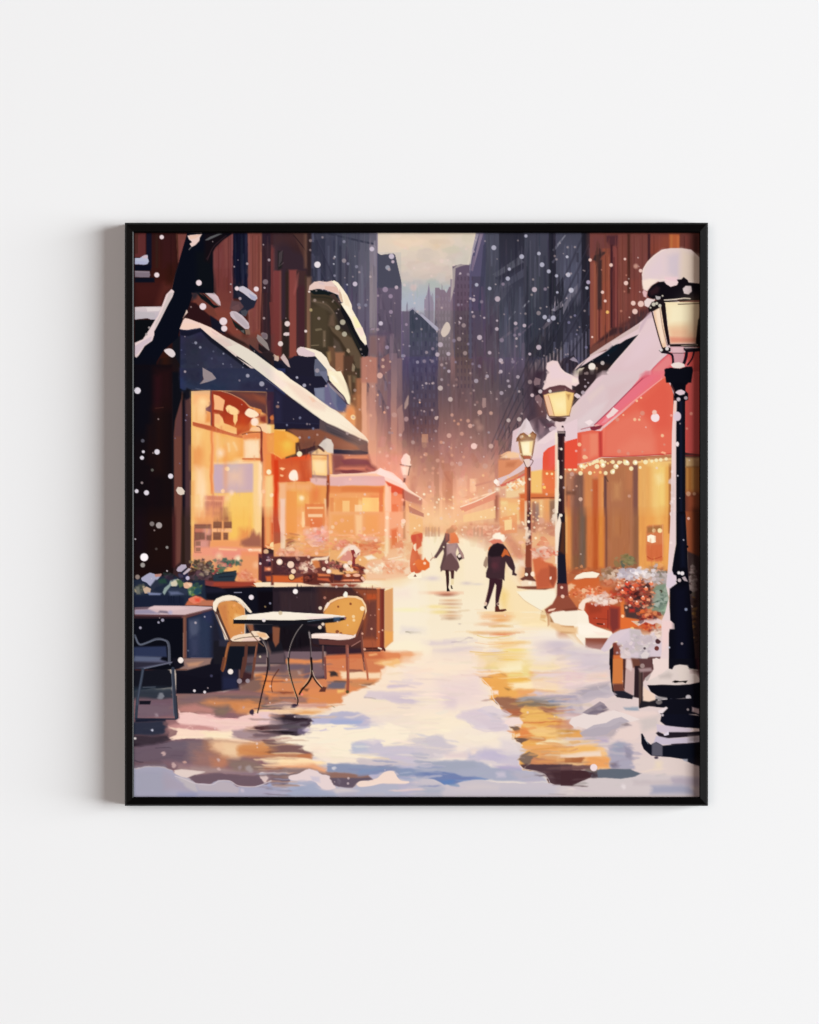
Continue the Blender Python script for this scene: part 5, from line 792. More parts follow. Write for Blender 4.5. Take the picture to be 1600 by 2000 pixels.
# mid right lamp
R(1172,1040,1240,1420,'d2643c',2); R(1195,1040,1230,1700,'7c3c2c',2); R(1216,1040,1234,1700,'4c2424',2); R(1170,1420,1198,1700,'e8c4a0',3)
P('1080 690 1120 600 1165 520 1190 495 1225 540 1260 620 1290 660 1240 680 1190 650 1120 660 1075 720','e0cfd2'); P('1090 680 1150 570 1190 500 1180 600 1140 650','c4b0b0',s=5,a=.6)
P('1075 760 1080 720 1120 670 1160 655 1210 690 1260 640 1305 680 1290 740 1110 750','7e4c30'); P('1120 690 1160 660 1180 720 1130 740','a4683c',a=.7); P('1210 690 1260 660 1290 690 1280 730','b47a50',a=.6); FL('1145 700 12 1225 690 14','e8d8a8')
P('1100 750 1285 740 1260 900 1160 960 1120 900','8c5838',s=2); P('1125 760 1265 750 1245 915 1150 910','f6e4b4',s=3); P('1150 790 1220 780 1215 880 1170 890','fff4d4',s=8,a=.8); L('1105 770 1130 920 1165 985',8,'c8905c'); P('1225 760 1260 755 1245 880 1225 880','eec474',a=.7); L('1285 750 1255 920 1230 960',8,'6c3c28'); P('1150 915 1245 920 1235 950 1170 950','a85038')
P('1165 960 1225 955 1230 1020 1200 1045 1175 1020','e4ccc0'); L('1160 975 1190 1040 1220 1045 1265 975 1235 955',7,'4c2820'); D(1222,1435,12,'f4e0c4')
FL('605 808 34','e8ccc4'); FL('795 808 26 670 432 26 563 582 24 327 690 26 450 1005 26','c4a298'); FL('730 1030 30 795 440 20 470 670 22 200 968 22 540 525 20 360 1005 24 360 460 18','c8a090',.8,2); FL('185 495 20 990 520 22 1110 508 24 230 160 28 342 285 26','bba8a4'); FL('912 215 22 1000 140 18 752 28 20 630 80 24 1095 35 20 985 80 16','a0929c'); FL('720 340 0.1 180 640 14 770 655 14 138 405 14 50 420 12 150 105 14 245 65 16','9c8a90'); FL('430 560 16 460 515 12 385 525 12 350 830 12 360 910 16 490 930 16 260 980 14 150 1055 18 60 1070 18 145 1110 14 205 1108 14 115 1185 12 158 1270 18 110 1325 16 300 1305 10 48 1375 18 140 1400 20 65 900 22 15 930 14 240 765 18','d0a088',.75,2)
P('700 270 740 270 740 370 705 385 695 350','a88c88',a=.8); D(670,600,36,'b89488',.6,8); D(640,540,30,'a8887c',.6,8); FL('1350 198 18 1255 240 20','c8b0b4'); FL('410 65 16 410 125 14 320 125 12 480 215 12 570 218 14 520 300 14 640 318 16','8c6e6c',.8,2)

# loosen the glowing windows
T()
SM(380, 790, 512, 1010, 70, 4, 22, 1.57, 8, 61, a=.3, ja=.05, hue=5, s=2, dx=2); SM(505, 850, 620, 1010, 50, 4, 20, 1.57, 12, 63, a=.4, ja=.3, hue=7, s=1.5, dx=3)
WARP(380, 765, 820, 1010, 1.2, 1.0, 22, 22, 3)
G(452, 870, 22, 22, 'f8e4a8', .35); G(622, 908, 18, 22, 'f8dc98', .4); G(395, 800, 12, 12, 'f8e8b0', .4); G(574, 930, 10, 10, 'f8ecc0', .5)
SM(345, 650, 660, 770, 60, 5, 60, .6, 6, 64, a=.0, ja=.1)
DS(352, 650, 540, 775, .7, .93, 14)
G(392, 890, 10, 24, 'e0904c', .45); G(460, 835, 30, 8, 'e8a048', .35); G(396, 960, 7, 36, 'fdf0c4', .6); G(513, 960, 5, 50, 'fbe8b0', .5); G(440, 915, 5, 60, 'e89a58', .4)
# ================================================================ lower left : planters, window flowers, counter
T(0,2)
P('0 -60 440 -60 450 600 430 700 0 700','1a0e0f',s=2); R(200,-60,440,540,'1d0f0e',20); R(20,-60,120,400,'180e16',20,.8); P('440 -60 560 -60 530 500 460 560','6a4038',s=4); R(440,-60,475,560,'3a1a1c',6); R(540,-60,590,520,'2b1d18',5); P('575 -60 650 -60 650 470 600 540 580 500','3c2a28',s=4)
P('650 -60 1440 -60 1440 800 650 560','eeae68',s=2); P('1060 -60 1440 -60 1440 100 1120 260 1060 240','f0ca60',s=14); P('1340 -60 1440 -60 1435 220 1350 200','f3d88c',s=8); P('650 -60 700 -60 700 540 650 480','eeb468',s=5); D(685,60,34,'f4cc78',.8,8)
P('690 85 870 80 875 200 850 420 860 480 700 500 680 300','c48a70',s=5); R(690,80,870,130,'8f5a48',4); P('690 130 870 130 870 200 690 210','c07c60',s=4); P('690 170 800 170 800 250 690 260','7c5044',s=4); P('820 200 870 200 870 260 820 260','8c5c50',s=4); L('690 130 690 390 760 395',5,'7c4c40'); L('850 100 850 480',7,'a87058'); P('760 260 830 260 830 340 700 350','d8a08c',s=8,a=.8); D(830,160,40,'f0d0b8',.5,10)
for x, y, w, h in ((895,50,95,72),(1015,50,85,72),(895,170,85,85),(1010,175,50,80),(970,-60,95,72)): R(x, y, x + w, y + h, '8c5c44', 4)
R(880,130,1100,165,'f0c490',5,.8); P('880 265 1210 265 1210 350 860 340','e8a464',s=6); P('1190 130 1300 120 1340 200 1250 260 1190 250','e09450',s=14,a=.8); P('1210 260 1280 230 1340 140 1380 200 1410 180 1430 230 1430 330 1280 330 1200 310','a46c50',s=8); P('1220 280 1300 240 1430 250 1430 330 1240 330','9c6650',s=8,a=.8)
P('690 340 1000 330 1430 350 1420 400 1400 560 1000 500 860 480 690 520 660 440','e8a07c',s=6); P('960 350 1160 360 1150 375 960 365','f8dc9c',s=4); P('1280 360 1430 355 1430 385 1300 395','f8e4b4',s=4); D(1310,375,22,'fae8c0'); P('900 380 1200 380 1220 500 1100 470 900 540','e4947c',s=10,a=.8); D(960,430,30,'f0d8a8',.8,10); D(1175,465,36,'f6e4c0',.9,8); P('1210 380 1400 380 1400 730 1140 730 1180 600','e89a68',s=6); D(1375,535,34,'f4b88c',.9,8); CL(1280,660,110,70,'f0a080 e88868 d87858 f0a888',50,16,41)
CL(780,540,110,60,'5a4438 7c6a4c 4c3c3c 3a3434 8c7050 6c4c48 3c4a3c',90,26,42); CL(1060,530,150,50,'5c6c58 7c5c58 c05c58 3c5c50 d08070 e09070 4c6c5c b04c4c',120,22,43); CL(760,660,110,60,'3a2c34 4c3840 2c2c30 403038 5c4048',80,30,44); CL(830,600,70,90,'54443c a89080 6c5848 403438 8c7a68',40,16,45)
P('920 610 1150 605 1160 640 1130 720 900 720 890 660','273440',s=3); L('930 640 1150 600',10,'1c2028'); L('960 670 1120 660',14,'1e2430'); CL(950,590,60,40,'a84848 c45c54 4a6a50 8c3c3c',30,20,46); P('880 720 1350 720 1400 760 1100 790 880 780 800 740','9c4030',s=4); P('800 700 900 720 890 770 790 770','7c3c3c',s=5)
P('1400 410 1440 410 1440 720 1400 700','6a3030',s=3); P('1410 450 1440 460 1440 510 1405 510','3c2430')
R(1438,-60,1470,420,'552820',3); R(1438,-60,1448,420,'7c3828',2)
P('1470 -60 1600 -60 1700 -60 1700 400 1470 340','d8683c',s=3); P('1465 -60 1540 -60 1540 300 1470 330','e8a060',s=8); P('1560 60 1700 60 1700 260 1560 180','c04820',s=6); D(1570,320,44,'f8d8a0'); P('1470 310 1540 330 1600 340 1500 350','f4b880'); D(1575,20,34,'f8dca8',.9,5); D(1485,385,28,'d8b488',1,2)
P('1440 410 1700 400 1700 720 1430 710','4a2830',s=3); P('1470 560 1570 560 1580 600 1470 600','e8845c',s=5); P('1480 660 1600 650 1600 720 1490 720','c85c30',s=4); CL(1560,460,90,50,'2c2030 c8a0a8 5c3038 8c5058 3a2030',40,14,47); D(1515,580,16,'f0a078')
P('800 760 880 775 1350 780 1700 770 1700 1060 1500 1080 1320 1080 1200 900 900 930 790 900','11111c',s=2); P('790 780 1000 790 1040 840 820 850','1c1c2c',s=6); L('1130 842 1210 840',10,'8a8a9c'); P('1390 830 1700 820 1700 1060 1400 1070','0f0b12',s=6); P('1345 740 1400 728 1700 722 1700 775 1380 778','f4e0c0'); P('900 770 1100 770 1350 780 1000 795','7c3228',s=3)
# near planter
P('0 700 440 640 600 720 800 700 820 930 560 990 0 1010','20283a',s=4); P('0 880 400 870 570 900 570 990 0 1010','1a2034',s=4); P('380 780 620 800 600 870 400 880','2c3448',s=4)
P('90 680 150 640 190 620 260 640 320 640 240 740 200 780 150 730 100 710','a4a4bc',sm=0); P('240 640 320 630 310 660 250 670','b88478'); P('250 700 330 700 340 760 260 780 220 820 300 840 200 850 140 840','2a3040',s=3); P('280 700 360 680 380 740 290 740','264038',s=4)
P('330 840 350 790 400 750 420 700 500 690 520 720 490 770 420 770 380 820 350 870','8c9c98',s=2); P('420 730 500 690 520 700 480 770 430 770','d0c4ac'); P('480 700 560 700 580 760 520 790','4a6044',s=3); P('560 740 600 725 660 735 665 770 620 800 570 790','e0b090'); P('600 740 660 750 640 780','f0c8a8'); P('610 800 700 750 740 790 760 850 660 880 620 870','4f6f54',s=3); P('620 830 650 820 640 870','86986c'); CL(720,790,60,50,'3a5444 54785c 2c4440 6c7c3c 305060',30,22,48); CL(100,800,80,60,'6a6c60 84765c 3c4440 c0a888 4a5048 c8b090',24,26,49); P('110 800 150 775 200 800 190 850 130 850','c4a890'); P('30 780 70 770 80 860 40 860','6c6c64',s=3); CL(400,660,60,30,'2c2430 3a2c3c 1f2a28',20,26,50); CL(580,640,60,60,'22223a 2c2c4a 3c3448 1c2030',24,30,51)
P('485 590 500 560 540 530 590 530 600 560 540 610 500 610','b4a8b8'); P('555 630 620 570 650 580 620 610 570 645','c0b0b8'); D(610,680,22,'c0b8d0'); L('640 560 660 535',10,'c08070',4)
P('160 840 320 850 300 870 180 870','7880a0',s=3); P('400 830 500 830 560 860 420 870','6c7494',s=5,a=.8)
for x in (400, 425, 455, 520): L([x, 880, x, 960], 8, '12182a', sm=0)
P('600 950 640 900 700 875 760 890 820 930 900 935 900 990 700 985 580 985','c06848',s=3); P('620 910 700 878 790 920 760 950 680 970 620 930','e07c60'); P('690 910 750 905 740 945 700 940','e04c38',s=5); P('760 935 900 930 900 985 740 985','b87054',s=4)
P('20 1010 180 1005 240 990 520 990 640 990 880 1000 890 1020 570 1095 20 1085','cfb4b6',s=2); P('20 1035 180 1030 300 1080 20 1085','948aa0',s=4); P('180 1020 240 990 520 995 620 1020 400 1050 300 1030','dcc0c0',s=4); P('280 1065 300 1045 380 1050 400 1075','6f6476',s=4); D(415,1065,22,'a8a4c4',.8,5); P('20 1010 180 1005 160 1025 20 1030','4c3a48',s=4)
P('20 1088 570 1092 890 1015 895 1040 590 1125 20 1125','5e3c40',s=2); P('20 1105 540 1110 540 1130 20 1128','2c1c22'); L('570 1095 890 1022',6,'a88478')
P('20 1130 560 1130 560 1600 600 1700 0 1700 0 1130','0c0d16'); P('600 1130 890 1040 920 1060 1000 1280 1060 1500 1060 1720 600 1720','222a42',s=2); P('620 1150 740 1130 760 1250 720 1320 640 1340 620 1250','4b5168',s=10); P('740 1120 860 1100 860 1560 760 1600 740 1400','2c364e',s=14,a=.9); P('620 1340 740 1330 740 1560 640 1560','3c425c',s=14,a=.8); P('880 1060 940 1150 1000 1400 1000 1640 880 1560','20202e',s=10); P('780 1060 880 1050 890 1200 790 1140','2c3050',s=8,a=.7)
R(560,1100,602,1720,'6a443c',3); R(565,1120,580,1700,'8c5c48',4,.8); R(600,1130,615,1700,'1b2238',3); L('480 1590 420 1600',8,'3a3040')
L('650 1570 880 1575',10,'7a7084'); P('680 1610 880 1570 900 1600 760 1640','52505f',s=5)
# iron chair at the left edge
L('20 1320 70 1420 160 1400 260 1360 340 1370 400 1420 410 1640',24,'4b4f5c'); L('30 1340 80 1420 260 1370 380 1400 395 1600',9,'6a7080',a=.8); P('0 1450 370 1440 380 1560 0 1560','2c3450',s=4); P('20 1550 320 1560 280 1640 0 1620','596078',s=4); P('0 1600 300 1590 430 1600 120 1690 0 1690','5a5c74',s=4); P('0 1610 420 1625 200 1660 0 1700','2c2a38',s=5)
T(0,3); L('430 20 300 50 120 90',14,'7a7e90',a=.7); L('110 100 90 230 50 440 35 640',32,'353c4a'); L('110 110 70 330 45 500',8,'565e70',a=.8); L('445 90 455 300 470 520 485 640',38,'343a48'); L('430 110 445 400 455 620',8,'5c6474',a=.9); L('485 400 500 640',10,'20242e'); L('30 650 480 655',14,'1e2434'); L('110 300 250 295',10,'545c68',a=.8); P('70 450 200 450 190 490 70 490','14141e',s=2)
P('480 120 1000 100 1180 40 1180 300 1000 340 760 370 480 370','12111c',s=3); P('440 0 1000 0 1000 130 800 200 480 140','14131e',s=3); P('560 0 880 0 860 40 600 110 480 110 570 60','8c7068',s=3); P('600 30 780 10 720 60 620 70','c49474',s=5,a=.8); L('480 100 600 100',8,'6a4434'); P('980 0 1180 0 1180 320 1000 330','1e2034',s=8); P('1000 190 1160 190 1160 320 1000 320','232844',s=8,a=.8)
P('1180 0 1340 0 1340 200 1180 290','3c2428',s=8); P('1160 60 1700 50 1700 130 1300 140','6a5458',s=8); R(1255,50,1340,130,'3c424c',6,.8)
# ---- counter block, its end cabinet, flower boxes
T(1,2)
P('-40 -60 590 -60 590 440 300 480 200 600 0 600','e8a068',s=3); P('-40 -60 20 -60 30 60 60 180 70 240 60 280 0 300','b85034',s=3); P('20 0 110 0 105 400 80 420 60 240','ecc8a0',s=5); P('110 0 210 0 210 240 110 200','e89c50',s=8); R(0,170,70,280,'a85c40',6,.8); P('120 260 170 230 205 260 205 360 100 420 110 320','a8664c',s=6); P('210 0 300 0 300 260 210 240','eeaa64',s=10); D(320,55,40,'f8e8b4',.9,8); R(240,180,290,340,'f4c88c',14,.7); P('330 0 540 0 540 90 330 80','dc7c44',s=6); D(440,140,36,'f4d8c4',.9,8); D(510,130,44,'f0d8c8',.9,10); D(345,170,36,'ecc8a8',.9,8)
T(); XF(262, 1001, 1100, 1001, 26); SM(380, 985, 512, 1030, 40, 5, 40, 1.57, 6, 161, a=.4, ja=.03, dx=3, s=2); SM(545, 985, 790, 1030, 60, 5, 36, 1.57, 9, 162, a=.4, ja=.03, dx=3, s=2)
for q in ((663,972,700,1050,'e6a058'),(669,978,683,1030,'f4d488'),(693,986,708,1052,'f6e0a8'),(708,972,740,1004,'f6dc84'),(712,1004,740,1050,'e4a45c'),(741,956,748,1052,'d87c48'),(645,972,652,1050,'dc8c50'),(655,1040,700,1044,'f6d8a0'),(596,984,634,1028,'d87c44'),(600,990,632,994,'f6d490'),(602,1004,630,1010,'f8e8b8'),(590,1000,594,1030,'f8e0a0'),(606,1012,630,1030,'d86c3c'),(548,975,556,1090,'eed2b4'),(560,960,580,1040,'e8a050'),(757,950,764,1080,'f4dcb4'),(766,985,778,1060,'dc7848')): R(*q, s=2, a=.8)
T(1,2)
CL(400,250,170,130,'f0c0a8 e8a890 f4d0c0 e09078 f0b898 d8a8a0 e8806c',110,26,61,.8); CL(200,420,160,60,'e8a080 f0b898 dc8868 f0c4a0 c88068',80,26,62)
P('-60 440 600 440 600 760 -60 760','6c3a34',s=3); P('-40 460 60 440 130 460 200 450 260 490 260 560 280 620 0 650 -40 650','4f2a2c',s=3); CL(120,560,170,90,'5a2e30 40242c 6c3c3c 4a2a30 7c4c48',110,26,63)
P('590 -60 1215 -60 1215 700 590 700','e8ac70',s=4); P('620 0 870 0 870 190 700 190 620 120','e6a45c',s=8); P('880 0 960 0 960 200 890 200','f2cc90',s=6); P('980 -40 1140 0 1140 180 980 180','e8a860',s=10); L('700 200 860 205',10,'f4c898',s=3); P('930 210 1120 215 1130 270 940 270','e8b090',s=6); CL(760,300,130,80,'e88870 e07c60 f0b898 f0c8a8 d87860 e8a080',80,26,64); CL(1040,330,160,90,'e0845c e89060 d8784c f0b080 f4c8a0 f0d0b0 e89c70',120,28,65); P('940 270 1120 280 1130 330 960 320','dc7c54',s=8,a=.8); SM(110,180,1400,420,170,24,120,0,16,163,a=.5,ja=.4,hue=12,s=2,dx=6)
P('680 460 720 400 760 340 820 305 880 310 940 370 930 420 880 420 860 380 820 370 760 410','f4dcc8',s=4); P('700 480 740 430 800 370 840 400 850 470 800 500','d89080',s=3); P('830 370 865 362 890 420 930 390 910 430 880 470 880 560 840 560 850 440','8c3434'); CL(680,560,120,70,'7c3c3c 5c3c34 a85c54 8c4c4c 4c3430 c89078 6c4434',110,20,66); CL(920,570,60,50,'a8482c 7c3a30 c8603c 5c2c2c 4c3440',50,22,67); CL(330,560,110,60,'8c4c44 c8988c 6c3838 a86858 e0b8a0 7c4444',70,22,68)
P('390 470 440 450 500 450 560 440 590 430 570 480 480 480 370 540','f3d8bc',s=3); P('400 490 450 480 480 500 490 560 440 570 410 530','d07c48',s=4)
FL('35 500 34 160 530 38 190 605 26 530 580 22 585 605 28 775 545 30 800 575 26 820 510 26 840 590 20 560 500 20 330 580 22','f0d0b8'); FL('780 545 18 585 605 18 35 500 20','fbeee0')
P('990 540 1050 480 1160 470 1240 470 1480 500 1490 600 1440 640 1220 680 1010 690','ecb48c',s=5); CL(1110,580,100,60,'f4e0c4 f0c8a8 e8a080 fae8cc f4d4b0',70,26,69); CL(1330,560,120,90,'e89870 f0b894 e8a880 f4d0b4 e8845c',80,24,70); P('1000 620 1200 640 1300 620 1480 640 1440 670 1220 700 1000 700','efc09a',s=8); P('980 440 1060 420 1120 460 1020 480','f4e8d4',s=4)
P('1215 -60 1430 -60 1430 460 1260 480 1215 460','eaae80',s=4); P('1215 -60 1260 -60 1250 400 1215 440','f4d8ac',s=5); P('1280 140 1350 120 1360 330 1280 350','dc7848',s=6); L('1350 170 1355 290',9,'f0c090'); CL(1440,300,90,140,'f0b48c e8a078 f4c8a0 e89068',60,26,71)
P('1430 -60 1600 -60 1600 480 1430 480','eab888',s=6,a=.7); R(1415,-60,1440,240,'b88058',4,.8); D(1418,45,26,'f4dcc0'); L('1395 440 1250 470',14,'f4dcc4',a=.8)
P('1500 230 1520 180 1560 160 1600 180 1625 250 1590 330 1580 400 1630 520 1610 610 1560 625 1500 610 1490 500 1505 400 1525 310','d4633c',s=2,sm=1); P('1510 200 1600 180 1600 270 1510 280','c84838',s=5,a=.8); P('1530 310 1560 290 1585 320 1580 370 1550 380 1530 350','f6e0c0'); P('1560 400 1620 420 1620 600 1560 610','c85c38',s=5,a=.8); L('1530 530 1570 500',10,'f2c498'); P('1420 600 1450 560 1490 560 1490 640 1440 640','f0d0b0',s=4); P('1460 660 1510 620 1540 610 1560 640 1620 620 1620 680 1480 690','f8ecd0'); P('1530 665 1550 635 1565 665','7c4438')
P('-40 650 140 655 200 690 300 660 300 730 -40 730','cc6030',s=4); D(170,672,36,'5c2c20'); D(170,668,30,'f4c888'); P('300 640 440 630 480 640 620 630 650 640 640 740 300 745','5e2c26',s=3); P('460 630 600 640 600 660 470 660','e07c4c',s=4); P('460 680 580 680 600 720 460 700','c85c3c',s=4); CL(370,680,70,50,'4c2424 6c3028 3a1c20 8c4434',50,14,72); P('630 650 940 620 990 700 960 730 640 740','6f3328',s=3); P('640 640 740 650 720 710 640 700','462830',s=3); P('740 640 900 640 940 660 760 670','a8502c',s=4); P('720 710 760 695 920 695 940 715 760 715','f09068',s=3); D(800,650,30,'f4b494',1,1,16); D(895,648,42,'f0b494',1,1,18); FL('960 680 18 975 700 16 800 650 14','e8b8a0')
P('0 728 280 735 400 760 520 770 480 740 640 740 860 755 950 735 1100 745 1160 780 1300 785 1160 800 900 790 700 780 400 775 0 785','f3d0b0',s=2); P('0 735 300 742 300 770 0 780','f8dcb4',s=4); P('600 740 900 750 860 780 620 770','a84c38',s=4); D(560,760,32,'fae8d0',1,1,20); P('745 770 775 750 805 770 800 785 750 785','faecd8'); P('950 740 1090 745 1150 780 930 778','f6e6c0'); D(1072,772,34,'f0d4b0',1,2,8)
P('-40 785 400 775 900 790 1160 800 1160 1500 960 1500 600 1500 0 1500 -40 1500','2b2028',s=2); P('-40 790 400 780 400 830 -40 830','221a22',s=5); P('40 830 480 840 480 1060 40 1050','36272c',s=8); P('480 790 900 795 1000 860 1000 1480 700 1480 480 1100','4e2c28',s=20); P('860 800 1130 800 1130 1480 960 1480 960 900','8c4830',s=8); P('1010 860 1120 860 1120 920 1010 920','b4502c',s=5); P('1000 940 1120 930 1120 1340 980 1340 1010 1140','6e3d34',s=8); P('960 1370 1200 1370 1180 1470 960 1450','a4563a',s=5); P('1120 800 1160 790 1160 1450 1120 1440','b45c38',s=3); R(1158,800,1208,1490,'6c2c24',3); R(1165,820,1180,1440,'8c3c30',4,.8); P('1208 820 1300 788 1300 1385 1210 1470','dca068',s=2); P('1215 840 1290 800 1295 1280 1215 1280','d89a68',s=8,a=.7); P('1208 1270 1300 1280 1300 1385 1208 1440','e8a458',s=5); L('1210 820 1300 786',7,'f6dca8'); L('1115 800 1160 795',7,'f0a878'); L('960 1465 1180 1465 1210 1490',16,'4c2420'); L('1140 1460 1170 1470',16,'f6e0c8'); P('540 1460 960 1470 960 1520 560 1540','35222c',s=5); P('0 1180 330 1190 400 1280 390 1440 20 1500','171218',s=8)
SM(0,800,1150,1460,160,14,150,1.57,8,74,a=.4,ja=.02)
# ================================================================ left wicker chair
T(0,2)
P('900 1380 1640 1360 1700 1560 1700 1640 900 1640','1b1a22',s=3); P('1180 1560 1700 1500 1700 1640 1180 1640','5e4e54',s=8)
P('905 940 930 920 940 1000 1090 1360 1240 1330 1300 1260 1600 1250 1600 1380 1080 1400','1a1218',s=3)
R(1255,1200,1600,1300,'1c1a26',4); P('1275 1200 1340 1200 1350 1270 1300 1280','8c5840',s=4); P('1555 1215 1620 1200 1640 1240 1630 1400 1590 1450 1560 1380','84503a',s=3)
P('940 990 980 945 1060 930 1140 940 1210 980 1245 1020 1250 1130 1240 1330 1090 1365 1040 1260 985 1120','d08a4e',s=2); P('1060 950 1160 960 1220 1040 1220 1200 1120 1240 1060 1160','de964c',s=12,a=.8); P('960 1000 1040 980 1060 1200 1080 1330 1010 1180','c87c48',s=8,a=.8); P('1140 1080 1260 1110 1250 1140 1120 1150','eab878',s=6)
for x, y in ((1020,990),(1060,1050),(1100,1000),(1150,1040),(1040,1130),(1090,1110),(1180,1000),(1110,1200),(1200,1220)): L([x, y, x + 10, y + 22], 6, 'b46c38', sm=0, a=.7)
D(1130,985,16,'e8a060')
P('1245 1000 1310 1060 1330 1090 1255 1100','262830'); L('925 1030 965 1120 1030 1260 1080 1375',24,'5a3a30'); L('905 1040 950 1160 1050 1370',8,'8c6a58'); L('1340 1080 1370 1100',16,'3a3a48')
P('890 990 895 950 930 910 1000 880 1070 868 1140 880 1200 910 1250 960 1300 1020 1330 1060 1310 1070 1280 1050 1240 1000 1200 950 1140 925 1060 935 1000 935 960 960 935 1010 925 1060 895 1030','f5e6cf'); L('930 1020 960 960 1030 935 1130 930 1200 960 1240 1010',8,'e0c4a8'); L('1225 960 1300 1060',8,'d0b8a8')
P('1085 1365 1120 1330 1180 1310 1300 1295 1330 1270 1420 1275 1490 1300 1520 1340 1490 1365 1380 1380 1200 1390 1110 1385','f0d8bc'); P('1380 1290 1470 1290 1500 1340 1420 1345','eab888',s=4); L('1130 1370 1230 1345 1400 1330',7,'4a3830'); P('1260 1345 1460 1350 1400 1385 1200 1390','e8c8bc',a=.8)
P('1070 1370 1120 1390 1380 1385 1400 1400 1360 1440 1080 1440','6a4838',s=2); P('960 1370 1060 1370 1060 1450 960 1440','2c2c3c',s=4)
L('1070 1410 1045 1500 1020 1650 1000 1715',34,'8a5434',24); L('1060 1420 1030 1560',8,'c08050',a=.7); L('1265 1440 1250 1600 1225 1720',36,'5c3830'); L('1385 1410 1365 1560 1350 1700',22,'74483a'); L('1375 1430 1350 1640',6,'b87c58',a=.8); P('1080 1450 1240 1450 1230 1700 1040 1700','121620',s=4)
T(0,3); L('1015 0 990 100',26,'6a4030'); L('1240 0 1210 180',34,'5a3830'); L('1355 0 1330 200',22,'6c4438')
# ================================================================ right wicker chair
T(1,2)
P('530 1080 560 1000 600 950 680 910 780 890 880 885 950 920 990 970 1005 1040 990 1120 940 1200 910 1280 880 1320 760 1310 560 1290 545 1200','dc9a50',s=2); P('700 920 900 910 980 1000 960 1120 880 1240 760 1280 700 1160','e2a254',s=14,a=.8); P('560 1020 660 960 660 1280 560 1280','d89850',s=10,a=.7)
L('1000 1030 960 1160 910 1290 870 1380',24,'7a4434'); L('530 1070 570 1000 640 940 740 905 880 890 950 925 985 980 998 1050 970 1140',14,'c8844c'); P('545 990 600 930 680 895 800 875 900 880 960 910 1000 980 1008 1050 990 1090 990 1000 950 930 880 900 780 898 680 920 600 960 550 1030 520 1060','f3cfa4'); P('545 990 570 950 600 960 560 1020','f4dccc')
FL('860 1110 18 865 1150 16 750 1110 14','f0cc98'); FL('828 968 14 690 1000 12 680 1280 20 720 1300 16','8c4c2c'); FL('960 1020 26','fae4bc')
P('390 1310 440 1292 560 1295 700 1300 860 1320 890 1300 880 1340 800 1370 700 1375 560 1360 390 1350','f3ddd0'); P('400 1310 560 1300 700 1310 700 1330 400 1330','faeade',a=.8)
P('470 1360 700 1375 860 1360 940 1300 940 1380 860 1430 780 1440 480 1420','5e3632',s=3); L('380 1360 400 1420 480 1440',30,'2c1c20'); L('840 1440 940 1380',6,'e0a898'); L('480 1430 780 1440',10,'1a1820'); P('560 1440 760 1450 740 1500 560 1480','35222a',s=4)
L('520 1440 520 1700',20,'5c4444'); L('790 1440 795 1700',34,'8a5248'); L('800 1460 802 1700',6,'c8887c',a=.8); L('950 1280 960 1480 990 1700',24,'6f4038'); L('960 1330 975 1500',6,'b07860',a=.8)
T(1,3); L('540 0 550 200',26,'7a4a44'); L('795 0 800 200 795 340',32,'9a5440'); L('805 0 808 200',6,'e0a080',a=.7); D(793,350,18,'5a4c2c'); L('985 0 1010 100 1020 210',22,'b4684a'); L('975 20 1010 200',6,'f0b890',a=.7); P('400 30 530 30 530 190 460 200 400 160','7c6468',s=6,a=.7)
# ================================================================ round table
T(0,2)
P('1120 1140 1600 1145 2380 1120 2370 1145 2240 1175 2000 1195 1600 1200 1120 1190','16151c',s=2); P('1120 1145 1150 1120 1220 1095 1400 1075 1500 1065 1560 1055 1700 1055 1820 1065 2000 1075 2200 1085 2370 1105 2350 1120 2200 1120 2000 1140 1800 1150 1600 1150 1400 1145','f6ead8'); P('1130 1140 1180 1110 1280 1095 1260 1145','f0dcb8',a=.8); P('1900 1110 2360 1110 2360 1122 2000 1140','f3dcd4',a=.8); L('1950 1165 2200 1130 2370 1120',8,'5a6674'); P('2240 1120 2310 1115 2310 1160 2240 1165','3c5470',s=4,a=.8); D(2366,1130,12,'8c5864'); FL('1645 1070 22','d0bc9c')
P('1340 1195 1800 1195 1700 1220 1560 1215 1500 1290 1420 1280 1380 1240','171720',s=3); P('1560 1220 1900 1200 2140 1240 2140 1290 1940 1300 1700 1240','17141a',s=4)
L('1265 1200 1320 1300 1400 1390 1460 1440',10,'7c5c48'); L('1270 1210 1350 1330',5,'3a2a28'); 
L('1420 1350 1470 1400 1500 1480 1518 1600 1520 1700',22,'4a4448'); L('1450 1390 1492 1480 1502 1640',8,'a09088'); P('1500 1390 1540 1500 1530 1540 1495 1460','7c6058',s=4,a=.8)
L('1895 1200 1830 1290 1770 1420 1740 1560 1735 1700',15,'1f1a20'); L('1892 1198 1822 1290 1762 1420 1732 1560 1727 1700',6,'c0b4ac')
L('1965 1270 1980 1400 1985 1700',13,'3c3234'); P('1955 1280 1975 1280 1985 1360 1965 1350','7c7474'); L('1972 1300 1990 1500 1992 1700',5,'a49c9c',a=.8)
T(0,3); L('1500 0 1505 60 1490 170 1450 320 1410 500 1390 585',20,'201418',12); L('1492 0 1490 60',7,'a89088'); L('1600 100 1560 200 1545 290 1555 350',12,'5a3028',8)
T(1,3); L('130 0 145 120 180 260 220 380 240 440 235 490',18,'15100f',12); L('122 0 135 110 168 240 208 370 228 430',5,'f0e0b8'); D(205,500,36,'3a2c3c',1,2,16); D(190,520,26,'46384c',1,2,8); L('388 0 395 150 360 240 290 320 258 375',24,'17100f',20); L('378 20 380 140 350 220 300 290',5,'f0dcb4'); L('395 150 440 230 500 300 520 320',20,'3a2420',14); L('400 110 430 190 490 270 520 300',6,'f2e0c0'); P('490 320 520 290 560 300 545 350 475 350','5c342c',s=2); D(285,378,14,'f08878'); D(210,430,8,'000000',.3)
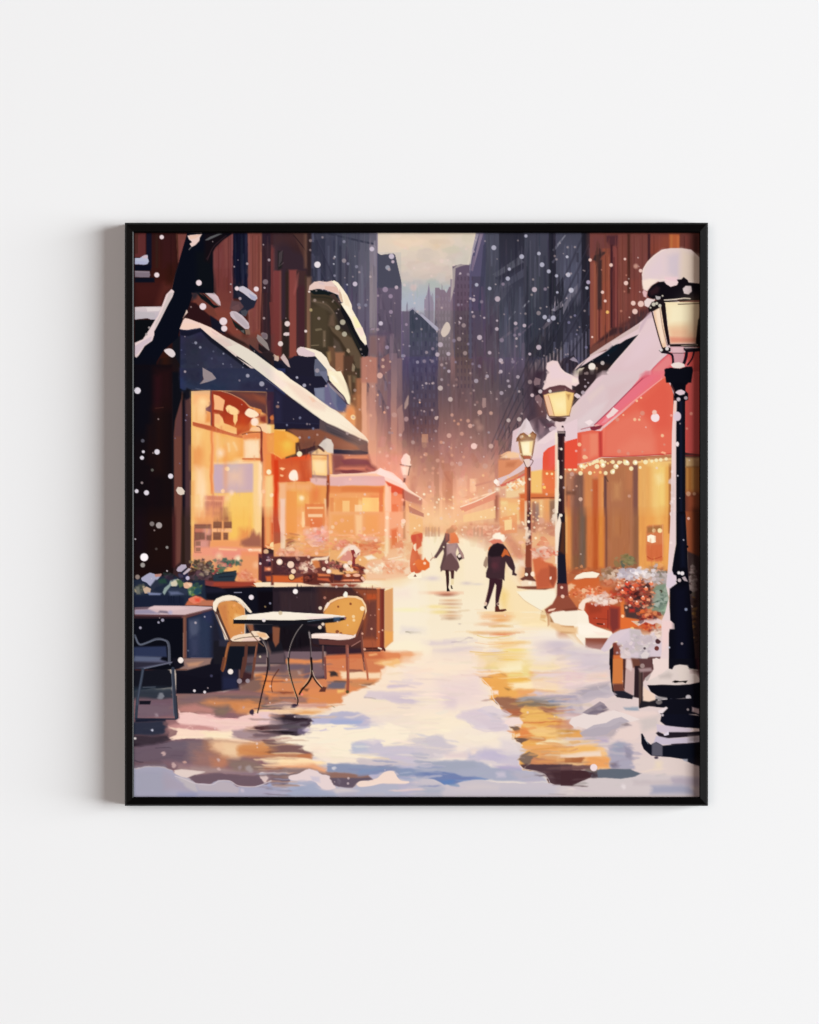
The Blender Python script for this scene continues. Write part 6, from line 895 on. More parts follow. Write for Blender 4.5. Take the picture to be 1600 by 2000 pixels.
# flakes over the lower left
T(0,2)
FL('212 75 26','7c7270'); FL('290 92 34','a49a98'); FL('125 448 44','fdf4f6'); FL('108 535 26','9a9490'); FL('260 355 14','4a403e'); FL('380 338 16','88827e'); FL('50 668 26','8c7c74'); FL('380 600 9 25 245 9','c8bcc0'); FL('800 1112 10 285 1175 13 82 1235 15 330 1150 18','9c98a8'); FL('1320 895 28','ece0e4'); FL('1530 962 12','7c7c90'); FL('1475 1000 10','8c7450'); FL('532 1600 30','f0e4dc'); FL('615 1490 10','5c6074'); FL('1418 1558 13','c8bca4'); FL('1495 482 8 1555 475 7 1420 518 14','dcc8c4'); FL('1460 1150 20','e8dcdc')
T(0,3); FL('532 -5 30 1088 125 30','efe8e0'); FL('1188 230 28 1280 228 24','948a92'); FL('685 338 15 800 353 16','dcd8dc'); D(875,172,16,'3c3c54')
T(1,2)
FL('212 830 28','fbf2ee'); FL('490 1015 20 520 1195 18 485 1230 20','e0ccb8'); P('745 870 770 830 795 850 790 890 760 890','f4f0e0',sm=1); FL('1062 1247 12 960 1300 12 985 1475 14 1145 1280 10 1185 1262 10 1145 1030 8','d8a48c'); FL('985 860 12 900 840 8 540 900 16 1052 1095 8 1100 1095 8','a87060'); D(230,895,10,'544048')
# ================================================================ lower right : windows, pots, hedge, near lamps
T(3,2)
R(0,-60,1215,700,'b0704a',2); R(0,-60,105,600,'d8884c',8); R(20,-60,45,400,'e4b070',5,.8); R(100,-60,280,620,'84583e',10); R(190,-60,240,560,'6a5c54',10,.8); R(110,-60,160,420,'8c5444',8,.8); R(262,-60,470,640,'cc7440',6); R(330,-60,400,620,'b8582c',8); R(395,-60,450,560,'d8883c',5,.8); R(470,-60,500,620,'7c4a3c',4); R(500,-60,780,640,'ab6c48',6); R(560,-60,640,200,'b8784c',14,.6); R(740,-60,780,600,'a87050',6,.7); R(780,-60,845,620,'8f5f44',6); R(845,-60,1190,700,'e6a054',4); R(860,-60,920,560,'dc9450',8,.7); R(1030,-60,1110,300,'ecb868',12,.7); R(1175,-60,1215,180,'a05c30',4)
P('930 110 960 92 1110 88 1120 300 1110 480 1060 500 940 490 925 380','d0784c',s=5); P('935 110 1110 92 1110 140 1060 160 940 180','a46c40',s=5); P('935 310 1110 300 1110 480 940 480','cf6a40',s=5); L('940 440 1000 470 1100 440',10,'b44c2c'); P('940 210 980 195 1035 210 1035 280 990 290 940 270','faeed4'); D(1080,150,26,'f4dca4'); FL('1015 150 22','d8b080'); L('1110 90 1115 440',7,'e8a070')
P('0 600 200 620 420 600 700 640 1160 660 1190 1000 1000 1300 540 1300 0 1300','b0603c',s=24); SM(10,-40,840,640,150,14,200,1.57,12,98,a=.45,ja=.01,s=3); SM(850,-40,1180,640,50,14,160,1.57,10,99,a=.45,ja=.01,s=3); CL(300,620,260,60,'b86038 cc7848 a85434 d88a58 9c4c30',50,26,180,.8); CL(600,620,220,80,'a86040 8c5038 c07850 6c4434 d89468',60,26,181,.8); CL(1000,600,150,90,'dc8c50 c87848 e8a468 b87048 a88874',50,28,182,.8)
CL(700,500,110,70,'6a6a50 8c8058 54584c 7c7048 9c7c58',90,26,81); CL(700,640,130,70,'d0c8d0 dcd4d8 c0b4c0 e0d0c8 b4a8b0',120,26,82); CL(520,640,110,80,'b09080 8c6c54 c8a890 7c5c44 a07858 d0b8a4',70,22,83); CL(1060,700,120,110,'b0a4a0 c4b4b4 9c9088 c8b8b0 7c7468 d0a088',120,32,84); CL(800,780,170,90,'7c3c34 c8705c e0946c 4c2c30 d88060 5c3434 a84838 e8a888',150,26,85); CL(820,930,150,110,'a83830 4c2c34 7c2c2c c84c38 3a2830 5c4444 d86040 b84030',150,30,86)
P('120 690 150 650 220 618 330 608 410 630 370 680 250 680 150 700','f6ead4'); P('120 700 250 685 400 680 420 760 540 780 560 860 300 900 100 900 0 900 0 760','cc6434',s=5); P('60 800 300 780 540 800 540 880 60 900','d06c3c',s=8,a=.8); CL(260,840,230,90,'e08458 f0b48c d06030 f4c8a0 b85434 e87c54',120,22,87); P('20 770 90 740 140 760 60 840 20 860','f0cca4',s=4,a=.8); D(230,820,26,'e8b48c'); P('0 900 560 880 560 1040 0 1040','cf7848',s=12,a=.7); FL('50 950 26 0 880 16','e8c0a8')
CL(860,880,100,60,'e09470 c85c48 5c3030 e8a080 8c3c38',50,24,88); FL('870 880 34','ec9c6c'); P('1040 760 1160 740 1180 940 1100 1060 960 1040 900 980 940 880','7e8d78',s=5); P('1060 860 1160 860 1160 980 1080 1040','8ca388',s=6); P('920 860 1060 880 1040 920 920 910','a8a098',s=4); P('940 930 1030 930 1000 970 940 980','2c2c30',s=4); CL(990,960,60,50,'3a3c3c 8c9488 b0a8a4 4c5048',36,22,89); P('880 770 960 760 970 820 900 830','3a2c2c',s=5); D(1090,830,20,'4a4438')
P('640 900 690 900 680 1120 640 1120','dc7438',s=3); P('680 980 920 1000 900 1100 860 1140 700 1120','4c3634',s=4); P('850 1030 910 1030 920 1080 850 1080','d86830',s=4); P('740 1020 800 1020 800 1060 740 1060','b83028',s=5)
P('240 960 420 960 540 980 640 1000 640 1240 560 1290 500 1240 340 1220 290 1180 250 1050','b0432c',s=4); P('260 970 440 990 420 1060 300 1080','9c3c28',s=8); P('520 1010 620 1020 620 1240 550 1290 520 1200','7c3430',s=6); CL(460,930,150,60,'e4c8b8 d8b0a4 ecd4c4 c89080 f0dcd0',90,26,90); P('170 1020 175 980 220 920 290 900 330 920 250 960 230 1050','f3dcc8',s=2); L('380 1190 440 1195',12,'3c2018'); L('340 1130 500 1140',8,'8c3424'); L('500 1040 500 1240',9,'7c2c28')
P('640 1120 700 1120 860 1150 860 1220 660 1250 640 1240','dd6c34',s=3); FL('665 1105 18','f8c89c'); CL(930,1220,90,80,'c85430 a83c2c e07c48 7c2c28 d8643c',70,26,91); P('760 1160 860 1160 940 1110 1000 1105 1100 1150 1100 1200 1040 1180 1000 1200 920 1170 840 1215','e2c8c4',s=2); P('770 1160 850 1165 840 1210','d8b898'); CL(1050,1280,80,70,'dcbcac c8988c e8d4c4 a88878',40,24,92); D(770,1250,24,'f0c078')
T(); XF(1100, 1001, 1316, 1001, 24); T(3,2)
CL(1090,920,90,130,'7e8d78 8ca388 68786c a8b0a4 5c6c60 9aa898',60,34,186,.85); CL(960,1100,120,70,'b84030 d8643c 7c2c28 e08858 4c2c30',50,24,187,.9); CL(760,880,200,130,'7c2c2c c8503c e89068 4c2830 d8a088 a83c2c',90,24,188,.85); FL('620 860 22 640 930 18 705 1010 14 780 760 22 830 800 16 900 1000 18 745 985 14 600 800 20 540 870 16','e8b8a0',.9,1.5)
# benches with snow
P('-170 1085 -110 1085 -80 1150 0 1205 130 1205 250 1340 250 1440 140 1400 40 1310 -70 1240 -160 1180','e6c49c',s=4); P('-150 1090 -110 1085 -100 1180 -140 1170','a87850',s=3); P('0 1210 125 1210 130 1290 60 1300 0 1285','b98458',s=3); P('-110 1085 -60 1045 0 1030 100 1028 240 1045 280 1100 290 1180 360 1220 540 1280 560 1320 500 1360 250 1350 245 1440 150 1330 120 1215 0 1205 -80 1150','f6ead6',s=2); P('60 1310 120 1330 240 1450 140 1430','f2e4d2',s=8,a=.8); P('140 1180 300 1200 460 1270 260 1330 160 1300','faf0e0',s=8,a=.8); P('250 1350 500 1350 480 1420 420 1480 250 1450','8c4c3c',s=3); P('240 1455 420 1470 540 1500 540 1700 200 1700 60 1560','d4c4ca',s=30,a=.9); SM(-100,1440,520,1690,60,26,160,-.1,8,183,a=.5,ja=.2,s=3)
P('320 1270 420 1290 540 1280 500 1320 400 1320','f8e4d4',a=.8)
# big snow capped pot
P('530 1470 640 1440 1100 1480 1200 1560 1180 1700 520 1700','5b3a34',s=2); P('550 1400 640 1400 680 1500 640 1540 560 1540','7c3c30',s=3); P('520 1480 560 1440 560 1600 540 1700 515 1640','231a20',s=2); P('560 1540 700 1540 700 1700 545 1700','cd6a38',s=3)
P('420 1480 470 1400 540 1310 640 1260 740 1240 860 1260 880 1310 960 1370 1080 1360 1110 1380 1100 1560 960 1600 800 1600 720 1600 640 1560 680 1440 600 1380 560 1400 500 1490 460 1505','d4c3cb',s=2); P('740 1250 860 1260 880 1320 960 1380 960 1600 780 1600 760 1400','c4b8b8',s=6); P('780 1480 940 1480 970 1560 860 1600 780 1580','b8aeb4',s=6); P('640 1440 740 1430 750 1560 680 1590 640 1560','dccac8',s=4); P('980 1560 1100 1560 1100 1700 700 1700 700 1600','5b3c3a',s=3); CL(860,1450,190,110,'d4c3cb c4b8b8 dccac8 b4aab0 e4d8d4 c8b8b4',80,34,184); CL(900,1330,120,50,'d8c8cc ccbcc0 e0d0ce',40,30,185); P('430 1490 480 1400 550 1320 660 1260 740 1260 640 1350 560 1400 500 1495','d8c6cc',s=2); D(910,1465,14,'54484c'); D(1060,1385,30,'4a2c30'); D(1045,1465,26,'6c3430'); P('1040 1360 1110 1320 1110 1400 1060 1360','dcc4c0')
T(3,3)
P('520 -20 560 -20 560 100 552 260 580 380 700 400 770 430 640 415 580 390 548 340 530 200','15131a',s=2); P('555 -20 668 -20 668 280 552 260','cc7840',s=2); P('555 260 668 260 690 340 580 370 556 320','6b3d34',s=4); P('570 340 690 340 790 390 770 430 600 410','22202a',s=2); P('668 -20 720 -20 700 100 690 320 670 300','4c2a28',s=2); P('700 -20 800 -20 800 240 780 390 690 345 700 100','c4a4a0',s=3); P('710 0 800 20 760 120 700 80','dcc4c0',s=4); P('760 0 860 -20 860 70 780 80','6a4034',s=4); P('800 60 850 60 850 420 790 410','2b1d22',s=2); R(845,60,892,520,'3b2a2a',2); R(852,80,870,500,'5c4840',4,.8); P('840 -20 1060 -20 1040 60 1000 120 920 200 890 240 890 70','5c3c3c',s=3); D(885,60,26,'9c8480'); P('840 90 980 80 1000 120 860 130','a08484',s=4); P('910 200 960 160 990 160 960 220 930 230','b4a4a0'); P('890 400 1030 440 1120 470 1140 500 1060 520 960 510 850 535 850 510','1f1c22',s=2)
# ================================================================ second lamp with snow cap
T()
R(1089,835,1102,1010,'2c1a20',1.2); R(1089,1000,1103,1150,'2e1a1e',1.2); R(1084,845,1090,1090,'f0dcc4',2,.85); R(1099,850,1103,1120,'4c2c2c',1.5,.8); L('1090 900 1090 940 1088 1000',4,'f6e8d0'); L('1091 1010 1089 1060 1086 1100',3.5,'f2ddc8')
T(2,2)
P('1535 -40 1620 -40 1625 420 1640 740 1540 740 1550 560 1540 420 1570 200 1540 60','241a22',s=2); P('1580 60 1620 60 1620 420 1560 380 1580 220','5c3220',s=5,a=.8); P('1510 140 1560 -40 1580 60 1560 200 1540 420 1540 700 1520 720 1530 420','f2e0cc',s=2); P('1540 420 1620 420 1640 740 1540 740','1c1a28',s=3); L('1535 740 1640 745',12,'3c2428'); P('1535 745 1650 745 1660 880 1530 900','7c3c34',s=3)
P('1395 1030 1480 970 1530 880 1660 880 1720 960 1760 1020 1600 1050 1450 1080 1430 1120','8f4a38',s=3); P('1440 1030 1520 1015 1500 1040 1430 1055','f0c8b0'); P('1420 1070 1450 1080 1450 1200 1430 1220','c89870',s=3); P('1450 1090 1480 1060 1600 1040 1760 1030 1760 1200 1600 1210 1500 1180','f4e8d4',s=3); P('1590 1030 1760 1010 1760 1040 1600 1050','7c3c2c',s=3); P('1450 1180 1600 1220 1760 1230 1760 1300 1560 1280 1460 1220','e8c090',s=6); FL('1585 785 16 1595 885 20','e8c0ac')
T(2,1)
P('1370 170 1400 90 1430 0 1410 -60 1420 -120 1480 -150 1540 -140 1580 -60 1620 -20 1700 20 1770 60 1780 110 1740 140 1700 130 1700 180 1640 190 1560 150 1450 150 1400 185','e8cdca',s=2); P('1440 -80 1520 -120 1560 -40 1700 40 1740 100 1600 60 1460 60','e6ccd0',s=8,a=.8); P('1700 40 1760 60 1770 100 1700 110','f0dcd0',s=5); L('1575 -60 1620 -15 1700 20',6,'f6e4d8')
P('1350 210 1390 180 1450 150 1560 125 1620 130 1700 180 1740 190 1720 220 1640 200 1560 190 1440 215 1430 245 1390 245','553038',s=2); D(1345,198,22,'c8b8bc'); D(1455,195,18,'d8c8c0')
P('1380 240 1440 220 1600 195 1720 220 1700 330 1670 470 1600 480 1440 470 1420 420 1400 330','f0c488',s=2); P('1440 240 1600 200 1660 230 1640 460 1500 460 1480 360','f6dc98',s=6); P('1500 300 1600 290 1600 400 1520 400','f8ecb8',s=16,a=.8); P('1390 250 1440 240 1490 460 1440 465 1410 360','e8b898',s=3); L('1435 240 1470 350 1500 465',7,'a86c48'); P('1600 200 1720 215 1715 280 1680 440 1640 470','e8bc70',s=3); P('1640 230 1680 230 1660 290','a87440',s=4); L('1380 240 1410 360 1440 470',10,'7a4438'); L('1440 475 1560 480 1670 470',13,'5a3830'); L('1722 220 1700 340 1668 470',7,'8c5c40')
P('1420 450 1440 480 1480 510 1450 530 1415 500','d8c4c4'); P('1440 490 1540 485 1640 490 1620 530 1560 540 1500 530','3b2428',s=2); P('1500 570 1520 530 1560 540 1610 550 1610 640 1540 640 1510 610','e3c9c8',s=2); D(1595,590,12,'3c2830'); P('1400 560 1500 550 1520 600 1440 600','5c3c48',s=4,a=.7); P('1440 610 1480 585 1530 600 1510 625 1450 640','c8b0b8'); R(1540,640,1600,700,'2a1a22',2); P('1535 640 1610 640 1600 665 1545 665','f0dcd0',a=.5)
FL('1580 840 14 1575 1155 18 1562 1408 14 1575 1580 18','ece0d0'); P('1510 1280 1540 1270 1560 1350 1545 1420 1520 1640 1505 1640','f3e2c8',s=3,a=.9)
# small mid right lamp lower pole and base
T(2,2)
P('1200 -60 1240 -60 1245 300 1250 600 1175 600 1185 300 1200 100','8a4430',s=2); P('1200 -60 1240 -60 1240 240 1200 240','4a2a2c',s=3); R(1240,-40,1252,600,'c87058',3,.7); L('1200 120 1190 200 1195 260',26,'f0d4b8',s=2); CL(1215,270,40,36,'e0b8a0 5c3030 f0d0b8 7c4438',16,14,94); P('1175 560 1245 560 1250 640 1270 680 1310 720 1180 730 1120 690 1170 660','6a3a30',s=2); P('1120 720 1180 700 1310 720 1300 780 1140 770','f0d8bc',s=3); P('1085 770 1150 775 1310 770 1480 790 1400 810 1200 805 1090 790','7c4434',s=3); D(1265,635,28,'fae4cc'); FL('1190 640 18 1230 735 20 1215 50 16 1302 475 22','f8ead4'); D(1355,40,36,'d8a088',.9,4); FL('1100 60 24','f0c490',.8,4)
P('1260 470 1350 440 1400 500 1480 520 1530 580 1530 700 1500 790 1310 800 1280 620','cf6a44',s=4); P('1440 540 1520 560 1530 680 1490 780 1440 720','a04c34',s=5); P('1350 580 1440 560 1450 780 1310 790 1300 660','b8583c',s=6,a=.8); P('1450 670 1470 660 1470 690 1450 700','f8dcc8'); CL(1400,400,120,60,'e07c5c e89c80 e0c0ac d86850 f0b49c c87864',60,24,95); P('1100 480 1160 490 1180 560 1120 540','f0d8c0',s=5,a=.8)
# ================================================================ the three walkers
P('285 180 300 150 330 130 360 90 400 90 420 130 380 170 430 240 440 290 340 300 290 280','d07c58',s=2); P('300 140 360 110 400 150 360 180 310 180','b87c58',s=4); P('345 180 400 170 432 240 420 280 350 290','e07848',s=3); D(395,105,22,'e0a078',.8,6)
P('285 180 330 190 330 260 300 290 310 420 260 590 235 610 228 560 250 480 270 400 262 360 230 400 190 455 160 460 160 440 200 380 240 300 265 250','5e4444',s=2); P('285 190 320 180 325 250 290 280','8c5048',s=3); P('300 300 420 290 440 340 480 400 495 460 480 470 440 400 420 340 400 400 440 540 400 600 340 560 300 580','a08080',s=2); P('320 320 400 300 400 400 350 400 320 400','ac8c88',s=4); P('310 420 350 400 380 440 430 510 445 560 410 610 380 590 350 610 320 600 290 600 250 590 260 520','6a4c4c',s=2); P('410 440 440 400 480 460 440 490','3a2628'); P('438 330 490 420 498 460 470 460','a8847c'); D(442,433,18,'f4e0d0')
L('120 480 145 455 165 450',12,'c89c84'); L('130 400 140 450 120 490',5,'c8a890')
P('285 590 325 590 330 700 320 800 300 800 295 700','3a2020'); P('345 600 385 590 380 690 350 690','4a2a2a'); P('300 800 320 785 338 825 300 830','160c10'); P('345 765 355 755 370 800 350 800','3a2c24'); P('350 690 380 690 380 750 350 760','e8d4a8')
P('770 260 810 230 815 200 850 175 900 170 945 200 955 230 975 215 940 275 900 290 820 300 790 290','f4dcc4',s=2); P('815 215 850 180 900 175 940 210 930 260 840 250','faf0dc',s=3); P('770 270 830 245 900 250 930 285 880 300 810 300','d8745c',s=3,a=.9)
P('760 400 775 350 820 300 870 288 930 300 965 340 1000 400 1040 480 1065 560 1060 620 1085 640 1075 655 1030 645 1035 600 990 550 960 500 950 580 945 710 920 690 780 690 740 670 740 620 760 560 755 480','402a30',s=2); P('780 340 870 290 950 330 940 400 920 440 800 450 765 420','261a20',s=3); P('945 350 980 370 1010 440 960 420 920 450 910 430','c86434',s=2); P('800 450 900 440 900 600 820 620','4a2c34',s=6,a=.9); D(835,540,36,'5a3038',.8,6); P('770 345 800 310 780 350 765 380','e07848'); P('740 440 760 450 755 540 740 570 710 540 715 500','a08470',s=2)
P('780 680 925 690 920 780 890 900 870 1000 845 1010 845 900 855 760 840 740 800 870 770 960 750 1000 730 950 770 780','3a2028',s=2); P('715 995 745 985 750 1030 720 1020','201418'); P('840 1000 880 990 890 1030 960 1025 970 1040 930 1055 840 1058','5c2c24'); FL('875 970 16 735 965 18','e0c0a8'); D(875,970,9,'4a3030'); L('765 815 745 900 740 950',5,'d8a888')
T(2,2)
P('-40 200 0 200 20 260 20 320 0 360 -40 380','cf6040',s=3); P('-60 500 -20 470 40 480 60 450 70 470 110 510 110 560 60 595 -20 590','e06c34',s=2); D(55,515,16,'f8d0b0')
# ================================================================ near lamp at the right edge
T(3,1)
P('1200 1640 1215 640 1235 300 1280 300 1280 1640','eccfca',s=1.5); P('1270 300 1360 300 1365 1640 1262 1640 1262 600','0f1018',s=1.5); P('1300 300 1330 300 1330 1640 1305 1640','14182a',s=4); D(1275,475,42,'dcc8d4',1,1,52); P('1240 420 1290 430 1300 500 1250 530','dcc8d4'); D(1275,785,18,'f0e0e0',1,1,28); D(1225,1565,34,'f0dcd8'); D(1265,1560,20,'f0dcd8'); FL('1280 1138 10','b8b0b8'); D(1245,380,14,'f0c8b8',.9,2,60)
P('1130 20 1145 -60 1440 -60 1435 50 1400 100 1370 130 1365 190 1395 220 1395 290 1360 305 1265 300 1235 260 1250 190 1210 110','0b0b14',s=1.5); P('1250 210 1280 185 1320 175 1365 200 1350 230 1300 240','e0c8d0'); D(1230,42,34,'dcd0d8'); FL('1288 285 22','cabcc4'); D(1370,270,20,'b0a0a8'); P('1210 150 1235 200 1240 240 1225 210','a89098')
T(3,0)
P('880 500 890 430 940 350 1010 280 1100 215 1200 198 1320 198 1430 215 1490 270 1530 310 1530 590 1400 590 1280 590 1200 630 1130 590 1060 570 980 620 940 680 900 660 885 600','e0cac6',s=1.5); P('1160 290 1220 260 1300 260 1310 560 1160 480','cabcc8',s=14,a=.7); P('1320 210 1500 280 1530 340 1530 590 1300 560','e0ccb8',s=14,a=.8); P('930 440 1020 330 1120 240 1160 500 960 560','dcc6cc',s=20,a=.8); P('885 560 960 540 1060 550 980 620 930 670 890 650','f0dccc',s=5); L('885 500 900 430 950 350 1040 265 1140 212',9,'ecd8cc'); P('1130 520 1280 520 1280 590 1200 628 1140 590','e8c8cc',s=4); L('1060 560 1140 550 1280 600 1480 560',7,'f4e4d4',a=.6); P('1480 300 1530 310 1530 590 1490 590','a89484',s=20,a=.6)
P('940 720 950 670 1000 610 1070 575 1130 570 1150 600 1200 630 1270 610 1285 580 1270 550 1320 545 1345 520 1390 555 1400 580 1530 595 1530 780 1300 770 1120 790 1020 770 960 750','110d14',s=1.5); P('960 680 1040 620 1080 640 1060 700 980 730','331c22',s=6,a=.8); P('1335 650 1370 618 1430 620 1438 680 1400 715 1350 705','dccaca',s=1.5); P('1130 575 1200 628 1270 610 1285 575 1200 560','e9d0cf'); P('900 740 885 690 900 660 940 690 930 750','d8b0b0',s=2)
P('940 755 1010 770 1030 760 1000 830 950 860 910 840 905 790','e4d0cc',s=1.5); P('1030 730 1090 740 1080 780 1040 770','b0a8a8'); 
P('1010 900 1050 830 1120 800 1150 1300 1110 1330 1060 1180 1020 1000','eac4a4',s=2); P('1030 900 1080 850 1100 900 1130 1250 1100 1260 1060 1080','f2d8c0',s=5)
P('1135 800 1520 800 1510 1060 1475 1250 1200 1260 1170 1060','f0dcb4',s=1.5); P('1200 840 1400 830 1500 880 1480 1040 1180 1040','f3e8c4',s=14,a=.8); P('1170 1060 1500 1020 1480 1180 1200 1180','e8c8a0',s=14,a=.9); P('1180 1100 1480 1080 1475 1250 1200 1250','e8b490',s=14,a=.8); P('1185 1190 1480 1200 1475 1250 1200 1255','dc8c74',s=6,a=.9); P('1410 860 1500 840 1510 900 1480 1150 1400 1140','ecd4b0',s=12,a=.7); P('1460 800 1530 800 1530 1260 1450 1250','5a3a28',s=50,a=.55)
P('1120 800 1140 810 1165 1060 1195 1260 1170 1290 1130 1100 1090 850 1075 830','1a1014',s=1.2); L('1080 870 1110 1080 1160 1280',6,'6c5040'); L('990 900 1030 1050 1080 1230 1115 1330',13,'241418'); L('1285 825 1530 815',9,'2a1814'); L('1110 795 1300 785 1530 765',16,'17100f'); L('1130 778 1240 770 1350 758 1420 762',11,'f0e0cc'); P('1505 1000 1530 960 1530 1280 1480 1260','16100f',s=2)
P('950 870 990 800 1050 780 1100 760 1130 800 1080 860 1010 900 960 910','1d1418',s=1.5); FL('1010 825 22 975 862 10 1045 815 16 1080 840 18 1110 730 10','c8c0b0'); 
P('1180 1270 1530 1265 1530 1300 1200 1300','16100f',s=1.5); L('1320 1285 1500 1278',7,'a89888'); P('1195 1300 1350 1300 1350 1390 1340 1480 1230 1490 1225 1400','cc98a0',s=2); P('1210 1300 1340 1300 1340 1370 1220 1370','dcb4b8',s=4); L('1220 1370 1350 1370',7,'2c1418'); P('1345 1310 1530 1310 1520 1350 1400 1360 1350 1340','17121a',s=1.5); L('1360 1320 1500 1310',6,'b8a8a8')
P('1070 1340 1110 1310 1150 1300 1200 1310 1200 1350 1100 1370','1a1114',s=1.2); FL('1095 1335 18 1160 1320 20','d8d0cc'); L('1110 1360 1180 1370 1220 1400 1228 1490',24,'16101a'); L('1380 1350 1370 1420 1350 1480',34,'16101a'); L('1460 1360 1440 1430 1390 1500',18,'1a101a')
P('1200 1500 1230 1480 1290 1470 1350 1490 1360 1520 1300 1540 1230 1535','ecdcd4',s=1.5); P('1130 1550 1200 1530 1300 1545 1370 1520 1440 1520 1450 1560 1430 1700 1150 1700','0c0d16',s=1.5)
T(3,2)
P('1365 -60 1530 -60 1530 440 1390 420','9a4e30',s=2); P('1370 -60 1440 -60 1450 400 1390 380','a05434',s=5); R(1470,-60,1535,1700,'3c2018',30,.7); P('1385 380 1530 440 1530 1640 1400 1640','3c2c2c',s=4); CL(1440,640,40,240,'6c605c 8c7c78 5c5448 a08884 4c3c38',60,26,96); CL(1470,1200,30,300,'5c4030 3c2c28 6c4c30 7c5c38 2c2424',50,26,97); D(1400,15,16,'e8b8a8'); R(1485,-60,1535,1700,'1c1214',20,.6)
P('1200 -60 1265 -60 1262 280 1240 420 1230 600 1250 700 1200 790 1180 900 1190 1060 1230 1160 1240 1240 1190 1270 1180 1700 1060 1700 1100 1500 1100 1160 1140 1060 1180 900 1150 780 1170 560 1190 200','e4ccca',s=1.5); P('1165 640 1220 600 1270 700 1260 760 1190 800 1150 770','dccad4',s=4); P('1110 1150 1220 1170 1240 1240 1180 1250 1170 1400 1110 1500','ecccc8',s=6)
P('1262 -60 1365 -60 1385 330 1392 560 1405 740 1440 1160 1460 1400 1480 1700 1180 1700 1180 1300 1190 1250 1245 1250 1240 1190 1195 1150 1190 1000 1190 800 1270 740 1215 590 1240 420 1262 300','0c0c15',s=1.5); P('1300 0 1350 0 1370 560 1310 560','121628',s=8,a=.8); P('1240 800 1380 780 1400 1600 1250 1600','0f1020',s=14,a=.8); D(1385,330,14,'0c0c15'); D(1420,840,20,'100c12')
FL('1292 622 18 1330 628 22','ece4e4'); FL('1298 705 20','c8b8b8'); P('1325 675 1360 660 1395 720 1350 710','b8a8ac'); P('1215 640 1260 650 1270 710 1220 700','e0ccd4'); FL('1372 1030 17','8088a0'); FL('1345 255 8 1185 1455 10','c0c0d0'); P('1000 1590 1040 1570 1080 1590 1060 1640 1000 1640','e8dcd8')
T(3,3)
P('1000 -20 1180 -20 1180 90 1280 60 1300 200 1200 240 1000 260 940 240 960 200 1010 100','e9d3cc',s=2)
P('1180 -20 1520 -20 1530 100 1420 90 1300 60 1220 100 1180 90','0f0f18',s=2); P('1480 -20 1530 -20 1530 200 1500 120','3c2024',s=8)
P('940 240 960 220 1100 150 1170 90 1215 105 1240 60 1300 45 1380 55 1410 90 1410 150 1480 150 1520 200 1500 240 1400 260 1280 275 1100 270 980 275','ddcdc6',s=1.5); P('1070 170 1180 130 1220 160 1200 200 1080 200','bcaea8',s=8,a=.7); P('1260 60 1390 60 1400 200 1300 230','dfcfc6',s=6); L('1400 90 1500 110',10,'a0948c'); P('1215 240 1250 220 1300 230 1390 225 1370 255 1330 240 1250 250','14100f')
P('940 275 1000 275 1100 270 1280 275 1420 265 1530 240 1530 440 1350 420 1160 440 1060 400 980 350','0f0f18',s=1.5); P('1030 395 1160 415 1160 440 1030 440','9c9494',s=3); L('1200 430 1300 445 1380 435',9,'5a5c70'); D(1398,413,30,'c8c0c4')
P('1020 430 1160 430 1530 420 1530 620 1480 600 1400 600 1380 750 1200 740 1120 700 1085 670 1110 610 1080 590 1160 530 1040 520','10101a',s=1.5); P('1440 520 1520 540 1520 600 1440 570','b09a9c',s=3); D(1070,465,36,'6c6464',1,2,26); P('1060 560 1150 515 1170 530 1110 590 1070 590','e8d8d8',s=2); P('1100 600 1400 600 1530 620 1530 760 1400 750 1150 730 1085 680','10111e',s=2); P('895 290 940 330 1020 380 1030 440 960 460 890 450','e9ccb8',s=3)
L('1060 440 1160 430',9,'cfc4c4'); D(1110,610,14,'c0b4b8')
P('1040 710 1180 730 1400 755 1450 770 1400 800 1180 810 1050 800','ccbcc8',s=2); P('1035 810 1060 795 1120 820 1180 800 1400 800 1530 790 1530 840 1300 860 1160 870 1070 850','221c24',s=2); P('1120 820 1180 790 1180 830 1130 840','dcd0dc'); P('1040 840 1180 870 1530 850 1530 910 1200 940 1000 940','c4b8c8',s=3); P('1400 840 1530 840 1530 910 1400 910','8c8080',s=8,a=.7)
P('870 820 885 815 930 900 980 940 1040 910 1110 950 1530 910 1530 1180 1430 1150 1330 1100 1200 1080 1060 1070 980 1060 900 990 875 930','0f121e',s=1.5); P('990 930 1040 912 1110 950 1110 1070 990 1060','5b5864',s=3); L('1210 935 1420 925 1530 915',10,'2c2430'); P('1330 1100 1390 1100 1390 1130 1350 1120','a8a8b4',s=3); L('910 870 950 930',6,'c8d0d8'); D(1040,1085,22,'4c404c',1,2,14); P('1480 940 1530 940 1530 1170 1480 1160','15100f',s=10,a=.8)
R(1460,1180,1535,1560,'5c4a50',40,.5)
FL('342 1195 40','ecd8d8')
T(2,0)
FL('827 193 27 1185 62 18 1138 293 26 1000 432 18 983 538 24 635 607 20 780 648 20 1330 258 20 1365 383 26 1440 457 22 1527 507 18 1535 692 14 1490 978 28 1395 968 24 1438 1005 18','aaa8b8')
FL('600 775 20 868 765 30 1280 660 28 1070 1038 20 1168 1062 20 860 1100 20 863 1007 12 720 975 12 457 980 14 445 1028 10 453 480 12 668 1195 28 1328 1305 28 780 1365 20 905 1452 24 905 1575 20 325 1572 18 320 1378 22 197 1385 24 230 1275 28 1228 1380 16 587 912 12','b4a4ae')
FL('930 600 18 690 797 18 1400 655 18 540 490 16 432 830 16 470 828 10 915 1225 24 1113 1160 16 1060 1170 16 1040 1465 20 665 1515 18 590 1490 14 275 1535 14 400 1470 14 382 1230 20 540 1268 14 50 1460 20 140 1460 18 145 1320 18 197 740 18 330 785 12','87798a',.9,2)
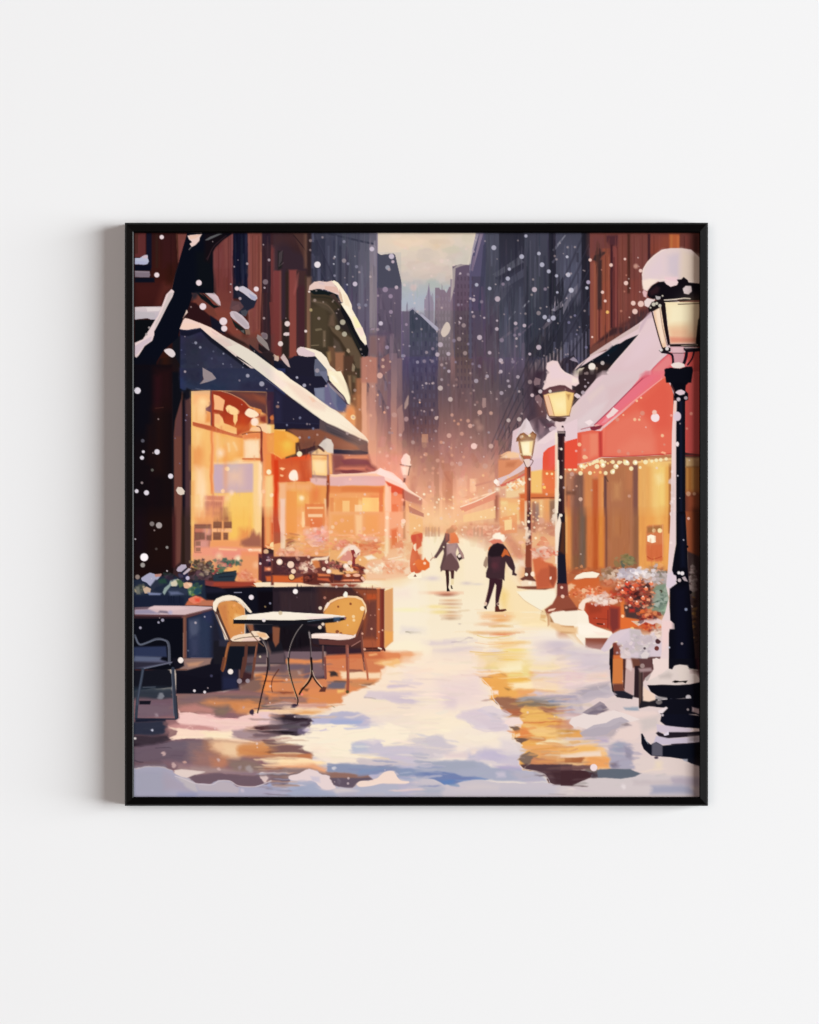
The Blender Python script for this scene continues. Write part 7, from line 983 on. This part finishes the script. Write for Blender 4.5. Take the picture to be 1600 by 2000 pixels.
P('245 1170 240 1120 290 1030 325 1035 342 1090 320 1150 275 1190','cfbeb2',sm=1)
T()
G(1093, 786, 24, 24, 'fbe2a8', .4); G(1030, 868, 16, 20, 'fff0c8', .45); G(622, 905, 14, 18, 'fff0c0', .35); G(1345, 610, 24, 30, 'fff0c8', .3); G(791, 915, 10, 12, 'fff4dc', .4)
CL(1225, 1150, 34, 20, 'c8402c 9c2c24 e0603c 4c2426 3a2024', 44, 5, 201); CL(1270, 1165, 26, 22, 'a83426 5c2a26 d8583a e89870 2c1c20', 40, 5, 202); CL(1240, 1120, 30, 14, 'e4dce0 d4ccd4 f0e4e0 b8acb8', 40, 5, 203); CL(1200, 1140, 26, 12, 'e89c78 d47850 f4c8a8 b05838', 30, 4, 204)
for x, y in ((1225,1140),(1236,1150),(1248,1134),(1216,1156),(1262,1150),(1256,1168),(1232,1170),(1208,1146),(1244,1178),(1272,1140)): P([x - 5, y, x - 1, y - 4, x + 4, y - 2, x + 4, y + 3, x - 1, y + 4], 'dc4c34' if x % 2 else 'e88058', 1.2); D(x, y - 3, 1.6, 'f8dccc')
TN(374, 760, 525, 1090, (1.02, .955, 1.0), 6); TN(520, 880, 800, 1060, (1.02, .96, 1.0), 14); TN(700, 760, 980, 1060, (1.04, .97, .95), 70); TN(300, 1230, 1000, 1420, (1.01, .985, .98), 60)
G(640, 1010, 60, 30, 'f4b878', .25); G(870, 1010, 90, 30, 'f8cfa0', .4); G(700, 870, 30, 30, 'f0a880', .3); G(1060, 945, 40, 26, 'f4bc88', .25); G(770, 1090, 40, 20, 'fae2c0', .3)
# tufts of snow on the lamp posts and a few crisp mounds
CL(1082, 1015, 5, 20, 'f0dcc8 e8ccb8 f8ecdc', 14, 3, 311, .9, 1); CL(1314, 980, 4, 60, 'f0dcd8 e4ccca', 14, 4, 312, .9, 1); CL(1032, 1045, 5, 14, 'f0d8c0 e8c8b0', 10, 3, 313, .9, 1)
P('1112 1412 1117 1402 1130 1398 1142 1393 1166 1397 1176 1392 1200 1387 1222 1394 1250 1405 1228 1411 1210 1410 1190 1420 1168 1420 1150 1425 1130 1419 1122 1421', 'e6d6d1', 1.2); P('1132 1432 1146 1424 1160 1416 1184 1412 1198 1404 1214 1400 1230 1409 1214 1414 1208 1422 1194 1426 1186 1434 1160 1439 1138 1438', 'b0a6b0', 1.5, 0, .85)
P('1104 1372 1118 1362 1130 1364 1150 1350 1168 1348 1190 1338 1194 1350 1206 1356 1186 1364 1168 1362 1150 1372 1126 1376', 'bcb0ba', 1.5, 0, .6); P('1146 1386 1160 1378 1172 1370 1180 1374 1186 1382 1174 1388 1166 1396 1150 1396 1138 1392', '7c707e', 1.2, 0, .7); P('930 1388 944 1380 962 1378 972 1384 990 1388 1000 1396 984 1402 962 1404 950 1396', 'd2c6d2', 1.5, 0, .6)
P('830 1442 844 1436 856 1438 866 1448 872 1456 856 1460 838 1456', 'ccc2ca', 1.5, 0, .6); P('904 1440 918 1432 934 1436 958 1430 972 1436 962 1444 930 1448', 'f4e6d2', 1.5, 0, .6)
# lights and awnings far down the street
P('898 992 930 980 968 962 968 975 930 990 905 1001', 'e08c70', 1.5, 0, .8); L('900 990 932 978 968 960', 2, 'fae0c4'); P('905 1006 968 990 968 1012 905 1020', 'f6cc90', 2, 0, .7); P('975 1012 1010 1004 1010 1040 978 1044', 'e89460', 2, 0, .6); P('985 1016 1000 1014 1000 1034 986 1036', 'f8dca0', 2, 0, .8)
P('798 988 828 1003 828 1010 800 1001', 'b87464', 1.5, 0, .8); P('800 1004 826 1014 826 1040 800 1046', 'f0b878', 2, 0, .6); P('1040 980 1046 978 1046 1040 1040 1040', '9c5c48', 1.5, 0, .5)
rs_ = np.random.RandomState(21)
for i in range(90):
    x = rs_.uniform(800, 1075); y = rs_.normal(995, 34); D(x, y, rs_.uniform(.9, 2.6), 'fdeccb' if i % 3 else 'f8c890', rs_.uniform(.5, .9), 1.5)
for i in range(60):
    x = rs_.uniform(560, 790); y = rs_.uniform(1010, 1110); D(x, y, rs_.uniform(1.2, 4.2), ('fbe6c8', 'f6c8b0', 'f2b08c')[i % 3], rs_.uniform(.35, .8), 1.5)
# notices stuck inside the cafe window
T(0,2)
L('690 90 690 395 762 398',6,'6c4438',sm=0,a=.8); L('690 88 872 86 872 258',6,'7c4c3c',sm=0,a=.8)
for x, y, w, h in ((700,92,160,34),(700,178,46,70),(752,178,46,70),(826,206,40,50),(700,270,54,50),(700,340,54,44)): R(x, y, x + w, y + h, '8a604e', 2, .75)
for x, y, w, h in ((897,52,92,70),(1017,52,82,70),(897,172,82,80),(1012,177,44,72)): R(x, y, x + w, y + h, '84543f', 2, .9); R(x + 8, y + 12, x + w - 10, y + 16, 'a87456', 2, .7); R(x + 8, y + 34, x + w - 20, y + 38, 'a87456', 2, .7)
# a last pass of fine dry brushing
SM(264, 458, 1364, 1080, 3000, 1.8, 8, 1.57, 8, 301, a=.25, ja=.12, hue=3)
SM(264, 1080, 1364, 1556, 2200, 1.8, 9, 0, 8, 302, a=.25, ja=.3, hue=3)
SM(640, 1300, 930, 1540, 160, 6, 16, -.1, 10, 303, a=.5, ja=.6, hue=4, dx=5, s=1.5)
T(2,0)
# drifting small flakes everywhere
T()
rs_ = np.random.RandomState(9)
for i in range(240):
    x = rs_.uniform(600, 1150); y = rs_.uniform(460, 1040); r = rs_.choice([1.2, 1.6, 2.2, 3.0, 4.2], p=[.3, .3, .22, .13, .05])
    q = IMG[int((y - PY0) * PS), int((x - PX0) * PS)]
    if q.mean() > 205: continue
    f = q * .5 + np.array([232, 205, 200]) * .5
    D(x, y, r, '%02x%02x%02x' % tuple(int(v) for v in f), .85, 1.5)
for i in range(170):
    x = rs_.uniform(265, 1350); y = rs_.uniform(460, 1540); r = rs_.choice([1, 1.5, 2.4], p=[.5, .3, .2])
    q = IMG[int((y - PY0) * PS), int((x - PX0) * PS)]
    if q.mean() > 190: continue
    f = q * .35 + np.array([236, 214, 212]) * .65
    D(x, y, r, '%02x%02x%02x' % tuple(int(v) for v in f), .9, 1)
# ---------------------------------------------------------------- the print itself
ys_, xs_ = np.meshgrid(np.arange(PH), np.arange(PW), indexing='ij')
co = np.empty((PH * PW, 3), np.float32)
sx_ = PX0 + (xs_.ravel() + .5) / PS; sy_ = PY0 + (ys_.ravel() + .5) / PS
kd = 1 - DP / CAMD
co[:, 0] = (sx_ - 800) * U * kd - BX; co[:, 1] = -DP; co[:, 2] = (1000 - sy_) * U * kd - BZ
i0 = (np.arange(PH - 1)[:, None] * PW + np.arange(PW - 1)[None, :]).ravel()
quads = np.stack([i0, i0 + PW, i0 + PW + 1, i0 + 1], 1).astype(np.int32)
me = bpy.data.meshes.new('print')
me.vertices.add(len(co)); me.vertices.foreach_set('co', co.ravel())
me.loops.add(quads.size); me.loops.foreach_set('vertex_index', quads.ravel())
me.polygons.add(len(quads)); me.polygons.foreach_set('loop_start', np.arange(0, quads.size, 4, dtype=np.int32))
me.update(calc_edges=True)
ca = me.color_attributes.new('pigment', 'FLOAT_COLOR', 'POINT')
GAIN = 1.0
rgba = np.ones((PH * PW, 4), np.float32); rgba[:, :3] = np.clip(lin(np.clip(IMG, 0, 255).reshape(-1, 3)) * GAIN, 0, 1)
ca.data.foreach_set('color', rgba.ravel())
def print_nodes(nt, b):
    a = nt.nodes.new('ShaderNodeAttribute'); a.attribute_name = 'pigment'
    nt.links.new(a.outputs['Color'], b.inputs['Base Color'])
m_print = material('printed_paper', (.5, .5, .5), .95, 0.0, print_nodes)
me.materials.append(m_print)
pr = bpy.data.objects.new('print', me); sc.collection.objects.link(pr); pr.parent = art
